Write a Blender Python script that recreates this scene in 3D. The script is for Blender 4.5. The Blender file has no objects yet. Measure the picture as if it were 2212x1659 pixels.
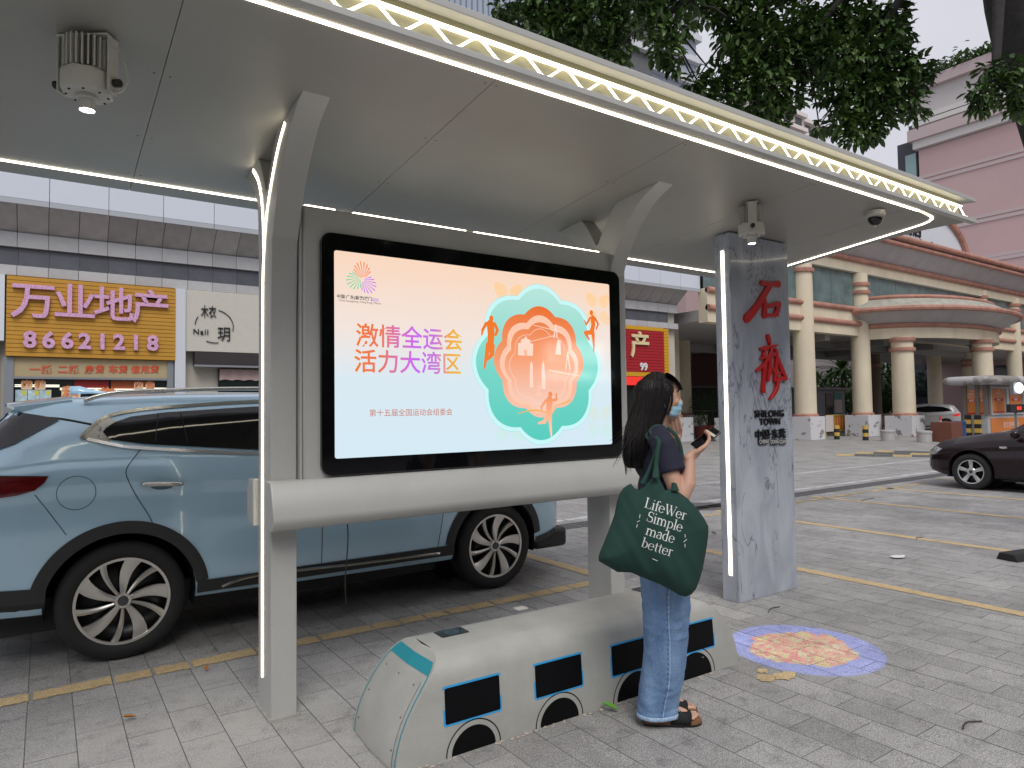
import bpy, bmesh, math, random
from mathutils import Vector, Matrix
random.seed(7)
R = math.radians
scene = bpy.context.scene
COL = scene.collection

# ------------------------------------------------------------------ camera
# world frame: +X runs along the shelter, +Y away from the road, Z up, camera above the origin
FPX, CX, CY, CAMH = 1470.0, 1106.0, 829.5, 1.50
_a = math.atan(2144 / FPX); _p = math.atan(58 / FPX); _r = R(.81)
_F0 = Vector((math.cos(_a), math.sin(_a), 0)); _R0 = Vector((math.sin(_a), -math.cos(_a), 0)); _U0 = Vector((0, 0, 1))
FW = _F0 * math.cos(_p) + _U0 * math.sin(_p); _U1 = _U0 * math.cos(_p) - _F0 * math.sin(_p)
RT = _R0 * math.cos(_r) - _U1 * math.sin(_r); UP = _U1 * math.cos(_r) + _R0 * math.sin(_r)
CAM = Vector((0, 0, CAMH))
cd = bpy.data.cameras.new('camera'); cam = bpy.data.objects.new('camera', cd); COL.objects.link(cam)
m = Matrix((RT, UP, -FW)).transposed().to_4x4(); m.translation = CAM
cam.matrix_world = m
cd.sensor_width = 36; cd.lens = FPX / 2212 * 36; cd.clip_end = 2000; cd.clip_start = .02
scene.camera = cam

# ------------------------------------------------------------------ world, sun, exposure
SUN_EL, SUN_AZ = R(52), R(200)
w = bpy.data.worlds.new('World'); scene.world = w; w.use_nodes = True
nt = w.node_tree; nt.nodes.clear()
wo = nt.nodes.new('ShaderNodeOutputWorld'); bg = nt.nodes.new('ShaderNodeBackground')
sky = nt.nodes.new('ShaderNodeTexSky'); sky.sky_type = 'NISHITA'; sky.sun_disc = False
sky.sun_elevation = SUN_EL; sky.sun_rotation = SUN_AZ; sky.dust_density = 4
hs = nt.nodes.new('ShaderNodeHueSaturation'); hs.inputs['Saturation'].default_value = .25
tc = nt.nodes.new('ShaderNodeTexCoord'); mp = nt.nodes.new('ShaderNodeMapping'); mp.inputs['Scale'].default_value = (1, 1, 2.5)
nz = nt.nodes.new('ShaderNodeTexNoise'); nz.inputs['Scale'].default_value = 1.6; nz.inputs['Detail'].default_value = 5
cr = nt.nodes.new('ShaderNodeValToRGB')
cr.color_ramp.elements[0].position = .3; cr.color_ramp.elements[0].color = (5.8, 5.8, 6.5, 1)
cr.color_ramp.elements[1].position = .75; cr.color_ramp.elements[1].color = (7.0, 7.0, 7.7, 1)
mx = nt.nodes.new('ShaderNodeMixRGB'); mx.inputs[0].default_value = .85
L = nt.links.new
L(sky.outputs[0], hs.inputs['Color']); L(hs.outputs[0], mx.inputs[1])
L(tc.outputs['Generated'], mp.inputs[0]); L(mp.outputs[0], nz.inputs['Vector']); L(nz.outputs[0], cr.inputs[0]); L(cr.outputs[0], mx.inputs[2])
L(mx.outputs[0], bg.inputs['Color']); bg.inputs['Strength'].default_value = .105
L(bg.outputs[0], wo.inputs[0])
sd = bpy.data.lights.new('sun', 'SUN'); sd.energy = 1.5; sd.angle = R(30); sd.color = (1, .97, .92)
so = bpy.data.objects.new('sun', sd); COL.objects.link(so)
# sun azimuth: light comes from behind and to the left of the camera, high up
so.rotation_euler = (R(38), 0, R(-20))
scene.view_settings.view_transform = 'Standard'; scene.view_settings.look = 'None'
scene.view_settings.exposure = 0.22; scene.view_settings.gamma = 1; scene.view_settings.use_curve_mapping = False
scene.cycles.max_bounces = 8; scene.cycles.diffuse_bounces = 4
scene.cycles.caustics_reflective = False; scene.cycles.caustics_refractive = False

# ------------------------------------------------------------------ picture-to-place helpers (px, py in a 2212 x 1659 picture)
def ray(x, y): return FW + RT * ((x - CX) / FPX) - UP * ((y - CY) / FPX)
def gnd(x, y, z=0.0): r = ray(x, y); return CAM + r * ((z - CAMH) / r.z)
def aty(x, y, Y): r = ray(x, y); return CAM + r * (Y / r.y)
def atx(x, y, X): r = ray(x, y); return CAM + r * (X / r.x)
def atp(x, y, P, n): r = ray(x, y); n = Vector(n); return CAM + r * ((Vector(P) - CAM).dot(n) / r.dot(n))
def prj(P):
    d = Vector(P) - CAM; q = d.dot(FW)
    if q < .05: return (-9999, -9999, q)
    return (CX + FPX * d.dot(RT) / q, CY - FPX * d.dot(UP) / q, q)

# ------------------------------------------------------------------ materials
MATS = {}
def mat(name, col, rough=.6, metal=0, var=0, vscale=8, bump=0, bscale=60, emit=None, es=1, col2=None, spec=None,
        stretch=(1, 1, 1), coat=0, speck=0, sscale=200, alpha=None, detail=4, obj_rand=0, trans=0, thresh=None):
    if name in MATS: return MATS[name]
    M = bpy.data.materials.new(name); M.use_nodes = True; MATS[name] = M
    t = M.node_tree; b = t.nodes['Principled BSDF']; l = t.links.new
    b.inputs['Base Color'].default_value = (*col, 1); b.inputs['Roughness'].default_value = rough
    b.inputs['Metallic'].default_value = metal
    if spec is not None: b.inputs['Specular IOR Level'].default_value = spec
    if coat: b.inputs['Coat Weight'].default_value = coat; b.inputs['Coat Roughness'].default_value = .03
    if trans: b.inputs['Transmission Weight'].default_value = trans
    if emit: b.inputs['Emission Color'].default_value = (*emit, 1); b.inputs['Emission Strength'].default_value = es
    if var or bump or speck or col2 or obj_rand:
        tcn = t.nodes.new('ShaderNodeTexCoord'); mpn = t.nodes.new('ShaderNodeMapping'); mpn.inputs['Scale'].default_value = stretch
        l(tcn.outputs['Object'], mpn.inputs[0])
        last = None
        if var or col2:
            n = t.nodes.new('ShaderNodeTexNoise'); n.inputs['Scale'].default_value = vscale; n.inputs['Detail'].default_value = detail
            n.inputs['Roughness'].default_value = .6
            l(mpn.outputs[0], n.inputs['Vector'])
            r = t.nodes.new('ShaderNodeValToRGB')
            lo, hi = thresh or (.3, .7)
            r.color_ramp.elements[0].position = lo; r.color_ramp.elements[1].position = hi
            c2 = col2 or tuple(min(1, c * (1 + var)) for c in col)
            c1 = col if col2 else tuple(c * (1 - var) for c in col)
            r.color_ramp.elements[0].color = (*c1, 1); r.color_ramp.elements[1].color = (*c2, 1)
            l(n.outputs[0], r.inputs[0]); last = r.outputs[0]
        if speck:
            n = t.nodes.new('ShaderNodeTexNoise'); n.inputs['Scale'].default_value = sscale; n.inputs['Detail'].default_value = 2
            l(mpn.outputs[0], n.inputs['Vector'])
            mr = t.nodes.new('ShaderNodeMapRange'); mr.inputs[1].default_value = .35; mr.inputs[2].default_value = .65
            mr.inputs[3].default_value = 1 - speck; mr.inputs[4].default_value = 1 + speck
            l(n.outputs[0], mr.inputs[0])
            mm = t.nodes.new('ShaderNodeVectorMath'); mm.operation = 'MULTIPLY'
            if last: l(last, mm.inputs[0])
            else: mm.inputs[0].default_value = col
            l(mr.outputs[0], mm.inputs[1]); last = mm.outputs[0]
        if obj_rand:
            oi = t.nodes.new('ShaderNodeObjectInfo'); mr = t.nodes.new('ShaderNodeMapRange')
            mr.inputs[3].default_value = 1 - obj_rand; mr.inputs[4].default_value = 1 + obj_rand
            l(oi.outputs['Random'], mr.inputs[0])
            mm = t.nodes.new('ShaderNodeVectorMath'); mm.operation = 'MULTIPLY'
            if last: l(last, mm.inputs[0])
            else: mm.inputs[0].default_value = col
            l(mr.outputs[0], mm.inputs[1]); last = mm.outputs[0]
        if last: l(last, b.inputs['Base Color'])
        if bump:
            n = t.nodes.new('ShaderNodeTexNoise'); n.inputs['Scale'].default_value = bscale; n.inputs['Detail'].default_value = 4
            l(mpn.outputs[0], n.inputs['Vector'])
            bn = t.nodes.new('ShaderNodeBump'); bn.inputs['Strength'].default_value = bump; bn.inputs['Distance'].default_value = .01
            l(n.outputs[0], bn.inputs['Height']); l(bn.outputs[0], b.inputs['Normal'])
    return M

# ------------------------------------------------------------------ mesh helpers
class B:
    def __init__(s): s.v = []; s.f = []
    def add(s, vs, fs):
        o = len(s.v); s.v += [tuple(v) for v in vs]; s.f += [tuple(i + o for i in f) for f in fs]; return s
    def box(s, x0, x1, y0, y1, z0, z1, M=None):
        vs = [Vector((x, y, z)) for z in (z0, z1) for x, y in ((x0, y0), (x1, y0), (x1, y1), (x0, y1))]
        if M is not None: vs = [M @ v for v in vs]
        return s.add(vs, [(3, 2, 1, 0), (4, 5, 6, 7), (0, 1, 5, 4), (1, 2, 6, 5), (2, 3, 7, 6), (3, 0, 4, 7)])
    def prism(s, poly, a, b, axis='x', M=None):
        # poly in the two other axes (in xyz order), extruded from a to b along axis
        n = len(poly)
        def mk(p, t):
            v = Vector((t, p[0], p[1])) if axis == 'x' else Vector((p[0], t, p[1])) if axis == 'y' else Vector((p[0], p[1], t))
            return M @ v if M is not None else v
        vs = [mk(p, a) for p in poly] + [mk(p, b) for p in poly]
        fs = [(i, (i + 1) % n, n + (i + 1) % n, n + i) for i in range(n)] + [tuple(range(n))[::-1], tuple(range(n, 2 * n))]
        return s.add(vs, fs)
    def tube(s, pts, r, n=8, caps=True):
        pts = [Vector(p) for p in pts]; rs = r if isinstance(r, (list, tuple)) else [r] * len(pts)
        rings = []; prev = None
        for i, p in enumerate(pts):
            d = (pts[min(i + 1, len(pts) - 1)] - pts[max(i - 1, 0)]).normalized()
            if prev is None:
                u = d.cross(Vector((0, 0, 1)));  u = u if u.length > .01 else d.cross(Vector((1, 0, 0)))
            else: u = prev - d * prev.dot(d)
            u.normalize(); prev = u; v2 = d.cross(u)
            rings.append([p + (u * math.cos(2 * math.pi * k / n) + v2 * math.sin(2 * math.pi * k / n)) * rs[i] for k in range(n)])
        return s.loft(rings, caps)
    def loft(s, rings, caps=True, closed=True):
        n = len(rings[0]); vs = [v for r_ in rings for v in r_]; fs = []
        for i in range(len(rings) - 1):
            for k in range(n if closed else n - 1):
                k2 = (k + 1) % n; fs.append((i * n + k, i * n + k2, (i + 1) * n + k2, (i + 1) * n + k))
        if caps: fs += [tuple(range(n))[::-1], tuple(range((len(rings) - 1) * n, len(rings) * n))]
        return s.add(vs, fs)
    def lathe(s, prof, c=(0, 0, 0), n=24, axis='z', M=None, caps=True):
        rings = []
        for r_, h in prof:
            ring = []
            for k in range(n):
                a = 2 * math.pi * k / n; x, y = r_ * math.cos(a), r_ * math.sin(a)
                p = Vector((x, y, h)) if axis == 'z' else Vector((x, h, y)) if axis == 'y' else Vector((h, x, y))
                p = p + Vector(c)
                ring.append(M @ p if M is not None else p)
            rings.append(ring)
        return s.loft(rings, caps)
    def ell(s, c, r, n=16, k=10, M=None):
        prof = [(max(1e-4, math.sin(math.pi * i / k)), -math.cos(math.pi * i / k)) for i in range(k + 1)]
        rings = []
        for q, h in prof:
            ring = []
            for j in range(n):
                a = 2 * math.pi * j / n; p = Vector((q * math.cos(a) * r[0], q * math.sin(a) * r[1], h * r[2]))
                if M is not None: p = M @ p
                ring.append(p + Vector(c))
            rings.append(ring)
        return s.loft(rings)
    def quad(s, a, b, c, d): return s.add([a, b, c, d], [(0, 1, 2, 3)])
    def grid(s, pts):  # rows of points
        n = len(pts[0]); vs = [p for r_ in pts for p in r_]
        return s.add(vs, [(i * n + k, i * n + k + 1, (i + 1) * n + k + 1, (i + 1) * n + k) for i in range(len(pts) - 1) for k in range(n - 1)])

def tag(o, label=None, cat=None, group=None, kind=None):
    if label: o['label'] = label
    if cat: o['category'] = cat
    if group: o['group'] = group
    if kind: o['kind'] = kind
    return o
def fixn(me):
    bm = bmesh.new(); bm.from_mesh(me); bmesh.ops.remove_doubles(bm, verts=bm.verts, dist=1e-6)
    bmesh.ops.recalc_face_normals(bm, faces=bm.faces); bm.to_mesh(me); bm.free()
def obj(name, b, m, parent=None, smooth=False, bevel=0, fix=True, label=None, kind=None, seg=2, angle=40):
    if isinstance(b, B):
        me = bpy.data.meshes.new(name); me.from_pydata([tuple(v) for v in b.v], [], b.f)
        if fix: fixn(me)
    else: me = b
    if m is not None: me.materials.clear(); me.materials.append(m)
    if smooth:
        me.polygons.foreach_set('use_smooth', [True] * len(me.polygons))
        if smooth == 'auto': me.set_sharp_from_angle(angle=R(angle))
    o = bpy.data.objects.new(name, me); COL.objects.link(o)
    if parent is not None:
        o.parent = parent
        if parent.name in WLOC: o.matrix_parent_inverse = WLOC[parent.name]
    if bevel:
        md = o.modifiers.new('bevel', 'BEVEL'); md.width = bevel; md.segments = seg; md.limit_method = 'ANGLE'; md.angle_limit = R(35)
        me.polygons.foreach_set('use_smooth', [True] * len(me.polygons)); me.set_sharp_from_angle(angle=R(50))
    if label: o['label'] = label
    if kind: o['kind'] = kind
    return o
WLOC = {}
def thing(name, label, cat, loc=(0, 0, 0), rz=0, group=None, world=False):
    # world=True: parts are given in world coordinates and kept there
    o = bpy.data.objects.new(name, None); COL.objects.link(o); o.empty_display_size = .1
    o.location = loc; o.rotation_euler = (0, 0, rz)
    if world:
        WLOC[o.name] = (Matrix.Translation(Vector(loc)) @ Matrix.Rotation(rz, 4, 'Z')).inverted()
    return tag(o, label, cat, group)
def copy_tree(o, parent=None):
    c = o.copy(); COL.objects.link(c); c.parent = parent
    for ch in o.children: copy_tree(ch, c)
    return c
def applied(o):
    dg = bpy.context.evaluated_depsgraph_get(); dg.update()
    me = bpy.data.meshes.new_from_object(o.evaluated_get(dg)); me.name = o.name
    mods = list(o.modifiers)
    for md in mods: o.modifiers.remove(md)
    o.data = me; return o
def text(name, s, size, m, parent, M, extrude=.002, bold=0, align='LEFT', shear=0, squash=1, spacing=1, label=None, fix=False):
    # M: 4x4 matrix placing the text plane (local x = reading direction, y = up, z = out of the face)
    c = bpy.data.curves.new(name, 'FONT'); c.body = s; c.size = size; c.extrude = extrude; c.offset = bold
    c.align_x = align; c.align_y = 'CENTER'; c.shear = shear; c.space_character = spacing; c.resolution_u = 3
    t = bpy.data.objects.new(name + '_c', c)
    me = bpy.data.meshes.new_from_object(t); me.name = name
    bpy.data.objects.remove(t); bpy.data.curves.remove(c)
    me.transform(M @ Matrix.Diagonal((squash, 1, 1, 1)))
    return obj(name, me, m, parent, label=label)
def faceY(x, y, z, s=1):  # plane facing -Y, reading along +X
    return Matrix(((1, 0, 0, x), (0, 0, -1, y), (0, 1, 0, z), (0, 0, 0, 1)))
def crom(pts, n=6):
    P = [Vector(p) for p in pts]; out = []
    for i in range(len(P) - 1):
        a = P[max(i - 1, 0)]; b = P[i]; c = P[i + 1]; d = P[min(i + 2, len(P) - 1)]
        for k in range(n):
            t = k / n
            out.append(.5 * ((2 * b) + (c - a) * t + (2 * a - 5 * b + 4 * c - d) * t * t + (3 * b - a - 3 * c + d) * t ** 3))
    out.append(P[-1]); return out
def lerp(tab, x):
    if x <= tab[0][0]: return tab[0][1]
    for (a, b), (c, d) in zip(tab, tab[1:]):
        if x <= c: return b + (d - b) * (x - a) / (c - a)
    return tab[-1][1]
def strip(b, pts, w, t, nrm):
    # flat strip of width w, thickness t raised along nrm, following pts
    pts = [Vector(p) for p in pts]; nrm = Vector(nrm).normalized(); rings = []
    for i, p in enumerate(pts):
        d = (pts[min(i + 1, len(pts) - 1)] - pts[max(i - 1, 0)]).normalized(); u = d.cross(nrm).normalized()
        ww = w[i] if isinstance(w, (list, tuple)) else w
        rings.append([p + u * ww / 2, p - u * ww / 2, p - u * ww / 2 + nrm * t, p + u * ww / 2 + nrm * t])
    return b.loft(rings)
#@@END_HELPERS

# ================================================================== GROUND
TW, TL = .196, .385          # paver width along X, length along Y
TX0, TY0 = 3.074 - 40 * .196, 1.765 - 40 * .385
def paving_mat():
    M = bpy.data.materials.new('granite_paving'); M.use_nodes = True; MATS['paving'] = M
    t = M.node_tree; b = t.nodes['Principled BSDF']; l = t.links.new; N = t.nodes.new
    b.inputs['Roughness'].default_value = .62; b.inputs['Specular IOR Level'].default_value = .35
    g = N('ShaderNodeNewGeometry'); sp = N('ShaderNodeSeparateXYZ'); l(g.outputs['Position'], sp.inputs[0])
    def mth(op, a, c=None, d=None):
        n = N('ShaderNodeMath'); n.operation = op
        for i, q in enumerate((a, c, d)):
            if q is None: continue
            if isinstance(q, (int, float)): n.inputs[i].default_value = q
            else: l(q, n.inputs[i])
        return n.outputs[0]
    fx = mth('DIVIDE', mth('SUBTRACT', sp.outputs[0], TX0), TW); ix = mth('FLOOR', fx)
    par = mth('MODULO', ix, 2)
    fy = mth('ADD', mth('DIVIDE', mth('SUBTRACT', sp.outputs[1], TY0), TL), mth('MULTIPLY', par, .5)); iy = mth('FLOOR', fy)
    cb = N('ShaderNodeCombineXYZ'); l(ix, cb.inputs[0]); l(iy, cb.inputs[1])
    wn = N('ShaderNodeTexWhiteNoise'); wn.noise_dimensions = '3D'; l(cb.outputs[0], wn.inputs[0])
    # joints (only for the ground beyond the built pavers)
    dx = mth('ABSOLUTE', mth('SUBTRACT', mth('FRACT', fx), .5)); dy = mth('ABSOLUTE', mth('SUBTRACT', mth('FRACT', fy), .5))
    jx = mth('GREATER_THAN', dx, .5 - .012); jy = mth('GREATER_THAN', dy, .5 - .006); jj = mth('MAXIMUM', jx, jy)
    base = N('ShaderNodeValToRGB'); base.color_ramp.elements[0].color = (.305, .30, .292, 1); base.color_ramp.elements[1].color = (.375, .368, .36, 1)
    l(wn.outputs['Value'], base.inputs[0])
    def noise(s, d=3, r=.6):
        n = N('ShaderNodeTexNoise'); n.inputs['Scale'].default_value = s; n.inputs['Detail'].default_value = d; n.inputs['Roughness'].default_value = r
        l(g.outputs['Position'], n.inputs['Vector']); return n.outputs[0]
    def mr(v, a, c, e, f_):
        n = N('ShaderNodeMapRange'); n.inputs[1].default_value = a; n.inputs[2].default_value = c; n.inputs[3].default_value = e; n.inputs[4].default_value = f_
        l(v, n.inputs[0]); return n.outputs[0]
    f1 = mr(noise(190, 2), .38, .62, .50, 1.5); f2 = mr(noise(70, 3), .3, .7, .82, 1.18); f3 = mr(noise(1.3, 7, .75), .3, .7, .68, 1.2)
    f4 = mr(noise(9, 5, .75), .3, .47, .58, 1.0)
    f = mth('MULTIPLY', mth('MULTIPLY', f1, f2), mth('MULTIPLY', f3, f4))
    vm = N('ShaderNodeVectorMath'); vm.operation = 'SCALE'; l(base.outputs[0], vm.inputs[0]); l(f, vm.inputs['Scale'])
    # smears of pale cement washed over the stones round the left post
    vd = N('ShaderNodeVectorMath'); vd.operation = 'DISTANCE'; l(g.outputs['Position'], vd.inputs[0]); vd.inputs[1].default_value = (.75, 3.2, 0)
    sm = mth('MULTIPLY', mr(vd.outputs['Value'], .5, 1.5, .7, 0), mr(noise(3.5, 6, .7), .35, .6, 0, 1))
    mm = N('ShaderNodeMixRGB'); l(sm, mm.inputs[0]); l(vm.outputs[0], mm.inputs[1]); mm.inputs[2].default_value = (.42, .41, .39, 1)
    m2 = N('ShaderNodeMixRGB'); l(jj, m2.inputs[0]); l(mm.outputs[0], m2.inputs[1]); m2.inputs[2].default_value = (.16, .16, .16, 1)
    l(m2.outputs[0], b.inputs['Base Color'])
    bn = N('ShaderNodeBump'); bn.inputs['Strength'].default_value = .35; bn.inputs['Distance'].default_value = .004
    l(noise(160, 3), bn.inputs['Height']); l(bn.outputs[0], b.inputs['Normal'])
    return M
PAV = paving_mat()
gb = B(); gb.grid([[(x, y, -.0035) for x in (-600, -60, -10, 0, 10, 20, 40, 80, 200, 900)] for y in (-600, -60, -10, 0, 10, 20, 40, 80, 200, 900)])
ground = obj('ground', gb, PAV, kind='structure')
tiles = []
for i in range(0, 200):
    x0 = TX0 + i * TW
    for j in range(0, 120):
        y0 = TY0 + (j - .5 * (i % 2)) * TL
        c = (x0 + TW / 2, y0 + TL / 2, 0); p = prj(c)
        if p[2] < .3 or p[2] > 19: continue
        e = 300 / p[2] + 30
        if p[0] < -e or p[0] > 2212 + e or p[1] < 700 or p[1] > 1659 + e: continue
        tiles.append((p[2], x0, y0))
tiles.sort()
def tile_b(b, x0, y0, ch=.0012):
    j = .0010; z = random.uniform(-.0006, .0006); tx = random.uniform(-.0008, .0008)
    X0, X1, Y0, Y1 = x0 + j, x0 + TW - j, y0 + j, y0 + TL - j
    vs = [(X0, Y0, -.005), (X1, Y0, -.005), (X1, Y1, -.005), (X0, Y1, -.005), (X0, Y0, z - ch), (X1, Y0, z - ch + tx), (X1, Y1, z - ch + tx), (X0, Y1, z - ch),
          (X0 + ch, Y0 + ch, z), (X1 - ch, Y0 + ch, z + tx), (X1 - ch, Y1 - ch, z + tx), (X0 + ch, Y1 - ch, z)]
    fs = [(8, 9, 10, 11)] + [(a, b_, b_ + 4, a + 4) for a, b_ in ((0, 1), (1, 2), (2, 3), (4, 5), (5, 6), (6, 7))] + [(3, 0, 4, 7), (7, 4, 8, 11)]
    b.add(vs, fs)
shared = []
for k in range(6):
    tb = B(); tile_b(tb, -TW / 2, -TL / 2); me = bpy.data.meshes.new('paver'); me.from_pydata(tb.v, [], tb.f); me.materials.append(PAV); shared.append(me)
vis = [t for t in tiles if (lambda q: 0 <= q[0] <= 2212 and 0 < q[1] < 1659)(prj((t[1] + TW / 2, t[2] + TL / 2, 0)))][:300]
vs_ = set((t[1], t[2]) for t in vis)
for d, x0, y0 in vis:
    o = bpy.data.objects.new('paver', random.choice(shared)); COL.objects.link(o); o.location = (x0 + TW / 2, y0 + TL / 2, 0); o.parent = ground
rest = B()
for d, x0, y0 in tiles:
    if (x0, y0) not in vs_: tile_b(rest, x0, y0)
obj('pavers', rest, PAV, ground, fix=False, kind='stuff')

# painted bay lines, cut at the paver joints and ragged at the edges
YEL = mat('yellow_paint', (.44, .33, .18), .65, col2=(.62, .46, .25), vscale=5, bump=.3, bscale=120, speck=.2, sscale=90)
WHT = mat('white_road_paint', (.55, .55, .56), .65, col2=(.34, .34, .35), vscale=2.2, thresh=(.45, .75), speck=.15, sscale=90)
def ragged(b, x0, x1, y0, y1, along, z=.0032, rag=.006, wear=0):
    n = max(2, int(abs((x1 - x0) if along == 'x' else (y1 - y0)) / .02))
    n = min(n, 500); seg = []
    for i in range(n + 1):
        t = i / n
        a = random.gauss(0, rag); c = random.gauss(0, rag)
        if along == 'x': seg.append(((x0 + (x1 - x0) * t, y0 + a, z), (x0 + (x1 - x0) * t, y1 + c, z)))
        else: seg.append(((x0 + a, y0 + (y1 - y0) * t, z), (x1 + c, y0 + (y1 - y0) * t, z)))
    for i in range(n):
        if random.random() < wear: continue
        tpos = seg[i][0]
        if along == 'x':
            f_ = ((tpos[0] - TX0) / TW) % 1
            if min(f_, 1 - f_) < .04: continue
        else:
            pass
        (p, q), (r_, s_) = seg[i], seg[i + 1]
        b.add([p, r_, (r_[0], r_[1], -.006), (p[0], p[1], -.006), q, s_], [(0, 1, 5, 4)])
yb = B(); ragged(yb, -6, 4.07, 4.475, 4.605, 'x'); obj('bay_line', yb, YEL, fix=False, kind='structure')
yb = B(); ragged(yb, 4.07, 4.20, 4.475, 7.0, 'y'); obj('bay_line', yb, YEL, fix=False, kind='structure')
for xx, ya, yc, wr in ((5.70, -4, 6.6, .004), (8.05, -3, 6.6, .02), (10.5, -2, 6.6, .03), (12.55, -1, 6.6, .03), (14.9, 0, 6.6, .03)):
    yb = B(); ragged(yb, xx, xx + .125, ya, yc, 'y', wear=wr, rag=.005); obj('bay_line', yb, YEL, fix=False, kind='structure')
yb = B(); ragged(yb, 6.2, 14, 6.3, 6.42, 'x', wear=.25); obj('bay_line', yb, YEL, fix=False, kind='structure')
for ya, x0, x1 in ((7.25, -6, 24), (9.0, 8, 24)):
    yb = B(); ragged(yb, x0, x1, ya, ya + .13, 'x', wear=.01, rag=.004); obj('road_line', yb, WHT, fix=False, kind='structure')
# patches of yellow paint left by the bench
yb = B()
for cx, cy, r_ in ((3.30, 2.38, .06), (3.42, 2.33, .075), (3.38, 2.45, .04)):
    n = 14; pts = [(cx + r_ * random.uniform(.6, 1.25) * math.cos(2 * math.pi * k / n), cy + r_ * random.uniform(.5, 1.0) * math.sin(2 * math.pi * k / n), .0034 + cx * 1e-4) for k in range(n)]
    yb.add(pts, [tuple(range(n))])
obj('paint_patch', yb, YEL, fix=False, kind='structure')
# drain grating across the car park
DK = mat('drain_iron', (.12, .12, .125), .6, .3)
dt = thing('drain_channel', 'long grey slotted drain channel let into the paving beside the white line', 'drain', (8, 6.85, 0), world=True)
db = B()
for k in range(90):
    x0 = -2 + k * .25
    if -1 < x0 < 21:
        db.box(x0 + .01, x0 + .06, 6.78, 7.02, -.01, .006); db.box(x0 + .075, x0 + .125, 6.78, 7.02, -.01, .006); db.box(x0 + .14, x0 + .24, 6.78, 7.02, -.01, .006)
obj('grating', db, DK, dt, kind='stuff')
db = B(); db.box(-1, 21, 6.74, 6.775, -.01, .007); db.box(-1, 21, 7.025, 7.06, -.01, .007); obj('drain_frame', db, DK, dt)
# manhole cover
mb = B(); q = gnd(1520, 1094); mb.lathe([(.001, .006), (.42, .006), (.43, -.01)], (q.x, q.y, 0), 32)
tag(obj('manhole_cover', mb, mat('manhole', (.13, .12, .115), .7, .2, var=.2, bump=.4)), 'round dark manhole cover in the paving beyond the woman', 'manhole')

# ================================================================== SHELTER
GREY = mat('silver_grey_paint', (.49, .49, .47), .42, .12, var=.05, vscale=2, speck=.05, sscale=400, spec=.5)
CEILM = mat('satin_ceiling_panel', (.33, .325, .295), .48, .15, var=.06, vscale=1.2, speck=.05, sscale=300)
LEDM = mat('warm_led', (1, .95, .85), .4, emit=(1, .90, .70), es=6)
NEON = mat('warm_neon', (1, .95, .85), .4, emit=(1, .90, .70), es=1.7)
BLK = mat('black_plastic', (.012, .012, .014), .3)
BLKM = mat('matt_black', (.015, .015, .016), .6)
def cz(y): return 2.93 - .09 * (y - 2.93)
sh = thing('bus_shelter', 'silver grey bus shelter with lit canopy edge, forked posts and a large advertising screen', 'bus shelter', (.985, 3.58, 0), world=True)
def endx(y):
    return lerp([(2.35, 6.165), (2.625, 6.02), (2.97, 5.945), (3.49, 5.936), (4.45, 5.93)], y)
seams = [-4.65, -3.39, -2.13, -.87, .385, 1.635, 2.89, 4.15, 5.3, 9]
YF, YB = 2.345, 4.42
for i in range(len(seams) - 1):
    a, c = seams[i] + .0015, seams[i + 1] - .0015
    ys = [YF + .045 + (YB - YF - .045) * k / 14 for k in range(15)]
    top = []; rows = []
    for y in ys:
        c2 = min(c, endx(y)); a2 = min(a, c2 - .001)
        rows.append([(a2, y, cz(y)), ((a2 + c2) / 2, y, cz(y)), (c2, y, cz(y)), (c2, y, cz(y) + .02), (a2, y, cz(y) + .02)])
    b_ = B()
    b_.loft([[Vector(p) for p in r_] for r_ in rows]); obj('ceiling_panel', b_, CEILM, sh)
SCR = mat('steel_screw', (.20, .20, .19), .4, .6)
for a in seams[2:9]:
    for y in (2.52, 3.1, 3.7, 4.18):
        for dx in (-.03, .03):
            b_ = B(); b_.lathe([(.0001, cz(y) - .0025), (.0045, cz(y) - .0025), (.005, cz(y) + .002)], (a + dx, y, 0), 8); obj('screw', b_, SCR, sh)
# canopy body above the panels, and the two lips of the front edge
b_ = B(); b_.loft([[Vector(p) for p in ((-4.65, y, cz(y) + .021), (endx(y), y, cz(y) + .021), (endx(y), y, max(3.10 - .1 * (y - 2.4), cz(y) + .06)), (-4.65, y, max(3.10 - .1 * (y - 2.4), cz(y) + .06)))] for y in [YF + .085 + (YB - YF - .085) * k / 10 for k in range(11)]])
obj('canopy_top', b_, GREY, sh)
for z0, z1 in ((2.955, 2.985), (3.125, 3.157)):
    b_ = B(); b_.prism([(-4.65, YF), (6.17, YF), (6.06, YF + .2), (-4.65, YF + .2)] if z0 > 3 else [(-4.65, YF), (6.17, YF), (6.145, YF + .044), (-4.65, YF + .044)], z0, z1, 'z'); obj('edge_lip', b_, GREY, sh, bevel=.003)
b_ = B(); b_.box(-4.65, 6.0, YF + .06, YF + .075, 2.986, 3.124); obj('edge_backing', b_, mat('edge_backing', (.30, .29, .20), .6, 0), sh)
b_ = B(); b_.box(-4.65, 6.0, YF + .034, YF + .058, 3.072, 3.080); obj('edge_light', b_, mat('edge_led', (1, .95, .85), .4, emit=(1, .90, .66), es=2.4), sh)
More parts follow.
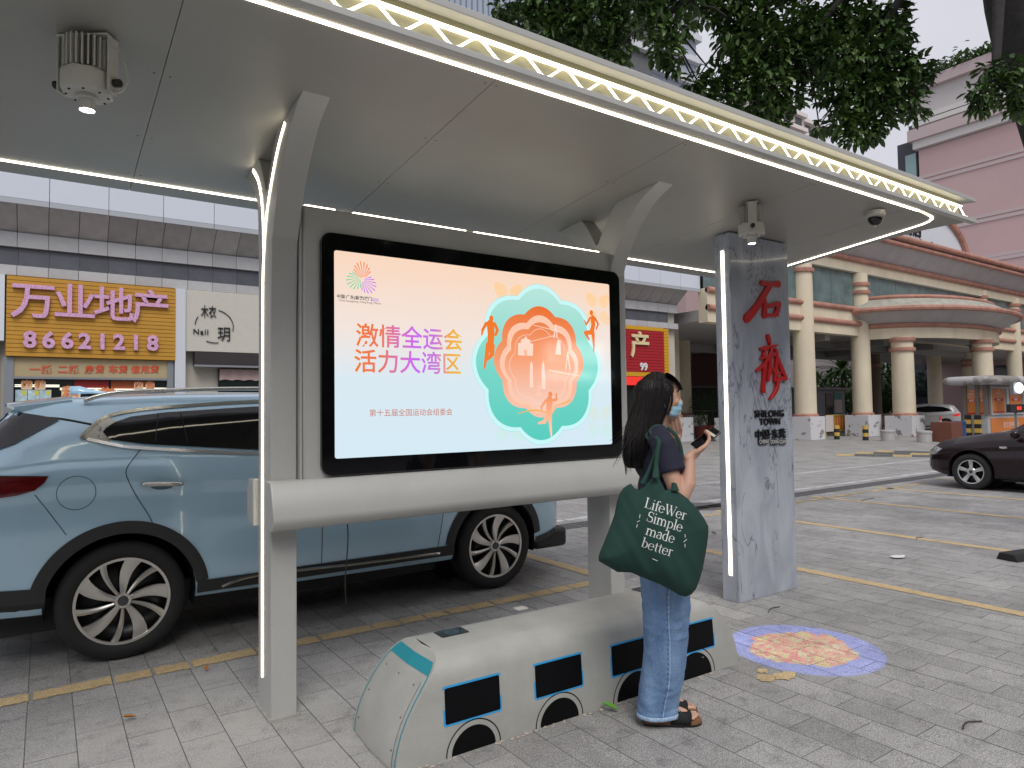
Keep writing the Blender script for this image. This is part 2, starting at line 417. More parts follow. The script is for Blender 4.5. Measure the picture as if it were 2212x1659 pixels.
# zigzag neon: flat peaks just under the strip
zp = []
x = 6.03; per = .2335
pts = []
x = -1.0; k0 = 0
xs0 = aty(1040.6, 71.9, YF).x
n0 = int((xs0 + 1.0) / per)
start = xs0 - n0 * per
k = 0
while True:
    xc = start + k * per
    if xc > 5.98: break
    pts += [(xc - .022, 3.055), (xc + .022, 3.055), (xc + per / 2 - .022, 2.998), (xc + per / 2 + .022, 2.998)]
    k += 1
sm = []
for i, (a, z) in enumerate(pts):
    sm.append(Vector((a, YF + .028, z)))
b_ = B(); b_.tube(crom(sm, 2), .0065, 6); obj('zigzag_neon', b_, NEON, sh, smooth=True)
# light strips let into the ceiling
def ceil_led(path, w_, name='led_strip', mtl=LEDM):
    b__ = B(); strip(b__, [(x, y, cz(y) + .004) for x, y in path], w_, .009, (0, 0, -1)); return obj(name, b__, mtl, sh)
ceil_led([(-4.6, 2.455), (5.45, 2.455)], .018)
arc = [(5.47, 2.455), (5.52, 2.457), (5.60, 2.465)]
ceil_led(arc, .018, mtl=mat('led_end', (1, .95, .8), .4, emit=(1, .84, .52), es=2.2))
path = [(5.62, 2.467), (5.70, 2.478), (5.755, 2.50), (5.80, 2.545), (5.822, 2.60), (5.83, 2.70), (5.83, 4.20), (5.815, 4.24), (5.78, 4.258), (5.7, 4.262), (-4.6, 4.262)]
ceil_led(path, .016)
# forked posts
def support(X0, X1):
    S = bpy.data.objects.new('forked_post', None); COL.objects.link(S); S.parent = sh; S.matrix_parent_inverse = WLOC['bus_shelter']
    return S
front = [(3.466, 0), (3.466, 1.4), (3.460, 2.0), (3.44, 2.37), (3.393, 2.484), (3.338, 2.593), (3.274, 2.69), (3.20, 2.775), (3.09, 2.865), (2.945, 2.93)]
inner = [(3.34, 2.895), (3.385, 2.86), (3.44, 2.79), (3.49, 2.72), (3.525, 2.665), (3.543, 2.645), (3.565, 2.665), (3.60, 2.72), (3.65, 2.80), (3.705, 2.862)]
rear = [(3.985, 2.838), (3.87, 2.775), (3.78, 2.70), (3.735, 2.63), (3.715, 2.56), (3.705, 2.40), (3.70, 2.1), (3.70, 0)]
f2 = front[:4] + [(p.x, p.y) for p in crom([(a, c, 0) for a, c in front[3:]], 3)][1:]
i2 = [(p.x, p.y) for p in crom([(a, c, 0) for a, c in inner], 3)]
r2 = [(p.x, p.y) for p in crom([(a, c, 0) for a, c in rear], 3)]
def clampz(P): return [(y, min(z, cz(y) + .002)) for y, z in P]
poly = clampz(f2 + i2 + r2)
for X0, X1 in ((.922, 1.05), (3.165, 3.293)):
    b_ = B(); b_.prism(poly, X0, X1, 'x')
    po = obj('forked_post', b_, GREY, sh, bevel=.004)
    for br in ([(3.62, .17), (3.62, 1.2), (3.612, 2.1), (3.59, 2.33), (3.545, 2.50), (3.45, 2.655), (3.335, 2.79), (3.215, 2.878)],
               [(3.598, 2.36), (3.608, 2.52), (3.65, 2.66), (3.715, 2.755), (3.815, 2.832)]):
        sx = -1 if X0 < 2 else 1
        P = crom([((X0 if sx < 0 else X1) + .001 * sx, y, z) for y, z in br], 5); b_ = B(); strip(b_, P, .017, .003, (sx, 0, 0)); obj('led_strip', b_, LEDM, po)
    b_ = B(); b_.box(X0 - .012, X1 + .012, 3.455, 3.711, -.01, .012); obj('base_plate', b_, mat('weathered_base', (.34, .33, .31), .8, var=.2), po)
# screen housing
b_ = B(); b_.box(1.07, 3.31, 3.42, 3.60, 1.16, 2.565); obj('screen_housing', b_, GREY, sh, bevel=.012)
b_ = B(); b_.box(1.055, 1.068, 3.43, 3.58, 1.17, 2.55); obj('side_trim', b_, GREY, sh, bevel=.003)
b_ = B(); b_.box(1.35, 2.05, 3.45, 3.47, 2.569, 2.577); b_.box(2.11, 3.10, 3.45, 3.47, 2.569, 2.577); b_.box(1.09, 1.25, 3.45, 3.47, 2.569, 2.577); obj('led_strip', b_, LEDM, sh)
b_ = B(); b_.box(1.08, 3.3, 3.45, 3.55, 2.5655, 2.569); obj('housing_cap', b_, BLKM, sh)
def rrect(x0, x1, z0, z1, r_, n=6):
    P = []
    for cx, cz_, a0 in ((x1 - r_, z1 - r_, 0), (x0 + r_, z1 - r_, 90), (x0 + r_, z0 + r_, 180), (x1 - r_, z0 + r_, 270)):
        for k in range(n + 1):
            a = R(a0 + 90 * k / n); P.append((cx + r_ * math.cos(a), cz_ + r_ * math.sin(a)))
    return P
SY = 3.398
b_ = B(); b_.prism(rrect(1.155, 3.235, 1.180, 2.437, .06), SY, 3.43, 'y')
GLASSB = mat('black_glass', (.004, .004, .005), .06, spec=.5, coat=.3)
scr = obj('display_screen', b_, GLASSB, sh, bevel=.004, label='wide black framed glass screen showing a games poster')
# picture on the screen: a flat emissive sheet with flat print on it
def screen_mat():
    M = bpy.data.materials.new('screen_image'); M.use_nodes = True; t = M.node_tree; b = t.nodes['Principled BSDF']; N = t.nodes.new; l = t.links.new
    b.inputs['Base Color'].default_value = (.02, .02, .02, 1); b.inputs['Roughness'].default_value = .08
    g = N('ShaderNodeNewGeometry'); s_ = N('ShaderNodeSeparateXYZ'); l(g.outputs['Position'], s_.inputs[0])
    mr = N('ShaderNodeMapRange'); mr.inputs[1].default_value = 1.27; mr.inputs[2].default_value = 2.345; l(s_.outputs[2], mr.inputs[0])
    r = N('ShaderNodeValToRGB'); e = r.color_ramp.elements; e[0].position = 0; e[0].color = (.56, .70, .78, 1); e[1].position = 1; e[1].color = (.82, .59, .45, 1)
    x_ = e.new(.38); x_.color = (.60, .70, .76, 1); x_ = e.new(.62); x_.color = (.76, .67, .62, 1)
    l(mr.outputs[0], r.inputs[0]); l(r.outputs[0], b.inputs['Emission Color']); b.inputs['Emission Strength'].default_value = 1.0
    return M
b_ = B(); b_.prism(rrect(1.224, 3.135, 1.268, 2.345, .012, 3), SY - .003, SY - .0005, 'y'); img = obj('screen_image', b_, screen_mat(), scr)
def em(name, c, s=1.0): return mat('em_' + name, (.02, .02, .02), .08, emit=c, es=s)
def grad_em(name, stops, axis, lo, hi):
    M = bpy.data.materials.new(name); M.use_nodes = True; t = M.node_tree; b = t.nodes['Principled BSDF']; N = t.nodes.new; l = t.links.new
    b.inputs['Base Color'].default_value = (.02, .02, .02, 1); b.inputs['Roughness'].default_value = .08
    g = N('ShaderNodeNewGeometry'); s_ = N('ShaderNodeSeparateXYZ'); l(g.outputs['Position'], s_.inputs[0])
    mr = N('ShaderNodeMapRange'); mr.inputs[1].default_value = lo; mr.inputs[2].default_value = hi; l(s_.outputs[axis], mr.inputs[0])
    r = N('ShaderNodeValToRGB'); e = r.color_ramp.elements
    e[0].position = stops[0][0]; e[0].color = (*stops[0][1], 1); e[1].position = stops[-1][0]; e[1].color = (*stops[-1][1], 1)
    for p_, c_ in stops[1:-1]: x_ = e.new(p_); x_.color = (*c_, 1)
    l(mr.outputs[0], r.inputs[0]); l(r.outputs[0], b.inputs['Emission Color']); b.inputs['Emission Strength'].default_value = 1.0
    return M
lay = [0]
def flat(name, poly, m_, hole=None):
    lay[0] += 1; y = SY - .003 - lay[0] * .00012; b__ = B()
    if hole:
        n = len(poly); b__.add([(p[0], y, p[1]) for p in poly + hole], [(i, (i + 1) % n, n + (i + 1) % n, n + i) for i in range(n)])
    else: b__.add([(p[0], y, p[1]) for p in poly], [tuple(range(len(poly)))])
    return obj(name, b__, m_, scr)
def sflat(name, pd, m_): return flat(name, [((lambda q: (q.x, q.z))(aty(px, py, SY))) for px, py in pd], m_)
# eight-petal rosette
def rosette(cx, cz_, r_, amp, n=8, sy=1.0, k=128, rot=0): return [(cx + (r_ + amp * abs(math.cos(n / 2 * (2 * math.pi * i / k) + rot)) ** 1.0) * math.cos(2 * math.pi * i / k), cz_ + sy * (r_ + amp * abs(math.cos(n / 2 * (2 * math.pi * i / k) + rot))) * math.sin(2 * math.pi * i / k)) for i in range(k)]
rc = aty(1167, 785, SY); rx, rz_ = rc.x, rc.z - .005
TEAL = grad_em('em_teal', [(0, (.08, .52, .44)), (.45, (.16, .58, .50)), (1, (.42, .68, .62))], 2, 1.33, 2.27)
ORG = grad_em('em_orange', [(0, (.80, .46, .34)), (.45, (.78, .27, .12)), (1, (.70, .12, .01))], 2, 1.55, 2.2)
# pale petals in the corners of the poster
PETM = grad_em('em_petal', [(0, (.52, .72, .74)), (1, (.88, .56, .32))], 2, 1.3, 2.25)
for cx_, cz_ in ((2.31, 1.42), (3.03, 1.42), (2.31, 2.17), (3.03, 2.17)):
    for a in (45, 135, 225, 315):
        P = []
        for k in range(20):
            t_ = 2 * math.pi * k / 20; u = .085 + .055 * math.cos(t_); v = .04 * math.sin(t_) * (1 - .3 * math.cos(t_))
            P.append((cx_ + u * math.cos(R(a)) - v * math.sin(R(a)), cz_ + u * math.sin(R(a)) + v * math.cos(R(a))))
        flat('petal', P, PETM)
flat('rosette', rosette(rx, rz_, .445, .055), em('haze_teal', (.50, .80, .80)))
flat('rosette', rosette(rx, rz_, .42, .053), TEAL)
flat('rosette', rosette(rx, rz_ + .015, .312, .036), ORG)
flat('rosette', rosette(rx, rz_ + .0, .272, .034), em('peach', (.86, .50, .36)))
flat('rosette', rosette(rx, rz_ - .01, .240, .032), grad_em('em_core', [(0, (.80, .52, .42)), (.5, (.80, .30, .15)), (1, (.72, .17, .04))], 2, 1.55, 2.1))
h1 = rosette(rx, rz_ - .015, .210, .028); h2 = rosette(rx, rz_ - .015, .207, .028); flat('outline', h1, em('line', (.90, .62, .50)), h2)
h1 = rosette(rx, rz_, .451, .052); h2 = rosette(rx, rz_, .449, .052); flat('outline', h1, em('line2', (.20, .62, .62)), h2)
# skyline drawing: church front, tower, bridge, cable line, skyscrapers
SKY = em('skyline', (.86, .60, .49))
def pl(*a): return [aty(1150 + (q[0] - 1150), q[1], SY) for q in a]
T = lambda x, y: ((1150 + .7231 * x) * .5579, (700 + .7231 * y) * .5579)   # screen detail crop -> picture
def st(name, pts, m_): return sflat(name, [T(*p) for p in pts], m_)
st('church_front', [(1180, 935), (1180, 870), (1195, 868), (1197, 850), (1212, 846), (1222, 832), (1232, 848), (1245, 852), (1247, 870), (1262, 874), (1260, 938)], SKY)
st('church_door', [(1212, 935), (1212, 905), (1228, 905), (1228, 937)], em('door', (.84, .42, .28)))
st('tower_block', [(1380, 930), (1392, 850), (1408, 856), (1410, 932)], SKY)
st('mast', [(1370, 840), (1378, 770), (1386, 770), (1392, 840), (1386, 840), (1382, 790), (1376, 840)], SKY)
st('skyscraper', [(1243, 1105), (1245, 985), (1252, 965), (1259, 985), (1262, 1108)], SKY)
st('skyscraper', [(1306, 1115), (1308, 990), (1315, 960), (1322, 990), (1328, 1117)], SKY)
st('bridge_tower', [(1433, 1010), (1443, 915), (1449, 915), (1460, 1015), (1454, 1015), (1446, 940), (1439, 1012)], SKY)
st('bridge_tower', [(1482, 1030), (1488, 965), (1492, 965), (1500, 1032), (1495, 1032), (1490, 985), (1486, 1031)], SKY)
st('bridge_deck', [(1345, 1012), (1505, 1042), (1505, 1047), (1345, 1018)], SKY)
st('cable', [(1262, 772), (1380, 800), (1440, 835), (1380, 804), (1262, 775)], SKY)
st('cable', [(1200, 872), (1380, 826), (1380, 829), (1200, 875)], SKY)
st('sculpture', [(1275, 1150), (1282, 1125), (1292, 1075), (1300, 1100), (1298, 1130), (1320, 1150)], em('scu', (.88, .50, .36)))
# runners (plain silhouettes)
RUN = em('runner', (.74, .17, .02))
RUN2 = grad_em('em_runner', [(0, (.88, .55, .40)), (.35, (.78, .20, .04)), (1, (.76, .15, .01))], 2, 1.35, 2.15)
def limb(b__, pts, rs, y, n=10):
    P = [aty(*T(*p), SY) for p in pts]
    s_ = .7231 * .5579 / 372.0
    for i in range(len(P) - 1):
        a, c = P[i], P[i + 1]; ra, rb_ = rs[i] * s_, rs[i + 1] * s_
        d = (c - a); d.y = 0; L_ = d.length; d.normalize(); nrm = Vector((-d.z, 0, d.x)); V = []
        for k in range(n + 1):
            t_ = math.pi * (k / n) + math.pi / 2; V.append(a + (d * math.cos(t_) + nrm * math.sin(t_)) * ra)
        for k in range(n + 1):
            t_ = math.pi * (k / n) - math.pi / 2; V.append(c + (d * math.cos(t_) + nrm * math.sin(t_)) * rb_)
        lay2[0] += 1
        b__.add([(v.x, y - lay2[0] * .00001, v.z) for v in V], [tuple(range(len(V)))])
lay2 = [0]
def runner(parts, m_):
    b__ = B(); lay[0] += 1; y = SY - .003 - lay[0] * .00012; lay2[0] = 0
    for pts, rs in parts: limb(b__, pts, rs, y)
    obj('runner_silhouette', b__, m_, scr, fix=False); lay[0] += 2
runner([([(1037, 735), (1037, 741)], [13, 13]), ([(1032, 768), (1036, 820), (1032, 880)], [24, 22, 20]), ([(1010, 765), (990, 800), (986, 826)], [10, 8, 4]), ([(1055, 768), (1070, 800), (1060, 825)], [10, 9, 8]),
        ([(1040, 885), (1040, 930), (1018, 955)], [19, 14, 9]), ([(1022, 880), (1010, 940), (1000, 1003)], [18, 11, 6])], RUN2)
runner([([(1572, 705), (1572, 710)], [13, 13]), ([(1580, 735), (1582, 775), (1574, 810)], [17, 15, 16]), ([(1565, 735), (1545, 770), (1536, 750)], [7, 6, 4]), ([(1592, 738), (1608, 768), (1598, 795)], [8, 7, 5]),
        ([(1572, 812), (1540, 815), (1560, 850)], [15, 12, 6]), ([(1580, 815), (1584, 860), (1586, 915)], [14, 9, 5])], RUN2)
runner([([(1352, 1142), (1352, 1148)], [14, 14]), ([(1348, 1175), (1345, 1215), (1345, 1245)], [24, 20, 19]), ([(1328, 1178), (1304, 1210), (1305, 1238)], [9, 7, 5]), ([(1370, 1175), (1385, 1172), (1384, 1140)], [9, 8, 5]),
        ([(1340, 1250), (1322, 1290), (1290, 1298)], [15, 12, 6]), ([(1350, 1252), (1352, 1300), (1358, 1365)], [15, 11, 6])], RUN2)
b__ = B(); strip(b__, [aty(*T(*p), SY - .0052) for p in ((1180, 1248), (1230, 1232), (1280, 1228), (1330, 1240), (1372, 1246), (1385, 1205), (1430, 1190), (1466, 1175))], [.004, .007, .008, .006, .007, .004, .007, .006], .0003, (0, -1, 0)); obj('ribbon', b__, em('ribbon', (.75, .38, .03)), scr)
# emblem: three fans of rays
def fan(cx, cz_, col0, a0, a1, n, L0, L1):
    for k in range(n):
        a = R(a0 + (a1 - a0) * k / (n - 1)); t_ = k / (n - 1); L_ = L0 + (L1 - L0) * math.sin(math.pi * t_)
        d = (math.cos(a), math.sin(a)); nn = (-d[1], d[0]); P = []
        for u, v in ((.012, .0006), (L_ * .8, .0024), (L_ * .95, .0030), (L_, .0015), (L_, -.0015), (L_ * .95, -.0030), (L_ * .8, -.0024), (.012, -.0006)): P.append((cx + d[0] * u + nn[0] * v, cz_ + d[1] * u + nn[1] * v))
        b__ = None; EMB.append((P, col0))
EMB = []
ec = aty(*T(342, 527), SY)
fan(ec.x + .012, ec.z + .0, 'o', 50, 152, 9, .060, .095)
fan(ec.x - .004, ec.z + .008, 'g', 152, 268, 9, .055, .088)
fan(ec.x + .004, ec.z - .005, 'p', -92, 22, 9, .055, .088)
for key, c_ in (('o', (.80, .16, .01)), ('g', (.10, .58, .30)), ('p', (.45, .12, .80))):
    lay[0] += 1; y = SY - .003 - lay[0] * .00012; b__ = B()
    for P, kk in EMB:
        if kk == key: b__.add([(p[0], y, p[1]) for p in P], [tuple(range(len(P)))])
    obj('emblem_rays', b__, em('emb' + key, c_), scr, fix=False)
TXG = grad_em('em_title', [(0, (.78, .16, .01)), (.22, (.70, .16, .10)), (.5, (.50, .12, .75)), (.68, (.50, .16, .60)), (.8, (.75, .35, .05)), (1, (.72, .50, .03))], 0, 1.33, 2.03)
def stext(s_, px, py, size, m_, parent=scr, align='CENTER', bold=0, sp=1, squash=1):
    p = aty(*T(px, py), SY); lay[0] += 1
    return text('screen_text', s_, size, m_, parent, faceY(p.x, SY - .0035 - lay[0] * .0001, p.z), .0002, bold, align, squash=squash, spacing=sp)
stext('激情全运会', 612, 850, .130, TXG, bold=.0018, sp=1.0)
stext('活力大湾区', 603, 982, .130, TXG, bold=.0018, sp=1.0)
stext('第十五届全国运动会组委会', 614, 1243, .042, em('brown', (.50, .12, .05)))
stext('中国·广东|香港|澳门', 305, 628, .022, em('dark', (.03, .03, .04)), bold=.0004)
stext('2025', 414, 640, .022, em('y25', (.45, .25, .6)), bold=.0006)
stext('China·Guangdong | Hong Kong | Macao', 335, 650, .0145, em('dark', (.03, .03, .04)))
# lean rail under the screen, front and back
for prof, x0, x1 in (([(3.464, .935), (3.395, .930), (3.345, .942), (3.318, .975), (3.312, 1.005), (3.370, 1.160), (3.385, 1.172), (3.464, 1.172)], .895, 3.32),
                     ([(3.702, .92), (3.80, .935), (3.835, .98), (3.83, 1.12), (3.80, 1.16), (3.702, 1.165)], .895, 3.32)):
    b_ = B(); b_.prism(prof, x0, x1, 'x'); obj('lean_rail', b_, GREY, sh, bevel=.006, seg=3)
b_ = B(); b_.tube(crom([(1.31, 3.46, .95), (1.312, 3.45, .86), (1.305, 3.45, .74), (1.295, 3.45, .62), (1.30, 3.45, .50)], 4), .0035, 6); obj('loose_cable', b_, BLK, sh, smooth=True)

# ------------------------------------------------------------------ stone totem
def marble():
    M = bpy.data.materials.new('blue_grey_marble'); M.use_nodes = True; t = M.node_tree; b = t.nodes['Principled BSDF']; N = t.nodes.new; l = t.links.new
    b.inputs['Roughness'].default_value = .16; b.inputs['Coat Weight'].default_value = .3
    g = N('ShaderNodeNewGeometry'); mp_ = N('ShaderNodeMapping'); mp_.inputs['Scale'].default_value = (1, 1, .38); l(g.outputs['Position'], mp_.inputs[0])
    def noise(s, d, dist=0, v=None, off=0):
        n = N('ShaderNodeTexNoise'); n.inputs['Scale'].default_value = s; n.inputs['Detail'].default_value = d; n.inputs['Distortion'].default_value = dist
        l((v or mp_).outputs[0], n.inputs['Vector']); return n
    a = noise(5, 6, .6); r = N('ShaderNodeValToRGB'); r.color_ramp.elements[0].position = .3; r.color_ramp.elements[0].color = (.31, .335, .40, 1)
    r.color_ramp.elements[1].position = .7; r.color_ramp.elements[1].color = (.50, .53, .60, 1); l(a.outputs[0], r.inputs[0])
    def mth(op, x_, y_=0):
        n = N('ShaderNodeMath'); n.operation = op
        for i, q in enumerate((x_, y_)):
            if isinstance(q, (int, float)): n.inputs[i].default_value = q
            else: l(q, n.inputs[i])
        return n.outputs[0]
    v1 = noise(4.2, 8, 1.2); v2 = noise(2.6, 3, 0)
    vein = mth('MAXIMUM', mth('SUBTRACT', 1, mth('DIVIDE', mth('ABSOLUTE', mth('SUBTRACT', v1.outputs[0], .5)), .020)), 0)
    gate = mth('GREATER_THAN', v2.outputs[0], .52)
    v3 = noise(26, 8, 2.5); v4 = noise(4.5, 4, .6)
    blot = mth('MULTIPLY', mth('MINIMUM', mth('MAXIMUM', mth('MULTIPLY', mth('SUBTRACT', v3.outputs[0], .52), 9), 0), 1), mth('MINIMUM', mth('MAXIMUM', mth('MULTIPLY', mth('SUBTRACT', v4.outputs[0], .56), 12), 0), 1))
    v5 = noise(60, 3, 0)
    msk = mth('MULTIPLY', mth('MAXIMUM', mth('MULTIPLY', vein, gate), blot), mth('ADD', mth('MULTIPLY', v5.outputs[0], .9), .22))
    mm = N('ShaderNodeMixRGB'); l(msk, mm.inputs[0]); l(r.outputs[0], mm.inputs[1]); mm.inputs[2].default_value = (.075, .085, .13, 1)
    l(mm.outputs[0], b.inputs['Base Color']); return M
MAR = marble()
to = thing('stone_totem', 'blue grey veined stone totem with red characters and a vertical lit strip', 'pillar', (4.78, 3.45, 0), world=True)
TX_, TX1, TYa, TYb = 4.405, 5.165, 3.385, 3.535
b_ = B(); b_.prism([(TX_, TYa), (TX1, TYa), (TX1, TYb), (TX_, TYb)], 0, cz(3.46) - .005, 'z'); obj('slab', b_, MAR, to, bevel=.003)
b_ = B(); strip(b_, [(TX_ - .001, 3.455, .20), (TX_ - .001, 3.455, 2.74)], .026, .004, (-1, 0, 0)); obj('led_strip', b_, LEDM, to)
REDP = mat('red_character', (.50, .008, .008), .35, coat=.3)
def brush(b__, pts, ws, t=.022):
    # pts in totem detail crop coordinates
    P = [aty((2665 + .9646 * x_) * .5579, (800 + .9646 * y_) * .5579, TYa) for x_, y_ in pts]
    k = 1.3 * .9646 * .5579 / 265.0
    C = crom(P, 4); W = []
    for i in range(len(ws) - 1):
        for q in range(4): W.append((ws[i] + (ws[i + 1] - ws[i]) * q / 4) * k)
    W.append(ws[-1] * k)
    brush.n += 1
    # flat nib with rounded ends, raised from the stone
    d0 = (C[1] - C[0]).normalized(); d1 = (C[-1] - C[-2]).normalized()
    C = [C[0] - d0 * W[0] * .35] + C + [C[-1] + d1 * W[-1] * .35]; W = [W[0] * .45] + W + [W[-1] * .45]
    strip(b__, [c_ + Vector((0, .001, 0)) for c_ in C], W, t + brush.n * .0004, (0, -1, 0))
brush.n = 0
def chars(name, strokes, f_=1.0):
    b__ = B()
    for pts, ws in strokes: brush(b__, pts, [q * f_ for q in ws])
    return obj(name, b__, REDP, to, bevel=.003)
chars('red_character', [([(288, 308), (325, 312), (358, 312)], [16, 14, 22]), ([(322, 318), (300, 352), (268, 405), (228, 452)], [20, 22, 24, 28]),
    ([(300, 372), (302, 400), (300, 440)], [14, 18, 22]), ([(312, 402), (340, 394), (360, 392)], [12, 14, 18]), ([(356, 395), (352, 415), (344, 436)], [20, 18, 16]), ([(310, 436), (335, 436), (352, 434)], [10, 12, 12])])
chars('red_character', [([(313, 518), (318, 535), (322, 552)], [16, 18, 10]), ([(284, 572), (308, 566), (330, 562), (352, 556)], [12, 16, 12, 6]), ([(306, 562), (302, 580), (294, 600)], [8, 12, 14]), ([(328, 572), (322, 590), (318, 606)], [12, 12, 10]),
    ([(285, 610), (320, 600), (350, 590)], [8, 12, 10]), ([(318, 600), (298, 632), (268, 660)], [16, 16, 8]), ([(298, 640), (296, 690), (294, 742)], [18, 14, 20]), ([(322, 612), (320, 650), (312, 700)], [18, 20, 12]),
    ([(344, 575), (348, 600), (345, 640), (340, 700)], [14, 18, 16, 14]), ([(352, 610), (366, 650), (386, 692)], [14, 20, 14]), ([(386, 692), (365, 690), (348, 700)], [14, 14, 10]), ([(354, 690), (346, 735), (322, 772)], [16, 16, 8]), ([(330, 650), (345, 672), (360, 668)], [10, 12, 10])], .78)
for s_, px, py, sz, bo in (('SHILONG', 323, 832, .080, .0025), ('TOWN', 325, 864, .074, .0025), ('中国·东莞', 327, 915, .084, .0025)):
    p = aty((2665 + .9646 * px) * .5579, (800 + .9646 * py) * .5579, TYa); text('black_lettering', s_, sz, BLK, to, faceY(p.x, TYa - .007, p.z), .007, bo * .3, 'CENTER', squash=1.15 if sz < .11 else .95)
for s_, px in (('CHINA', 296), ('DONG', 340), ('GUAN', 374)):
    p = aty((2665 + .9646 * px) * .5579, (800 + .9646 * 944) * .5579, TYa); wdt = .058 if s_ == 'CHINA' else .046
    b__ = B(); b__.prism(rrect(p.x - wdt, p.x + wdt, p.z - .022, p.z + .022, .014), TYa - .014, TYa + .001, 'y'); pt = obj('name_plate', b__, BLK, to)
    text('plate_lettering', s_, .045, mat('silver_letter', (.5, .5, .5), .4), pt, faceY(p.x, TYa - .0155, p.z), .001, .0008, 'CENTER', squash=.8)

# ------------------------------------------------------------------ bench shaped like a little bus
PUTTY = mat('putty_grey_metal', (.43, .43, .40), .38, .1, var=.10, vscale=5, speck=.06, sscale=300, bump=.12, bscale=18, detail=9)
bn = thing('bus_shaped_bench', 'putty grey metal bench shaped like a small bus with black windows outlined in blue', 'bench', (2.2, 2.88, 0), R(-1.2))
BL0, BL1, BW, BH = -.985, 1.17, .245, .425     # local x extent at ground, half width, height
def bench_x(z, left):     # end profile
    t_ = z / BH
    return (BL0 + .25 * t_ ** 1.9) if left else (BL1 - .40 * (1 - math.sqrt(max(0, 1 - (t_) ** 2.0)) ) )
def halfw(z):  # front face profile: slightly battered, then rounding in at the shoulder
    return lerp([(0, .250), (.10, .249), (.28, .238), (.335, .228), (.375, .207), (.402, .178), (.418, .140), (.425, .09)], z)
zs = [0, .05, .1, .15, .2, .25, .28, .305, .325, .345, .362, .378, .392, .404, .413, .42, .425]
def side(sgn, n=28):
    rows = []
    for z in zs:
        a, c = bench_x(z, 1), bench_x(z, 0); rows.append([Vector((a + (c - a) * k / n, sgn * halfw(z), z)) for k in range(n + 1)])
    return rows
b_ = B(); n = 28
fr, bk = side(-1), side(1)
b_.grid(fr); b_.grid([r_[::-1] for r_ in bk])
b_.grid([fr[-1], [Vector((p.x, 0, BH)) for p in fr[-1]], bk[-1]])
b_.grid([[fr[i][0], Vector((fr[i][0].x - .012, 0, zs[i])), bk[i][0]] for i in range(len(zs))]); b_.grid([[fr[i][-1], Vector((fr[i][-1].x + .02, 0, zs[i])), bk[i][-1]] for i in range(len(zs))][::-1])
obj('bench_body', b_, PUTTY, bn, smooth='auto', angle=38)
def bface(x_, z, off): return Vector((x_, -halfw(z) - off, z))
def bpatch(name, poly, off, m_, nx=8):
    # polygon on the road face
    b__ = B(); b__.add([bface(p[0], p[1], off) for p in poly], [tuple(range(len(poly)))]); o = obj(name, b__, m_, bn)
    return o
BLUE = mat('sky_blue_vinyl', (.04, .36, .74), .4); BVIN = mat('black_vinyl', (.004, .004, .005), .45, spec=.12); TEALV = mat('teal_vinyl', (.02, .27, .33), .4)
def bl(px, py, z0):   # picture -> bench local on front face
    inv = (Matrix.Translation(bn.location) @ Matrix.Rotation(bn.rotation_euler.z, 4, 'Z')).inverted()
    nrm = Matrix.Rotation(bn.rotation_euler.z, 4, 'Z') @ Vector((0, -1, 0)); P = bn.location + nrm * .245
    q = inv @ atp(px, py, P, nrm); return q.x, q.z
Tb = lambda x_, y_: ((1300 + .7233 * x_) * .5579, (2100 + .7233 * y_) * .5579)
for x0, x1, y0, y1 in ((582, 880, 800, 955),):
    pass
wins = [((572, 775), (885, 705), (893, 905), (580, 985)), ((1062, 655), (1322, 588), (1330, 775), (1062, 840)), ((1472, 548), (1722, 490), (1722, 665), (1472, 718)), ((1782, 460), (2026, 406), (2030, 565), (1786, 622))]
for w4 in wins:
    q = [bl(*Tb(*p), 0) for p in w4]
    x0 = (q[0][0] + q[3][0]) / 2; x1 = (q[1][0] + q[2][0]) / 2; z1 = (q[0][1] + q[1][1]) / 2; z0 = (q[2][1] + q[3][1]) / 2
    z1 = min(z1, .318)
    wb = bpatch('window_border', rrect(x0, x1, z0, z1, .012, 4), .001, BLUE)
    o = bpatch('window', rrect(x0 + .009, x1 - .009, z0 + .009, z1 - .009, .008, 4), .0018, BVIN); o.parent = wb
arches = [((585, 1208), (885, 1120), 985), ((1065, 1065), (1325, 975), 845), ((1480, 925), (1730, 840), 722), ((1800, 820), (2030, 745), 625)]
for k_, (pa, pb, pt) in enumerate(arches):
    xa = bl(*Tb(*pa), 0)[0]; xb = bl(*Tb(*pb), 0)[0]; cx_ = (xa + xb) / 2; rr = abs(xb - xa) / 2 * .98
    def arc_(r_, n_=24): return [(cx_ + r_ * math.cos(math.pi * k / n_), .004 + .95 * r_ * math.sin(math.pi * k / n_)) for k in range(n_ + 1)]
    P1, P2 = arc_(rr), arc_(rr - .0055); b__ = B(); n_ = len(P1); b__.add([bface(*p, .001) for p in P1 + P2], [(i, i + 1, n_ + i + 1, n_ + i) for i in range(n_ - 1)])
    lo = obj('arch_line', b__, BVIN, bn); o = bpatch('wheel_cutout', arc_(rr - .028), .001, BVIN)
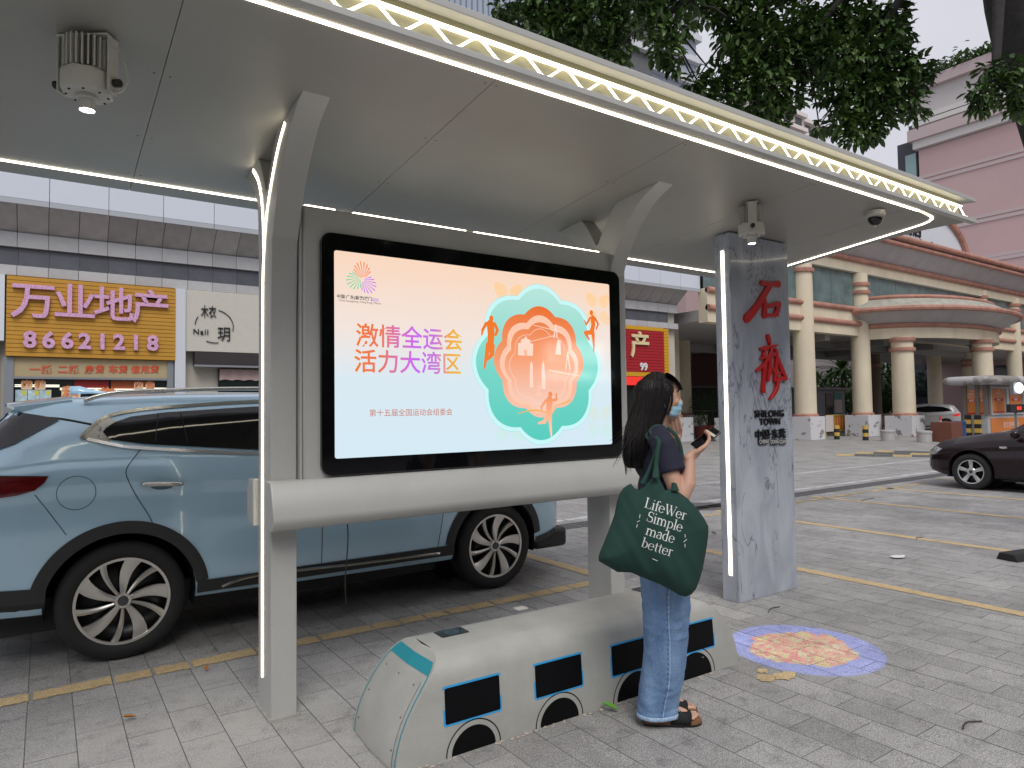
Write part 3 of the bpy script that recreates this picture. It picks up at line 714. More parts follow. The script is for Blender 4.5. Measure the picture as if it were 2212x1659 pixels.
# left end: teal frame round a screwed panel
def endp(y, z, off=0): return Vector((bench_x(z, 1) - .012 * (1 - abs(y) / .25) - off, y, z))
def endring(name, o0, o1, m_, off, ztop0, ztop1):
    A = []; Bq = []
    for zz in [.0 + .4 * k / 14 for k in range(15)]:
        A.append((-(halfw(zz) - o0), zz)); Bq.append((-(halfw(zz) - o1), zz))
    b__ = B()
    zt = [0, .05, .1, .15, .2, .25, .29, .32, .34, ztop1]
    for s_ in (-1, 1):
        b__.grid([[endp(s_ * (halfw(z) - o0), z, off), endp(s_ * (halfw(z) - o1), z, off)] for z in zt])
    b__.grid([[endp(-(halfw(z) - o0) + (2 * (halfw(z) - o0)) * k / 10, z, off) for k in range(11)] for z in (ztop1, (ztop0 + ztop1) / 2, ztop0)])
    return obj(name, b__, m_, bn)
endring('teal_frame', .014, .022, TEALV, .0012, .395, .352)
b__ = B(); b__.grid([[endp(-(halfw(z) - .045) + 2 * (halfw(z) - .045) * k / 8, z, .0035) for k in range(9)] for z in (.01, .06, .12, .18, .24, .29, .325)]); obj('end_panel', b__, PUTTY, bn, smooth=True)
b__ = B()
for y, z in ((-.15, .31), (0, .315), (.15, .31), (-.18, .2), (.18, .2), (-.19, .08), (.19, .08)): b__.ell(endp(y, z, .005), (.003, .004, .004), 8, 4)
obj('screws', b__, mat('rusty_screw', (.18, .12, .09), .6, .4), bn)
# wireless charging pads and a worn sticker on the seat
for px, py in ((619, 482), (1660, 250)):
    inv = (Matrix.Translation(bn.location) @ Matrix.Rotation(bn.rotation_euler.z, 4, 'Z')).inverted()
    q = inv @ gnd(*Tb(px, py), z=BH); xx, yy = q.x, max(-.05, min(.09, q.y))
    b__ = B(); b__.prism([(p[0], p[1]) for p in rrect(xx - .075, xx + .075, yy - .05, yy + .05, .01, 4)], BH + .0003, BH + .0025, 'z'); pad = obj('charging_pad', b__, mat('pad_glass', (.012, .014, .018), .08, coat=.5), bn)
    b__ = B()
    for r_ in (.034, .024, .013): b__.grid([[(xx + rr_ * math.cos(2 * math.pi * k / 28), yy + rr_ * math.sin(2 * math.pi * k / 28), BH + .003) for k in range(29)] for rr_ in (r_, r_ - .0028)])
    obj('pad_rings', b__, mat('pad_ring', (.12, .20, .25), .4), pad)
b__ = B(); q = inv @ gnd(*Tb(990, 353), z=BH); b__.prism(rrect(q.x - .035, q.x + .035, q.y - .03, q.y + .03, .006, 3), BH + .0002, BH + .0012, 'z'); obj('worn_sticker', b__, mat('sticker', (.50, .48, .46), .35), bn)
# mortar crumbs along the foot of the bench
b__ = B()
for k in range(70):
    t_ = random.random(); x_ = BL0 + .1 + 1.85 * t_; s_ = random.uniform(.003, .009); b__.ell((x_, -.252 - random.uniform(0, .02), .003), (s_ * 1.6, s_, s_ * .6), 6, 4)
o = obj('mortar_crumbs', b__, mat('mortar', (.45, .38, .33), .9), None, kind='stuff'); o.location = bn.location; o.rotation_euler = bn.rotation_euler

# ================================================================== CARS
def car(name, label, loc, rz, P, group=None):
    """local frame: x forward, y to the car's left, z up; origin on the ground under the rear axle"""
    t = thing(name, label, 'car', loc, rz, group)
    paint, wb, tr = P['paint'], P['wb'], P['tr']
    def sec(x):
        w_, zb, zs_, zt, wr = lerp(P['plan'], x), lerp(P['bot'], x), lerp(P['belt'], x), lerp(P['top'], x), lerp(P['roofw'], x)
        h = max(.02, zt - zs_); H_ = zs_ - zb
        wr = min(wr, w_ * .95)
        c = [(0, zb), (w_ * .80, zb), (w_ * .955, zb + .04), (w_ * .985, zb + H_ * .22), (w_ * 1.0, zb + H_ * .52), (w_ * .985, zb + H_ * .72), (w_ * .992, zs_ - H_ * .17), (w_ * .965, zs_ - H_ * .05), (w_ * .935, zs_)]
        wt = w_ * .93
        c += [(wt + (wr - wt) * .45, zs_ + h * .45), (wr + (wt - wr) * .12, zs_ + h * .80), (wr * .93, zs_ + h * .93), (wr * .6, zs_ + h * .99), (0, zs_ + h)]
        q = crom([(a, b_, 0) for a, b_ in c], 3); return [(p.x, p.y) for p in q]
    x0, x1 = P['top'][0][0], P['top'][-1][0]; xs = sorted(set([x0 + (x1 - x0) * k / 70 for k in range(71)] + [a for a, _ in P['top']]))
    rings = []
    for x in xs:
        h = sec(x); rings.append([Vector((x, -y, z)) for y, z in h] + [Vector((x, y, z)) for y, z in h[::-1][1:-1]])
    b = B(); b.loft(rings); body = obj('body', b, paint, t)
    for ax in (0, wb):
        cb = B(); cb.lathe([(tr + .055, -1.2), (tr + .055, 1.2)], (ax, 0, tr + .01), 40, 'y'); co = obj('cut', cb, None, t)
        md = body.modifiers.new('b', 'BOOLEAN'); md.object = co; md.operation = 'DIFFERENCE'; md.solver = 'EXACT'; applied(body)
        bpy.data.objects.remove(co)
    body.data.materials.clear(); body.data.materials.append(paint)
    body.data.polygons.foreach_set('use_smooth', [True] * len(body.data.polygons)); body.data.set_sharp_from_angle(angle=R(32))
    cache = {}
    def f(x, z):
        kx = round(x, 3)
        if kx not in cache: cache[kx] = sec(kx)
        h = cache[kx]; best = 0
        for (a, b1), (c, d) in zip(h, h[1:]):
            if min(b1, d) - 1e-6 <= z <= max(b1, d) + 1e-6 and abs(d - b1) > 1e-6:
                best = max(best, a + (c - a) * (z - b1) / (d - b1))
        return best
    def gtop(x, y):
        kx = round(x, 3)
        if kx not in cache: cache[kx] = sec(kx)
        h = cache[kx]; best = 0; y = abs(y)
        for (a, b1), (c, d) in zip(h, h[1:]):
            if min(a, c) - 1e-6 <= y <= max(a, c) + 1e-6 and abs(c - a) > 1e-6: best = max(best, b1 + (d - b1) * (y - a) / (c - a))
        return best
    def patch(nm, poly, off, m_, par=t, s=-1, sub=3, th=.004):
        me = bpy.data.meshes.new(nm); bm = bmesh.new(); vs = [bm.verts.new((x, 0, z)) for x, z in poly]; bm.faces.new(vs)
        bmesh.ops.triangulate(bm, faces=bm.faces)
        for _ in range(sub): bmesh.ops.subdivide_edges(bm, edges=[e for e in bm.edges if e.calc_length() > .07], cuts=1, use_grid_fill=False); bmesh.ops.triangulate(bm, faces=bm.faces)
        for v in bm.verts: v.co.y = s * (f(v.co.x, v.co.z) + off)
        bmesh.ops.recalc_face_normals(bm, faces=bm.faces)
        bm.to_mesh(me); bm.free()
        o = obj(nm, me, m_, par, smooth=True); return o
    def rib(nm, path, w_, off, m_, par=t, s=-1, n=4, curve=True):
        pts = crom([(x, 0, z) for x, z in path], n) if curve else [Vector((x, 0, z)) for x, z in path]
        ws = w_ if isinstance(w_, (list, tuple)) else None; rows = []
        for i, p in enumerate(pts):
            d = (pts[min(i + 1, len(pts) - 1)] - pts[max(i - 1, 0)]).normalized(); u = Vector((-d.z, 0, d.x))
            ww = w_ if ws is None else ws[0] + (ws[1] - ws[0]) * i / (len(pts) - 1)
            row = []
            for k in (-.5, 0, .5):
                q = p + u * ww * k; row.append(Vector((q.x, s * (f(q.x, q.z) + off + (0 if k else min(.003, ww * .3))), q.z)))
            rows.append(row)
        b__ = B(); b__.grid(rows); b__.grid([[r_[0], Vector((r_[0].x, r_[0].y - s * (off + .02), r_[0].z))] for r_ in rows]); b__.grid([[r_[-1], Vector((r_[-1].x, r_[-1].y - s * (off + .02), r_[-1].z))] for r_ in rows])
        return obj(nm, b__, m_, par)
    for s in (-1, 1):
        for nm, poly, off, m_ in P['patches']: patch(nm, poly, off, m_, s=s)
        for nm, path, w_, off, m_ in P['ribs']: rib(nm, path, w_, off, m_, s=s)
    for nm, xa, xb, ya, yb, m_, n in P.get('tops', []):
        b__ = B(); b__.grid([[Vector((xa(v) + (xb(v) - xa(v)) * u / n, ya + (yb - ya) * v_ / 20, gtop(xa(v) + (xb(v) - xa(v)) * u / n, ya + (yb - ya) * v_ / 20) + .004)) for u in range(n + 1)] for v_ in range(21) for v in [v_ / 20]])
        obj(nm, b__, m_, t, smooth=True)
    # wheels
    tyre_m = mat('tyre_rubber', (.018, .018, .019), .75, bump=.2, bscale=80); dark = mat('rim_dark', (.01, .01, .012), .3, .5)
    for ax in (0, wb):
        for s in (-1, 1):
            yo = lerp(P['plan'], ax) - .015
            wt = .215; cyl = lambda prof: prof
            b__ = B(); r = tr
            b__.lathe([(P['rim'] - .004, yo - .018), (P['rim'] + .012, yo - .004), (P['rim'] + (r - P['rim']) * .45, yo + .004), (r - .028, yo - .004), (r - .010, yo - .018), (r, yo - .04), (r, yo - wt + .04), (r - .012, yo - wt + .01), (P['rim'], yo - wt)], (0, 0, 0), 56, 'y', caps=False)
            M_ = Matrix.Translation((ax, 0, tr)) @ Matrix.Diagonal((1, s, 1, 1))
            b__.v = [tuple(M_ @ Vector(v)) for v in b__.v]; wheel = obj('wheel', b__, tyre_m, t, smooth='auto', angle=50)
            b__ = B(); b__.lathe([(.001, yo - .085), (P['rim'] * .5, yo - .085), (P['rim'] - .02, yo - .075), (P['rim'] - .012, yo - .02)], (0, 0, 0), 40, 'y', caps=False)
            b__.v = [tuple(M_ @ Vector(v)) for v in b__.v]; obj('rim_well', b__, dark, wheel, smooth=True)
            b__ = B(); b__.lathe([(P['rim'] - .016, yo - .02), (P['rim'] - .014, yo - .008), (P['rim'] + .002, yo - .006), (P['rim'] + .002, yo - .02)], (0, 0, 0), 56, 'y', caps=False)
            P['spokes'](b__, P['rim'] - .01, yo)
            b__.v = [tuple(M_ @ Vector(v)) for v in b__.v]; rim = obj('rim', b__, P['rim_m'], wheel, smooth='auto', angle=30)
            b__ = B(); b__.lathe([(.001, yo - .002), (.026, yo - .002), (.030, yo - .008), (.030, yo - .03)], (0, 0, 0), 24, 'y', caps=False)
            b__.v = [tuple(M_ @ Vector(v)) for v in b__.v]; obj('hub_cap', b__, mat('hub_cap', (.08, .085, .09), .25, .7), wheel, smooth='auto')
            if P.get('liner', True):
                b__ = B(); n_ = 20; rr = tr + .053
                b__.grid([[Vector((ax + rr * math.cos(math.pi * (k / n_ * 1.16 - .08)), s * yy, tr + .01 + rr * math.sin(math.pi * (k / n_ * 1.16 - .08)))) for k in range(n_ + 1)] for yy in (yo - .02, .35)])
                b__.add([Vector((ax + rr * math.cos(2 * math.pi * k / 32), s * .35, tr + .01 + rr * math.sin(2 * math.pi * k / 32))) for k in range(32)], [tuple(range(32))]); obj('wheel_arch_liner', b__, BLKM, t, smooth='auto')
    wz = P.get('under', .20); b = B(); b.box(x0 + .35, wb - tr - .12, -.72, .72, wz, wz + .2); b.box(x0 + .35, x1 - .3, -.45, .45, wz, wz + .2); obj('underbody_shade', b, BLKM, t)  # black box added below the floor to deepen the shade under the car
    P['extra'](t, f, gtop, patch, rib)
    return t
CHROME = mat('bright_trim', (.62, .61, .58), .18, .95)
CLAD = mat('grey_black_cladding', (.028, .029, .031), .5, bump=.05, bscale=300)
SEAMM = mat('panel_gap', (.012, .014, .016), .7)
CGLASS = mat('tinted_car_glass', (.004, .004, .005), .03, spec=.6)
BLUEP = mat('pale_blue_metallic_paint', (.47, .70, .88), .18, .1, coat=1.0)
def suv_spokes(b, r, yo):
    for k in range(5):
        a0 = 2 * math.pi * k / 5 + .3
        def pt(rr, a, y): return Vector((rr * math.cos(a), y, rr * math.sin(a)))
        # wide blade
        for (ha, hw0, hw1, tw, d) in ((0, .013, .047, .22, 0), (.64, .007, .020, .18, .004)):
            rows = []
            for i in range(7):
                u = i / 6; rr = .03 + (r - .03) * u; a = a0 + ha + tw * u * u * -1; w_ = hw0 + (hw1 - hw0) * u ** 1.1; da = w_ / rr; yc = yo - .012 - .012 * math.sin(math.pi * u) - d
                rows.append([pt(rr, a - da, yc - .004), pt(rr, a, yc + .001), pt(rr, a + da, yc - .004), pt(rr, a + da, yc - .03), pt(rr, a - da, yc - .03)])
            b.loft(rows)
    b.lathe([(.001, yo - .012), (.045, yo - .014), (.055, yo - .03)], (0, 0, 0), 24, 'y', caps=False)
SX, SYc = .408, 5.79      # rear axle position, centreline
def ux(px, py, Y=4.85, z=False): q = aty(px, py, Y); return (q.x - SX, q.z)
# side windows, in side view
up = [(.182 - SX, 1.376), (.267 - SX, 1.462), (.334 - SX, 1.503), (.451 - SX, 1.533), (.651 - SX, 1.556), (1.236 - SX, 1.592), (2.1 - SX, 1.598), (2.6 - SX, 1.545)]
lo = [(.182 - SX, 1.372), (.35 - SX, 1.325), (.524 - SX, 1.294), (1.224 - SX, 1.228), (2.3 - SX, 1.165), (3.05 - SX, 1.12)]
uP = [(p.x, p.y) for p in crom([(a, b_, 0) for a, b_ in up], 4)]; lP = [(p.x, p.y) for p in crom([(a, b_, 0) for a, b_ in lo], 4)]
out_ = uP + lP[::-1]
def inset(poly, d):
    n = len(poly); res = []
    for i in range(n):
        a, b_, c = Vector(poly[i - 1]), Vector(poly[i]), Vector(poly[(i + 1) % n]); e1 = (b_ - a); e2 = (c - b_)
        n1 = Vector((-e1.y, e1.x)).normalized() if e1.length > 1e-6 else Vector((0, 0)); n2 = Vector((-e2.y, e2.x)).normalized() if e2.length > 1e-6 else n1
        m_ = (n1 + n2); m_ = m_.normalized() if m_.length > .1 else n1
        res.append(tuple(b_ - m_ * d))
    return res
GT = lambda a: (a[0] - SX, a[1])
def mono(p, q, t): return (p[0] + (q[0] - p[0]) * t, p[1] + (q[1] - p[1]) * t)
glass_poly = [(.275 - SX, 1.368), (.315 - SX, 1.425), (.375 - SX, 1.468), (.46 - SX, 1.499), (.655 - SX, 1.523), (1.236 - SX, 1.558), (2.05 - SX, 1.562), (2.5 - SX, 1.50), (2.95 - SX, 1.16), (2.3 - SX, 1.20), (1.224 - SX, 1.255), (.524 - SX, 1.322), (.36 - SX, 1.352)]
door_line = [(.513, 1.301), (.46, 1.235), (.418, 1.165), (.43, 1.10), (.48, .99), (.546, .869), (.579, .784)]
arch_r = .445; acz = .385
def archpath(ax, r0, a0, a1, zc=.37, n=24): return [(ax + r0 * math.cos(R(a0 + (a1 - a0) * k / n)), zc + r0 * math.sin(R(a0 + (a1 - a0) * k / n))) for k in range(n + 1)]
WBS = 2.752
def suv_extra(t, f, g, patch, rib):
    red = mat('tail_lamp_red', (.13, .004, .006), .12, coat=1, var=.4, vscale=30, stretch=(.3, 1, 3))
    for s in (-1, 1):
        # chrome outline as a tube of flat section following the glass edge
        pts = uP[::-1] + lP[1:]
        b = B(); rows = []
        C = [Vector((x, s * (f(x, z) + .006), z)) for x, z in pts]
        strip(b, C, .020, .008, (0, s, .25)); o = obj('window_trim', b, CHROME, t)
        C = [(.175, 1.373), (.215, 1.395), (.262, 1.42), (.29, 1.44)]
        patch('quarter_trim', [(.178 - SX, 1.374), (.262 - SX, 1.46), (.33 - SX, 1.497), (.375 - SX, 1.472), (.315 - SX, 1.43), (.272 - SX, 1.368), (.34 - SX, 1.345), (.33 - SX, 1.334)], .009, mat('brushed_trim', (.36, .35, .32), .3, .8), s=s)
        # pillar lines over the glass
        for x_, dx in ((.60, .035), (.735, .02)):
            patch('pillar_gap', [(x_ - .045 + .03 - SX, 1.335), (x_ - .045 + .036 - SX, 1.335), (x_ + .02 - SX, 1.515), (x_ + .014 - SX, 1.515)] if x_ < .7 else [(x_ + .04 - SX, 1.32), (x_ + .045 - SX, 1.32), (x_ + .02 - SX, 1.525), (x_ + .015 - SX, 1.525)], .012, SEAMM, s=s)
        patch('pillar_panel', [(1.72 - SX, 1.24), (1.80 - SX, 1.235), (1.80 - SX, 1.55), (1.72 - SX, 1.55)], .011, BLK, s=s)
        tl = [(-.235, 1.165), (.017, 1.150), (.0, 1.118), (-.047, 1.075), (-.13, 1.052), (-.235, 1.04)]
        patch('tail_light', [(x - SX, z) for x, z in tl], .012, red, s=s, th=.02)
        patch('rear_quarter_glass', [(x - SX, z) for x, z in [(.075, 1.488), (-.02, 1.512), (-.20, 1.548), (-.24, 1.50), (-.26, 1.33), (-.23, 1.315), (-.144, 1.352), (-.03, 1.425)]], .012, CGLASS, s=s)
        patch('light_edge', [(x - SX, z) for x, z in [(-.235, 1.172), (.022, 1.155), (.017, 1.150), (-.235, 1.165)]], .013, BLK, s=s)
        if s < 0:
            n = 30; fx, fz, fr = .158 - SX, 1.045, .102
            ring = lambda r_: [Vector((fx + r_ * math.cos(2 * math.pi * k / n), s * (f(fx + r_ * math.cos(2 * math.pi * k / n), fz + r_ * math.sin(2 * math.pi * k / n)) + .0015), fz + r_ * math.sin(2 * math.pi * k / n))) for k in range(n + 1)]
            b = B(); b.grid([ring(fr), ring(fr - .0035)]); obj('fuel_flap_gap', b, SEAMM, t)
        for hx in (.622, 1.72):
            x_ = hx - SX; z_ = 1.066 - (0 if hx < 1 else .02); y_ = f(x_, z_)
            b = B(); b.tube(crom([(x_ - .118, s * (y_ - .005), z_ + .004), (x_ - .10, s * (y_ + .03), z_ + .006), (x_, s * (y_ + .042), z_ + .002), (x_ + .09, s * (y_ + .034), z_ - .004), (x_ + .118, s * (y_ - .005), z_ - .008)], 4), [.006] + [.012] * 3 + [.015] * 11 + [.012, .006], 8)
            obj('door_handle', b, CHROME, t, smooth=True)
            b = B(); b.ell((x_, s * (y_ - .004), z_ - .008), (.075, .006, .028), 16, 8); obj('handle_cup', b, mat('handle_cup', (.10, .15, .19), .3, .3), t, smooth=True)
        for rl in ([(.19, 0), (.35, 0), (.64, 0), (1.25, 0), (2.1, 0), (2.35, 0)],):
            pts = crom([(.20 - SX, s * .655, 1.603), (.35 - SX, s * .662, 1.650), (.62 - SX, s * .665, 1.670), (1.25 - SX, s * .665, 1.688), (2.05 - SX, s * .655, 1.680), (2.4 - SX, s * .64, 1.640)], 6)
            b = B(); b.tube(pts, .014, 8); obj('roof_rail', b, CHROME, t, smooth=True)
        # door mirror
        b = B(); b.ell((2.72 - SX, s * 1.02, 1.17), (.07, .11, .085), 14, 10); obj('door_mirror', b, BLUEP, t, smooth=True)
    # spoiler, fin
    b = B(); rows = []
    for k in range(17):
        y = -.60 + 1.2 * k / 16; e = 1 - abs(y / .60) ** 4
        xr = -.16 - .06 * e; rows.append([Vector((.14 - SX, y * 1.04, 1.612 + .035 * e)), Vector((xr - SX, y * 1.06, 1.568 + .03 * e)), Vector((xr - SX, y * 1.06, 1.548 + .028 * e)), Vector((-.06 - SX, y * 1.05, 1.525 + .03 * e)), Vector((.14 - SX, y * 1.04, 1.54 + .035 * e))])
    b.loft(rows); obj('spoiler', b, BLUEP, t, smooth='auto')
    b = B(); b.loft([[Vector((x - SX, -w_, z0)), Vector((x - SX, 0, z1)), Vector((x - SX, w_, z0))] for x, w_, z0, z1 in ((.14, .004, 1.66, 1.72), (.20, .02, 1.665, 1.722), (.27, .03, 1.668, 1.70), (.36, .03, 1.67, 1.682), (.42, .01, 1.67, 1.674))]); obj('antenna_fin', b, BLUEP, t, smooth=True)
    # number-plate side bumper skin
    b = B(); b.box(-.60 - SX + .0, -.5 - SX, -.80, .80, .33, .50); obj('rear_bumper_guard', b, CLAD, t, bevel=.03)
    b = B(); b.box(WBS + .55, WBS + .93, -.72, .72, .22, .40); obj('front_lip', b, CLAD, t, bevel=.04)
xs_top = [(-.53, .55), (-.57, .75), (-.60, .95), (-.56, 1.10), (-.52, 1.18)]
SUVP = dict(paint=BLUEP, wb=WBS, tr=.36, rim=.262, rim_m=mat('machined_alloy', (.62, .60, .57), .28, .85), spokes=suv_spokes,
    plan=[(-.985, .60), (-.95, .72), (-.88, .82), (-.75, .885), (-.5, .925), (0, .935), (.8, .935), (2.0, .935), (2.75, .93), (3.1, .915), (3.35, .86), (3.52, .76), (3.66, .60), (3.72, .45)],
    bot=[(-.985, .50), (-.93, .36), (-.6, .33), (.3, .30), (2.3, .28), (3.2, .30), (3.6, .34), (3.72, .45)],
    belt=[(-.985, 1.06), (-.90, 1.16), (-.6, 1.24), (-.35, 1.27), (0, 1.275), (.8, 1.235), (2.3, 1.14), (2.75, 1.08), (3.2, 1.0), (3.55, .90), (3.72, .74)],
    top=[(-.985, 1.10), (-.93, 1.20), (-.84, 1.28), (-.70, 1.42), (-.60, 1.54), (-.52, 1.592), (-.35, 1.628), (-.1, 1.645), (.3, 1.662), (.9, 1.672), (1.5, 1.66), (1.9, 1.60), (2.25, 1.44), (2.6, 1.22), (2.75, 1.15), (3.1, 1.10), (3.45, 1.0), (3.66, .88), (3.72, .78)],
    roofw=[(-.985, .55), (-.7, .60), (-.5, .62), (0, .645), (1.2, .645), (1.9, .62), (2.5, .66), (2.8, .74), (3.4, .66), (3.72, .4)],
    patches=[('side_window', glass_poly, .007, CGLASS)],
    ribs=[('door_gap', [(x - SX, z) for x, z in door_line], .005, .0012, SEAMM), ('door_gap', [(1.655 - SX, 1.22), (1.655 - SX, .9), (1.655 - SX, .42)], .005, .0012, SEAMM), ('door_gap', [(2.68 - SX, 1.12), (2.66 - SX, .8), (2.60 - SX, .42)], .005, .0012, SEAMM),
          ('bumper_gap', [(-.047 - SX, 1.05), (.03 - SX, .93), (.11 - SX, .80)], .004, .0012, SEAMM), ('hatch_gap', [(-.03 - SX, 1.50), (.08 - SX, 1.49), (.24 - SX, 1.452)], .013, .0015, SEAMM),
          ('arch_cladding', archpath(0, .455, 172, 8, .36), .075, .012, CLAD), ('arch_cladding', archpath(WBS, .455, 172, 8, .36), .075, .012, CLAD),
          ('sill_cladding', [(.42, .34), (1.2, .34), (2.34, .34)], .16, .012, CLAD), ('sill_trim', [(.57, .36), (.80, .405), (1.5, .385), (2.12, .375), (2.2, .365)], .020, .021, CHROME),
          ('bumper_cladding', [(-.90, .43), (-.70, .43), (-.40, .415)], .17, .012, CLAD), ('bumper_cladding', [(WBS + .45, .32), (WBS + .75, .36)], .12, .012, CLAD)],
    tops=[], extra=suv_extra)
# the rear glass
def rear_glass(t, f, g):
    b = B(); rows = []
    for k in range(21):
        y = -.56 + 1.12 * k / 20; row = []
        for j in range(9):
            u = j / 8; z = 1.53 - .33 * u; yy = y * (1 + .10 * u)
            lo_, hi_ = -.985, -.3
            for _ in range(24):
                mid = (lo_ + hi_) / 2
                if g(mid, yy) < z: lo_ = mid
                else: hi_ = mid
            row.append(Vector((lo_ - .006, yy, z + .004)))
        rows.append(row)
    b.grid(rows); return obj('rear_window', b, CGLASS, t, smooth=True)
_e = suv_extra
def suv_extra2(t, f, g, patch, rib): _e(t, f, g, patch, rib); rear_glass(t, f, g)
SUVP['extra'] = suv_extra2
suv = car('parked_car', 'pale blue sport utility car with black cladding parked behind the bus shelter', (SX, SYc, 0), 0, SUVP)
#@@END2

# ================================================================== PERSON
SKIN = mat('skin', (.56, .33, .235), .5, var=.06, vscale=14, bump=.04, bscale=200)
HAIRM = mat('black_hair', (.008, .006, .006), .5, spec=.25)
def capsule(b, a, c, ra, rb, n=14):
    a, c = Vector(a), Vector(c); d = (c - a).normalized(); K = []
    for k in range(5): q = math.pi / 2 * (1 - k / 5); K.append((a - d * ra * math.sin(q), ra * math.cos(q)))
    K.append((a, ra)); K.append((c, rb))
    for k in range(1, 6): q = math.pi / 2 * k / 5; K.append((c + d * rb * math.sin(q), max(rb * math.cos(q), 1e-4)))
    b.tube([p for p, _ in K], [max(r, 1e-4) for _, r in K], n)
def limbc(b, pts, rs):
    for i in range(len(pts) - 1): capsule(b, pts[i], pts[i + 1], rs[i], rs[i + 1])
def remesh(name, b, vox, m_, parent, smooth=3, disp=None):
    o = obj(name, b, None, parent, fix=False)
    md = o.modifiers.new('r', 'REMESH'); md.mode = 'VOXEL'; md.voxel_size = vox
    if smooth: s_ = o.modifiers.new('s', 'SMOOTH'); s_.iterations = smooth; s_.factor = .5
    applied(o); o.data.materials.clear(); o.data.materials.append(m_)
    if disp:
        from mathutils import noise as N_
        o.data.update()
        vn = [v.normal.copy() for v in o.data.vertices]
        for v, n_ in zip(o.data.vertices, vn): v.co += n_ * disp(v.co, N_)
        o.data.update()
    o.data.polygons.foreach_set('use_smooth', [True] * len(o.data.polygons)); return o
def sm_union(*a): pass
PW = (2.49, 2.36, 0); PR = R(-36)
wm = thing('person', 'woman in navy t-shirt, wide blue jeans and face mask standing beside the bus bench', 'person', PW, PR)
# local frame: +x forward, +y her left, z up
b = B()
HC = Vector((.012, 0, 1.556))
b.ell(HC, (.094, .074, .108), 24, 16); b.ell((.048, 0, 1.505), (.055, .052, .062), 20, 12); b.ell((.062, 0, 1.475), (.034, .034, .026), 16, 10)
b.ell((.098, 0, 1.524), (.014, .012, .016), 12, 8); capsule(b, (.094, 0, 1.558), (.112, 0, 1.530), .008, .010)
capsule(b, (.085, -.03, 1.578), (.088, .03, 1.578), .012, .012)
for s_ in (-1, 1): b.ell((.070, s_ * .036, 1.533), (.026, .022, .026), 12, 8); b.ell((-.002, s_ * .076, 1.535), (.014, .008, .028), 12, 8)
limbc(b, [(-.028, 0, 1.34), (-.012, 0, 1.42), (.004, 0, 1.49)], [.056, .050, .052])
b.ell((-.015, 0, 1.26), (.092, .135, .13), 20, 14); b.ell((.02, 0, 1.22), (.085, .12, .08), 20, 12); b.ell((-.005, 0, 1.08), (.082, .112, .15), 20, 14); b.ell((-.015, 0, .93), (.105, .145, .11), 20, 14)
limbc(b, [(-.02, -.15, 1.352), (-.025, 0, 1.372), (-.02, .15, 1.352)], [.046, .052, .046])
RS, RE, RW = (-.015, -.178, 1.335), (.045, -.235, 1.085), (.105, -.195, 1.275)
limbc(b, [RS, (.008, -.212, 1.21), RE], [.047, .041, .035]); limbc(b, [RE, (.085, -.222, 1.155), RW], [.036, .035, .022])
LS, LE, LW = (-.015, .178, 1.335), (.05, .205, 1.11), (.10, .06, 1.33)
limbc(b, [LS, (.01, .205, 1.22), LE], [.047, .041, .034]); limbc(b, [LE, (.10, .165, 1.19), LW], [.035, .033, .023])
for s_, fx, fy in ((-1, -.093, -.048), (1, -.085, .066)):
    limbc(b, [(-.01, s_ * .08, .88), (.012, s_ * .075, .50), (fx + .045, fy, .10)], [.080, .055, .036])
    limbc(b, [(fx + .03, fy, .055), (fx + .11, fy, .060), (fx + .17, fy, .045)], [.034, .032, .026]); b.ell((fx + .155, fy, .040), (.05, .038, .018), 14, 8)
    for k in range(5):
        yy = fy + s_ * -1 * (-.030 + .0145 * k) * -1; Lx = [.232, .238, .232, .224, .212][k if s_ > 0 else k]
        rr = [.0115, .009, .0085, .008, .0075][k]; yy = fy + (-s_) * (-1) * 0 + (s_ * (-.028 + .0145 * k))
        capsule(b, (fx + .17, yy, .040), (fx + Lx, yy, .036), rr, rr * .95)
# right hand holding the phone: palm under it, four fingers wrapped round the far edge, thumb alongside
def hand(b, W, fwd, out, up, s=1.0, curl=1.0, spread=.0):
    W, fwd, out, up = Vector(W), Vector(fwd).normalized(), Vector(out).normalized(), Vector(up).normalized()
    pc = W + fwd * .055
    M_ = Matrix((fwd, out, up)).transposed()
    b.ell(pc, (.050, .038, .015), 16, 10, M=M_)
    limbc(b, [W - fwd * .01, W + fwd * .03], [.023, .022])
    for k in range(4):
        o_ = -.029 + .0195 * k; L_ = [.026, .030, .029, .023][k]
        p0 = W + fwd * .085 + out * o_; a1 = .35 * curl; a2 = 1.0 * curl; a3 = 1.6 * curl
        p1 = p0 + (fwd * math.cos(a1) + up * math.sin(a1)) * L_ * 1.15
        p2 = p1 + (fwd * math.cos(a2) + up * math.sin(a2)) * L_ * .85
        p3 = p2 + (fwd * math.cos(a3) + up * math.sin(a3)) * L_ * .62
        limbc(b, [pc + out * o_ + fwd * .012, p0, p1, p2, p3], [.0105, .0098, .0088, .0080, .0070])
    t0 = W + fwd * .030 + out * .032; t1 = t0 + fwd * .030 + out * .016 + up * .016; t2 = t1 + fwd * .030 + up * .010; t3 = t2 + fwd * .022 - out * .004 + up * .004
    limbc(b, [W + fwd * .02 + out * .018, t0, t1, t2, t3], [.014, .013, .0110, .0098, .0082])
hf = Vector((.72, .06, .52)); hu = Vector((-.52, .15, .80)); ho = hf.cross(hu).normalized() * 1
hand(b, RW, hf, -ho, hu)
lf = Vector((-.20, -.45, .75)); lu = Vector((-.3, .1, .9)); hand(b, LW, lf, lf.cross(lu), lu, curl=.6)
remesh('body', b, .0042, SKIN, wm, 3)
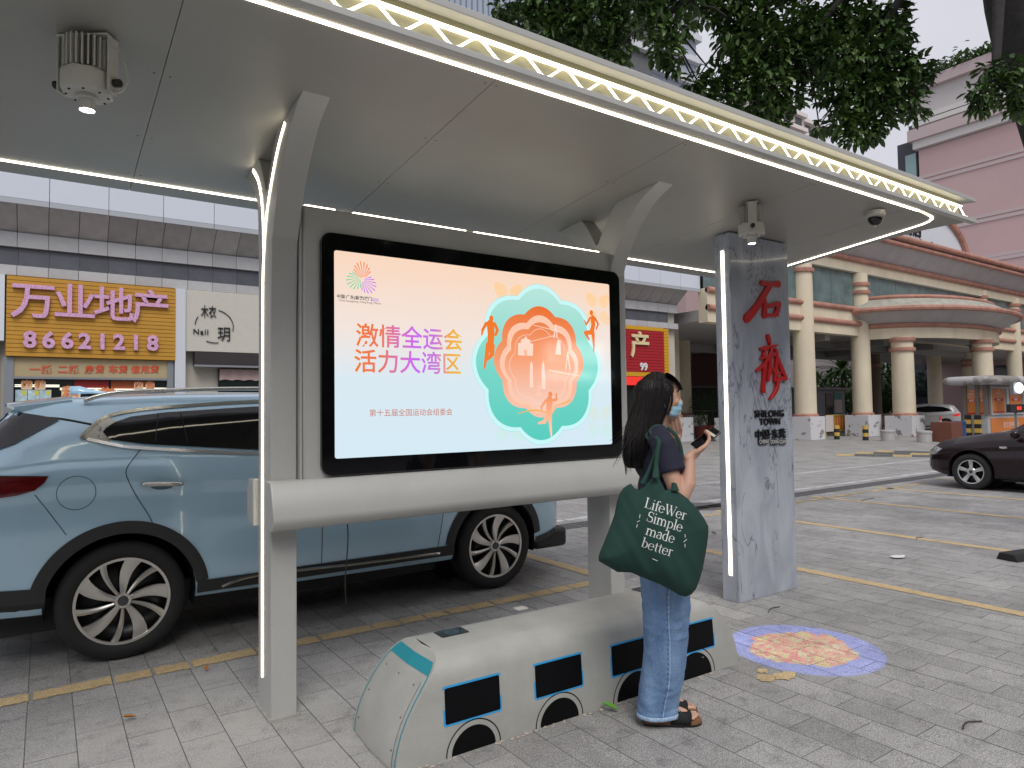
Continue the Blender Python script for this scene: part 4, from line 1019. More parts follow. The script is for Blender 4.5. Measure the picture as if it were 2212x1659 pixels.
# t-shirt
NAVY = mat('navy_jersey', (.012, .012, .032), .85, bump=.06, bscale=500)
b = B()
b.ell((-.018, 0, 1.26), (.108, .150, .14), 24, 16); b.ell((.022, 0, 1.225), (.095, .128, .095), 24, 14); b.ell((-.008, 0, 1.08), (.102, .135, .19), 24, 16); b.ell((-.012, 0, .97), (.112, .150, .11), 24, 12)
limbc(b, [(-.022, -.155, 1.352), (-.03, -.06, 1.385), (-.03, .06, 1.385), (-.022, .155, 1.352)], [.056, .056, .056, .056])
for S_, E_ in ((RS, RE), (LS, LE)):
    S_, E_ = Vector(S_), Vector(E_); d = (E_ - S_).normalized(); b.tube([S_ - d * .035, S_ - d * .01, S_ + d * .05, S_ + d * .10, S_ + d * .135], [.035, .057, .062, .064, .068], 18)
def dshirt(p, N_): return .004 * N_.noise(Vector((p.x * 9, p.y * 9, p.z * 16))) + .003 * N_.noise(Vector((p.x * 30, p.y * 30, p.z * 18 + 4)))
remesh('t_shirt', b, .006, NAVY, wm, 4, dshirt)
# wide jeans
def denim():
    M = mat('washed_denim', (.10, .19, .36), .85, col2=(.22, .34, .54), vscale=7, stretch=(1, 1, .35), detail=8, speck=.22, sscale=420, bump=.25, bscale=380, thresh=(.34, .68))
    return M
DEN = denim()
b = B()
b.ell((-.012, 0, .93), (.118, .155, .13), 24, 14)
def leg(tab, n=30):
    rings = []
    for z, cx, cy, rx, ry in tab: rings.append([Vector((cx + rx * math.cos(2 * math.pi * k / n), cy + ry * math.sin(2 * math.pi * k / n), z)) for k in range(n)])
    b.loft(rings)
rl = [(.044, -.045, -.048, .094, .075), (.12, -.035, -.050, .096, .078), (.25, -.015, -.055, .098, .082), (.42, .005, -.062, .102, .086), (.55, .005, -.070, .103, .088), (.70, -.002, -.075, .105, .088), (.85, -.008, -.078, .108, .085), (.92, -.01, -.08, .10, .08)]
ll = [(.060, -.020, .066, .086, .072), (.14, -.005, .066, .090, .075), (.25, .008, .067, .092, .080), (.42, .018, .07, .096, .084), (.55, .012, .073, .10, .086), (.70, .0, .076, .103, .087), (.85, -.006, .078, .106, .085), (.92, -.01, .08, .10, .08)]
def finer(tab): return [tuple(v for v in (lambda q: (lerp([(t_[0], t_[0]) for t_ in tab], q),) + tuple(lerp([(t_[0], t_[i]) for t_ in tab], q) for i in (1, 2, 3, 4)))(tab[0][0] + (tab[-1][0] - tab[0][0]) * k / 30)) for k in range(31)]
rl = [(z, a, b_, c * 1.04, d * 1.03) for z, a, b_, c, d in rl]; ll = [(z, a, b_, c * 1.02, d * 1.02) for z, a, b_, c, d in ll]
leg(finer(rl)); leg(finer(ll))
def dj(p, N_):
    a = N_.noise(Vector((p.x * 7, p.y * 7, p.z * 5))); c = N_.noise(Vector((p.x * 22, p.y * 22, p.z * 9 + 3 * a))); low = max(0, 1 - p.z / .35)
    return .010 * a + .004 * c + low * .005 * N_.noise(Vector((p.x * 16, p.y * 16, p.z * 42))) + (.004 * N_.noise(Vector((p.x * 14, p.y * 14, p.z * 34))) if .42 < p.z < .62 else 0)
jeans = remesh('jeans', b, .006, DEN, wm, 3, dj)
# seams and hems on the jeans
STM = mat('denim_seam', (.33, .46, .64), .85, var=.3, vscale=90); STD = mat('denim_stitch', (.09, .16, .32), .85)
def seam_at(tab, ang, z0, z1, name, w_=.006, off=.006):
    P = []
    for k in range(26):
        z = z0 + (z1 - z0) * k / 25; cx, cy, rx, ry = (lerp([(t_[0], t_[i]) for t_ in tab], z) for i in (1, 2, 3, 4))
        P.append(Vector((cx + (rx + off) * math.cos(ang), cy + (ry + off) * math.sin(ang), z)))
    b_ = B(); strip(b_, P, w_, .002, (math.cos(ang), math.sin(ang), 0)); return b_
from mathutils.bvhtree import BVHTree
def snapper(o, parts_off):
    me = o.data; return BVHTree.FromPolygons([v.co.copy() for v in me.vertices], [p.vertices[:] for p in me.polygons])
jt = snapper(jeans, 0)
def snap(p, off):
    h = jt.find_nearest(Vector(p)); return h[0] + h[1] * off, h[1]
for tab, ang, nm in ((rl, R(-88), 'side_seam'), (ll, R(-60), 'side_seam')):
    P = []; 
    for k in range(60):
        z = .05 + .68 * k / 59; cx, cy, rx, ry = (lerp([(t_[0], t_[i]) for t_ in tab], z) for i in (1, 2, 3, 4))
        q, n_ = snap((cx + rx * math.cos(ang) + .012 * math.sin(z * 9), cy + ry * math.sin(ang), z), .0012); P.append((q, n_))
    b_ = B(); rows = [[q + n_.cross(Vector((0, 0, 1))).normalized() * e for e in (-.0022, .0022)] for q, n_ in P]; b_.grid(rows); obj(nm, b_, STM, jeans)
    b_ = B()
    for i in range(3, 58, 2):
        q, n_ = P[i]; u = n_.cross(Vector((0, 0, 1))).normalized(); b_.ell(q + u * .0085, (.004, .002, .006), 6, 4)
    obj('seam_puckers', b_, STD, jeans, kind='stuff')
for tab in (rl, ll):
    z, cx, cy, rx, ry = tab[0]; b_ = B(); rr = []
    for k in range(41):
        a = 2 * math.pi * k / 40; q, n_ = snap((cx + rx * math.cos(a), cy + ry * math.sin(a), z + .012), .002); n_.z = 0; n_.normalize()
        rr.append([Vector((q.x, q.y, z + .016)), Vector((q.x, q.y, z + .014)) + n_ * .003, Vector((q.x, q.y, z - .002)) + n_ * (.004 + .002 * math.sin(k * 2.7)), Vector((q.x, q.y, z - .004))])
    b_.grid(rr); obj('hem', b_, STM, jeans, smooth=True)
# sandals
SUE = mat('black_suede', (.008, .008, .008), .8); CORK = mat('cork_footbed', (.22, .10, .05), .8, var=.2, vscale=60); GOLD = mat('buckle_metal', (.55, .47, .30), .25, 1)
for fx, fy, s_ in ((-.093, -.048, -1), (-.085, .066, 1)):
    def sole(grow, z0, z1):
        P = [(fx - .020 - grow, fy), (fx - .012 - grow, fy - .026), (fx + .05, fy - .034 - grow), (fx + .14, fy - .042 - grow), (fx + .21, fy - .040 - grow), (fx + .248 + grow, fy - .018), (fx + .252 + grow, fy + .012), (fx + .22, fy + .038 + grow), (fx + .14, fy + .040 + grow), (fx + .05, fy + .032 + grow), (fx - .012 - grow, fy + .026)]
        C = crom([(a, c_, 0) for a, c_ in P + P[:1]], 3)[:-1]; b__ = B(); b__.prism([(p.x, p.y) for p in C], z0, z1, 'z'); return b__
    sd_ = thing_ = obj('sandal', sole(.002, .001, .010), BLK, wm); obj('footbed', sole(0, .010, .026), CORK, sd_, smooth='auto')
    b_ = B(); rows = []
    for k in range(13):
        a = math.pi * k / 12; row = []
        for x_, h_, w_ in ((fx + .10, .075, .040), (fx + .13, .070, .043), (fx + .165, .062, .044), (fx + .195, .052, .044)):
            row.append(Vector((x_ + .010 * math.sin(a), fy + w_ * math.cos(a), .014 + (h_ - .014) * math.sin(a) ** .7)))
        rows.append(row)
    b_.grid(rows); st_ = obj('strap', b_, SUE, sd_, smooth=True); md = st_.modifiers.new('s', 'SOLIDIFY'); md.thickness = .004; md.offset = 1
    b_ = B(); c_ = Vector((fx + .135, fy - .030, .068)); P = [c_ + Vector((.017 * math.cos(2 * math.pi * k / 16), -.008 * math.sin(2 * math.pi * k / 16), .012 * math.sin(2 * math.pi * k / 16))) for k in range(17)]; b_.tube(P, .0026, 6); obj('buckle', b_, GOLD, sd_, smooth=True)
# hair: a cap that follows the skull and long locks falling down the back
b = B()
def hair_sec(z):
    # centre x, radius x, radius y
    T_ = [(1.21, -.098, .066, .095), (1.26, -.098, .078, .115), (1.34, -.088, .083, .122), (1.42, -.070, .088, .108), (1.48, -.046, .092, .102), (1.54, -.024, .100, .101), (1.60, -.012, .104, .096), (1.64, -.008, .082, .074), (1.665, -.006, .055, .050), (1.68, -.006, .02, .02)]
    return tuple(lerp([(q[0], q[i]) for q in T_], z) for i in (1, 2, 3))
rings = []
zz = [1.215 + .465 * k / 40 for k in range(41)]
for z in zz:
    cx, rx, ry = hair_sec(z); ring = []
    for k in range(48):
        a = 2 * math.pi * k / 48; g_ = .004 * math.sin(17 * a + z * 9) + .003 * math.sin(31 * a - z * 14); x = cx + (rx * .93 + g_) * math.cos(a); y = (ry * .93 + g_) * math.sin(a)
        if z < 1.60:   # keep the face clear
            lim = .022 - .03 * max(0, (1.5 - z) / .2)
            x = min(x, lim + .02 * max(0, (z - 1.56) / .04))
        ring.append(Vector((x, y, z)))
    rings.append(ring)
b.loft(rings); hair = obj('hair', b, HAIRM, wm, smooth=True)
b = B(); rnd = random.Random(3)
for k in range(900):
    a = rnd.uniform(.33 * math.pi, 1.67 * math.pi) if k > 60 else rnd.choice((-1, 1)) * rnd.uniform(.22, .33) * math.pi
    zend = 1.215 + rnd.uniform(-.05, .09) + .05 * abs(math.sin(a)) ; ph = rnd.uniform(0, 6); n_ = 13; da = rnd.gauss(0, .10); fl = rnd.gauss(0, .006); P = []
    blow = rnd.random() < .04
    for i in range(n_ + 1):
        u = i / n_; z = 1.682 - .02 * 0 - (1.682 - zend) * (u ** .8 if u > 0 else 0); cx, rx, ry = hair_sec(max(z, 1.215)); 
        aa = a + da * u + .05 * math.sin(ph + 5 * u); e = 1.0 + .03 * math.sin(ph + 9 * u) + fl * 4 * u
        x = cx + rx * e * math.cos(aa); y = ry * e * math.sin(aa)
        if z < 1.58: x = min(x, .034 - .03 * max(0, (1.5 - z) / .2))
        if blow and u > .6: x -= (u - .6) ** 1.3 * .22; z += (u - .6) * .10
        P.append(Vector((x, y, z)))
    w_ = [rnd.uniform(.0035, .008) * (1 if i < n_ * .6 else max(.08, 1 - (i - n_ * .6) / (n_ * .4))) for i in range(n_ + 1)]; w0 = rnd.uniform(.003, .007)
    rows = []
    for i, p in enumerate(P):
        cx, rx, ry = hair_sec(max(p.z, 1.215)); out = Vector((p.x - cx, p.y, .1)).normalized(); d = (P[min(i + 1, n_)] - P[max(i - 1, 0)]); u_ = d.cross(out)
        u_ = u_.normalized() if u_.length > 1e-6 else Vector((0, 1, 0)); ww = w0 * min(1, (n_ - i) / (n_ * .35) + .08)
        rows.append([p - u_ * ww / 2, p + out * .0012, p + u_ * ww / 2])
    b.grid(rows)
# fringe over the forehead
for k in range(70):
    y0 = rnd.uniform(-.066, .066); P = []
    for i in range(7):
        u = i / 6; ang = .35 + 1.05 * u; P.append(Vector((.0 + .102 * math.sin(ang) + .004 * u, y0 * (1 + .15 * u), 1.585 + .095 * math.cos(ang) - .012 * u)))
    rows = []
    for i, p in enumerate(P): ww = .008 * (1 - .8 * i / 6); rows.append([p + Vector((0, -ww / 2, 0)), p + Vector((.001, 0, .001)), p + Vector((0, ww / 2, 0))])
    b.grid(rows)
for k in range(60):   # side locks in front of the ear
    s_ = rnd.choice((-1, 1)); x0 = rnd.uniform(.0, .045); P = []
    for i in range(8):
        u = i / 7; P.append(Vector((x0 + .02 * math.sin(2.2 * u) - .028 * u * u, s_ * (.078 + .010 * math.sin(3 * u)), 1.635 - .17 * u * rnd.uniform(.95, 1.05))))
    rows = [[p + Vector((-.003 * (1 - i / 8), 0, 0)), p + Vector((0, s_ * .001, 0)), p + Vector((.003 * (1 - i / 8), 0, 0))] for i, p in enumerate(P)]
    b.grid(rows)
obj('hair_locks', b, HAIRM, hair, fix=False, kind='stuff')
# face: brows, eyes, lips lie under mask; mask with pleats and ear loops; earbud
EYE = mat('eye_white', (.75, .72, .70), .2); 
for s_ in (-1, 1):
    b = B(); b.ell((.079, s_ * .033, 1.561), (.012, .014, .0085), 12, 8); e_ = obj('eye', b, EYE, wm, smooth=True)
    b = B(); b.ell((.0885, s_ * .034, 1.561), (.003, .006, .006), 10, 6); obj('iris', b, mat('iris', (.02, .01, .008), .1), e_, smooth=True)
    b = B(); b.tube([(.093, s_ * .018, 1.583), (.094, s_ * .034, 1.588), (.082, s_ * .054, 1.582)], [.003, .0035, .0015], 6); obj('eyebrow', b, HAIRM, wm, smooth=True)
MSK = mat('surgical_mask_blue', (.33, .56, .70), .8, bump=.1, bscale=300)
b = B(); rows = []
for j in range(15):
    v = j / 14; z = 1.552 - .098 * v; row = []
    for k in range(17):
        a = -1.15 + 2.3 * k / 16; pl_ = .0025 * math.sin(v * 22)
        r0 = lerp([(0, .092), (.15, .112), (.35, .122), (.6, .118), (.85, .106), (1, .088)], v) * (1 - .22 * (abs(a) / 1.15) ** 2)
        row.append(Vector((-.005 + (r0 + pl_) * math.cos(a * .78), (.060 + .004 * v) * math.sin(a), z + .008 * (1 - v) * math.cos(a * 1.3) + .01 * v * (abs(a) / 1.15))))
    rows.append(row)
b.grid(rows); mk = obj('face_mask', b, MSK, wm, smooth=True); md = mk.modifiers.new('s', 'SOLIDIFY'); md.thickness = .0015
for s_ in (-1, 1):
    b = B(); b.tube(crom([(.062, s_ * .058, 1.545), (.03, s_ * .077, 1.552), (-.012, s_ * .084, 1.556), (-.018, s_ * .084, 1.53), (.01, s_ * .074, 1.505), (.058, s_ * .058, 1.472)], 4), .0016, 6); obj('ear_loop', b, mat('white_elastic', (.75, .75, .75), .7), mk, smooth=True)
b = B(); b.ell((.004, -.086, 1.535), (.008, .006, .008), 10, 8); b.tube([(.006, -.088, 1.535), (.016, -.089, 1.508)], .0033, 8); eb = obj('earbud', b, mat('white_plastic', (.8, .8, .8), .25), None, smooth=True)
tag(eb, 'white wireless earbud in the ear of the woman', 'earbud'); eb.location = PW; eb.rotation_euler = (0, 0, PR)
# phone in the right hand
ph = thing('smartphone', 'black smartphone with a pale strip held up in the hand of the woman', 'phone', PW, PR)
hfn, hun = hf.normalized(), hu.normalized(); sd3 = hfn.cross(hun).normalized(); hun = sd3.cross(hfn).normalized()
pc = Vector(RW) + hfn * .112 + hun * .024
M_ = Matrix((hfn, sd3, hun)).transposed().to_4x4() @ Matrix.Rotation(R(-38), 4, 'X'); M_.translation = pc
b = B(); b.box(-.068, .068, -.034, .034, -.0045, .0045, M_); obj('phone_body', b, GLASSB, ph, bevel=.004, seg=3)
b = B(); b.box(.026, .038, -.0342, .0342, .0047, .0062, M_); obj('finger_strap', b, mat('cream_strap', (.6, .56, .45), .6), ph)

# ------------------------------------------------------------------ tote bag on her right shoulder
bagm = mat('bottle_green_canvas', (.010, .046, .036), .85, var=.12, vscale=6, bump=.15, bscale=500)
nb = Matrix.Rotation(PR + R(-4), 4, 'Z') @ Vector((0, -1, 0)); BP = Vector(PW) + (Matrix.Rotation(PR, 4, 'Z') @ Vector((-.02, -.27, 0)))
bu = nb.cross(Vector((0, 0, 1))); bu = -bu.normalized()      # horizontal axis along the bag (to the right in the picture)
if bu.dot(RT) < 0: bu = -bu
def bagxy(px, py):
    q = atp(px, py, BP, nb) - BP; return q.dot(bu), q.z
Tg = lambda x_, y_: (1283.2 + .16815 * x_, 1032 + .16815 * y_)
outl = [(475, 75), (520, 130), (575, 160), (640, 118), (700, 50), (745, 5), (830, 5), (870, 70), (915, 160), (960, 150), (1010, 142), (1090, 185), (1200, 265), (1330, 400), (1420, 530), (1468, 620), (1472, 700), (1455, 850), (1430, 1000), (1395, 1180), (1350, 1330), (1310, 1430), (1250, 1500), (1180, 1530), (1100, 1510), (1000, 1450), (850, 1370), (620, 1280), (470, 1215), (300, 1212), (180, 1140), (60, 1070), (58, 1010), (85, 930), (120, 850), (190, 670), (260, 480), (295, 300), (330, 200), (380, 130), (430, 95)]
O2 = [bagxy(*Tg(*p)) for p in outl]
from mathutils.geometry import delaunay_2d_cdt
def segd(p, a, b_):
    a, b_, p = Vector(a), Vector(b_), Vector(p); d = b_ - a; t_ = max(0, min(1, (p - a).dot(d) / max(d.length_squared, 1e-9))); return (p - a - d * t_).length
def inside(p, poly):
    c = False; n = len(poly)
    for i in range(n):
        (x1, y1), (x2, y2) = poly[i], poly[(i + 1) % n]
        if (y1 > p[1]) != (y2 > p[1]) and p[0] < (x2 - x1) * (p[1] - y1) / (y2 - y1) + x1: c = not c
    return c
def bdist(p): return min(segd(p, O2[i], O2[(i + 1) % len(O2)]) for i in range(len(O2)))
from mathutils import noise as NO
zmin = min(p[1] for p in O2); zmax = max(p[1] for p in O2)
def bulge(p):
    d = bdist(p); v = (p[1] - zmin) / (zmax - zmin)
    fat = .075 * (1 - .45 * v)
    fold = .012 * NO.noise(Vector((p[0] * 9, p[1] * 5, 1))) + .009 * NO.noise(Vector((p[0] * 22 + p[1] * 10, p[1] * 4, 5)))
    return fat * (1 - math.exp(-d / .055)) + fold * min(1, d / .03)
xs_ = [p[0] for p in O2]; P2 = [Vector(p) for p in O2]; x = min(xs_)
while x < max(xs_):
    z = zmin
    while z < zmax:
        q = (x + random.uniform(-.002, .002), z + random.uniform(-.002, .002))
        if inside(q, O2) and bdist(q) > .006: P2.append(Vector(q))
        z += .011
    x += .011
vs2, _, fs2, *_r = delaunay_2d_cdt(P2, [(i, (i + 1) % len(O2)) for i in range(len(O2))], [], 1, 1e-5)
def bagpt(u, z, out): return BP + bu * u + Vector((0, 0, z)) + nb * out
b = B(); b.add([bagpt(v[0], v[1], bulge(v)) for v in vs2], [tuple(f_) for f_ in fs2]); b.add([bagpt(v[0], v[1], -bulge(v) * .8) for v in vs2], [tuple(f_)[::-1] for f_ in fs2])
bag = thing('tote_bag', 'large bottle green canvas tote bag with white lettering hanging from the woman', 'bag', (BP.x, BP.y, .6), world=True)
obj('bag_body', b, bagm, bag, smooth=True)
Tw = lambda x_, y_: (1255.3 + .16815 * x_, 781 + .16815 * y_)
shoulder = Matrix.Translation(Vector(PW)) @ Matrix.Rotation(PR, 4, 'Z')
def strap(pts, w_, name):
    P = crom(pts, 5); b_ = B(); rows = []
    for i, p in enumerate(P):
        d = (P[min(i + 1, len(P) - 1)] - P[max(i - 1, 0)]).normalized(); n_ = nb.copy() if i < len(P) * .55 else (nb * .6 + Vector((0, 0, .8))).normalized(); u_ = d.cross(n_).normalized(); ww = w_ * (1.8 - .8 * min(1, i / (len(P) * .15)))
        rows.append([p - u_ * ww / 2 + n_ * .002, p + n_ * .006, p + u_ * ww / 2 + n_ * .002, p + u_ * ww / 2 - n_ * .001, p - u_ * ww / 2 - n_ * .001])
    b_.loft(rows); return obj(name, b_, bagm, bag, smooth=True)
def onp(px, py, out=0, P=BP): q = atp(px, py, P, nb); return q + nb * out
SHL = shoulder @ Vector((-.035, -.118, 1.413))
def sh_(x, y, z): return shoulder @ Vector((x, y, z))
strap([onp(*Tw(950, 1490), .03), onp(*Tw(965, 1330), .0), onp(*Tw(990, 1150), -.02), onp(*Tw(1010, 1020), -.045), sh_(-.065, -.140, 1.392), sh_(-.035, -.115, 1.418), sh_(.01, -.110, 1.412)], .020, 'strap')
strap([onp(*Tw(800, 1590), -.03), onp(*Tw(870, 1440), -.04), onp(*Tw(940, 1270), -.05), onp(*Tw(985, 1100), -.06), sh_(-.080, -.128, 1.37), sh_(-.05, -.10, 1.415), sh_(.0, -.095, 1.415)], .018, 'strap')
strap([onp(*Tw(1205, 1660), .01), onp(*Tw(1195, 1520), -.03), onp(*Tw(1180, 1380), -.06), sh_(.075, -.15, 1.26), sh_(.062, -.13, 1.36), sh_(.02, -.115, 1.41)], .020, 'strap')
# printed lettering follows the cloth
LET = mat('white_print', (.72, .75, .72), .7)
def arcp(cx, cy, rx, ry, a0, a1, n=14): return [(cx + rx * math.cos(R(a0 + (a1 - a0) * k / n)), cy + ry * math.sin(R(a0 + (a1 - a0) * k / n))) for k in range(n + 1)]
TH, TN = .17, .055    # thick and thin strokes, x-height = 1
def vst(x, y0, y1, top=True, foot=True, w_=TH):   # upright stem with serifs
    r_ = [([(x, y0), (x, y1)], [w_, w_])]
    if foot: r_.append(([(x - .22, y0 + .02), (x + .22, y0 + .02)], [TN, TN]))
    if top: r_.append(([(x - .22, y1 - .06), (x, y1 - .02)], [TN, TN * 1.4]))
    return r_
def bowl(cx, cy, rx, ry, a0, a1, heavy):          # width swells where the stroke runs upright
    p = arcp(cx, cy, rx, ry, a0, a1, 18); w_ = [TN + (TH * heavy - TN) * abs(math.cos(R(a0 + (a1 - a0) * k / 18))) ** 1.5 for k in range(19)]; return [(p, w_)]
def arch(x0, x1): return [(arcp((x0 + x1) / 2, .62, (x1 - x0) / 2, .34, 175, 0, 12) + [(x1, 0)], [TN, TN * 1.2, TN * 1.5, TH * .7] + [TH * .8] * 5 + [TH] * 5)] + [([(x1 - .2, .02), (x1 + .2, .02)], [TN, TN])]
GL = {'L': (1.05, vst(.25, 0, 1.5) + [([(.25, .03), (.95, .03), (1.0, .38)], [TN, TN, TN])] + [([(.05, 1.48), (.47, 1.48)], [TN, TN])]),
 'i': (.5, vst(.25, 0, 1) + [(arcp(.25, 1.38, .045, .045, 0, 300, 8), [.11] * 9)]), 'l': (.5, vst(.25, 0, 1.55)),
 'f': (.6, [([(.28, 0), (.28, 1.2)] + arcp(.52, 1.22, .24, .3, 180, 40, 8), [TH] * 2 + [TH * .8] * 4 + [TN * 1.3] * 3 + [.12, .12]), ([(.05, .96), (.62, .96)], [TN, TN]), ([(.06, .02), (.5, .02)], [TN, TN])]),
 'e': (.95, bowl(.47, .5, .37, .49, 0, 325, 1.0) + [([(.1, .55), (.84, .55)], [TN, TN])]),
 'W': (1.75, [([(.15, 1.48), (.55, .02)], [TH, TH]), ([(.55, .02), (.92, 1.3)], [TN, TN]), ([(.78, 1.48), (1.2, .02)], [TH, TH]), ([(1.2, .02), (1.6, 1.48)], [TN, TN]), ([(0, 1.48), (.36, 1.48)], [TN, TN]), ([(.62, 1.48), (.98, 1.48)], [TN, TN]), ([(1.42, 1.48), (1.76, 1.48)], [TN, TN])]),
 'a': (.92, bowl(.42, .30, .30, .28, 60, 320, 1.0) + [(arcp(.42, .70, .28, .28, 160, 0, 10) + [(.70, .12), (.84, .05)], [TN * 1.8] * 4 + [TH * .8] * 3 + [TH] * 4 + [TH, TN])]),
 'r': (.70, vst(.25, 0, 1) + [(arcp(.50, .72, .25, .24, 170, 50, 8), [TN] * 4 + [TN * 1.6] * 3 + [.13, .14])]),
 'S': (1.0, [(arcp(.5, 1.12, .33, .37, 30, 240, 14) + arcp(.5, .40, .36, .40, 70, -150, 14), [TN] * 5 + [TH * .8] * 6 + [TH] * 8 + [TH * .9] * 5 + [TN] * 6), ([(.84, 1.5), (.82, 1.12)], [TN, TN]), ([(.12, 0), (.14, .42)], [TN, TN])]),
 'm': (1.65, vst(.25, 0, 1) + arch(.25, .82) + arch(.82, 1.39)), 'p': (1.0, vst(.25, -.48, 1) + bowl(.50, .5, .36, .48, -140, 140, 1.05)),
 'd': (1.02, vst(.75, 0, 1.55) + bowl(.48, .5, .36, .48, 40, 320, 1.05)), 'b': (1.0, vst(.25, .02, 1.55, foot=False) + bowl(.50, .5, .36, .48, -150, 140, 1.05)),
 't': (.62, [([(.28, 1.3), (.28, .25)] + arcp(.48, .24, .2, .2, 180, 300, 6), [TH * .8, TH] + [TH * .8] * 3 + [TN] * 4), ([(.05, .96), (.58, .96)], [TN, TN])])}
def serif_text(s_, px, py, ang, xh, right=9):
    u0, z0 = bagxy(*Tg(px, py)); ca, sa = math.cos(ang), math.sin(ang); x = 0
    for ch in s_:
        wdt, sts = GL[ch]; b__ = B()
        for p_, w_ in sts:
            C = []; W = []
            for i in range(len(p_) - 1):
                a, c_ = p_[i], p_[i + 1]; L_ = math.hypot(c_[0] - a[0], c_[1] - a[1]); n_ = max(1, int(L_ / .2)); wa = w_[min(i, len(w_) - 1)]; wb_ = w_[min(i + 1, len(w_) - 1)]
                for k in range(n_): C.append((a[0] + (c_[0] - a[0]) * k / n_, a[1] + (c_[1] - a[1]) * k / n_)); W.append(wa + (wb_ - wa) * k / n_)
            C.append(p_[-1]); W.append(w_[min(len(p_), len(w_)) - 1]); rows = []
            for i, q in enumerate(C):
                a, c_ = C[max(i - 1, 0)], C[min(i + 1, len(C) - 1)]; d = Vector((c_[0] - a[0], c_[1] - a[1])); d = d.normalized() if d.length > 1e-6 else Vector((1, 0)); row = []
                for e in (-.5, .5):
                    gx = (q[0] - d.y * W[i] * e + x) * xh; gy = (q[1] + d.x * W[i] * e) * xh; u, z = u0 + gx * ca - gy * sa, z0 + gx * sa + gy * ca; row.append(bagpt(u, z, bulge((u, z)) + .0022))
                rows.append(row)
            b__.grid(rows)
        obj('lettering', b__, LET, bag, fix=False); x += wdt * .98
for s_, px, py, xh in (('LifeWer', 632, 362, .0295), ('Simple', 652, 528, .0295), ('made', 636, 695, .0295), ('better', 582, 852, .0295)): serif_text(s_, px, py, R(-18), xh)
for (xa, ya), (xb, yb_) in (((582, 452), (572, 500)), ((540, 550), (578, 528)), ((548, 575), (534, 618)), ((1150, 702), (1149, 742)), ((1127, 798), (1171, 766)), ((1147, 820), (1145, 865)), ((730, 1002), (795, 1028))):
    pa, pb_ = bagxy(*Tg(xa, ya)), bagxy(*Tg(xb, yb_)); d = Vector((pb_[0] - pa[0], pb_[1] - pa[1])).normalized() * .0013; b__ = B(); b__.grid([[bagpt(q[0] - e * d.y, q[1] + e * d.x, bulge(q) + .0022) for e in (-1, 1)] for q in (pa, ((pa[0] + pb_[0]) / 2, (pa[1] + pb_[1]) / 2), pb_)]); obj('print_mark', b__, LET, bag, fix=False)
#@@END3

# ================================================================== SHOP ROW
def wbox(name, x0, x1, y0, y1, z0, z1, m_, parent, bevel=0, **k):
    b__ = B(); b__.box(x0, x1, y0, y1, z0, z1); return obj(name, b__, m_, parent, bevel=bevel, **k)
STONE = mat('grey_stone_panel', (.37, .355, .345), .6, var=.12, vscale=3, obj_rand=.12, bump=.1, bscale=30)
LSTONE = mat('pale_stone_tile', (.46, .46, .47), .5, var=.06, vscale=4, obj_rand=.08)
DSTONE = mat('dark_stone_band', (.10, .105, .125), .5, var=.15, vscale=3, obj_rand=.1)
EAVE = mat('white_metal_panel', (.62, .66, .74), .4, obj_rand=.02)
CREAMW = mat('cream_wall', (.52, .49, .42), .8, var=.06, vscale=1)
ORGSLAT = mat('orange_yellow_slat', (.52, .265, .03), .6, var=.06, vscale=4)
PINKL = mat('pink_led_letter', (.64, .36, .56), .6, speck=.22, sscale=28)
DGL = mat('shop_glass', (.02, .025, .025), .08)
FRM = mat('grey_shutter_frame', (.25, .27, .30), .5, .3)
INT = mat('dark_interior', (.05, .05, .048), .9)
SW = 19.0
shop = thing('shop_building', 'low shop row with pale eave and grey stone bands behind the parked car', 'building', (7, 24, 0), world=True)
wbox('wall', -9, 21.2, SW + .12, SW + 9, 0, 9.5, CREAMW, shop)
wbox('eave_backing', -9, 21.86, 18.36, SW + 4, 6.42, 7.35, mat('eave_back', (.3, .32, .36), .6), shop)
me_c = {}
def pieces(name, x0, x1, step, mk, m_):
    n = int(round((x1 - x0) / step)); step = (x1 - x0) / n; mesh = None
    for k in range(n):
        if mesh is None: b__ = mk(step); o = obj(name, b__, m_, shop); mesh = o.data
        else: o = bpy.data.objects.new(name, mesh); COL.objects.link(o); o.parent = shop; o.matrix_parent_inverse = WLOC['shop_building']
        o.location = (x0 + k * step, 0, 0)
pieces('eave_panel', -8.03, 21.88, 1.165, lambda s_: B().box(.006, s_ - .006, 18.30, 18.35, 6.33, 7.4), EAVE)
def soff(s_):
    b__ = B(); b__.add([(.006, 18.34, 6.22), (s_ - .006, 18.34, 6.22), (s_ - .006, 18.96, 5.71), (.006, 18.96, 5.71), (.006, 18.37, 6.27), (s_ - .006, 18.37, 6.27), (s_ - .006, 18.99, 5.76), (.006, 18.99, 5.76)], [(0, 1, 2, 3), (4, 5, 6, 7), (0, 1, 5, 4), (1, 2, 6, 5), (2, 3, 7, 6), (3, 0, 4, 7)]); return b__
pieces('soffit_panel', -8.22, 21.2, .594, soff, STONE)
pieces('lip_panel', -8.03, 21.88, 1.165, lambda s_: B().box(.006, s_ - .006, 18.302, 18.352, 6.21, 6.325), mat('lip_metal', (.40, .42, .46), .5))
pieces('stone_tile', -8.22, 21.2, .594, lambda s_: B().box(.005, s_ - .005, 18.90, 19.05, 5.37, 5.70), LSTONE)
pieces('dark_stone_tile', -8.22, 20.7, .594, lambda s_: B().box(.003, s_ - .003, 18.99, 19.05, 4.95, 5.36), DSTONE)
pieces('stone_tile', -8.22, 21.2, .594, lambda s_: B().box(.005, s_ - .005, 18.90, 19.05, 4.72, 4.945), LSTONE)
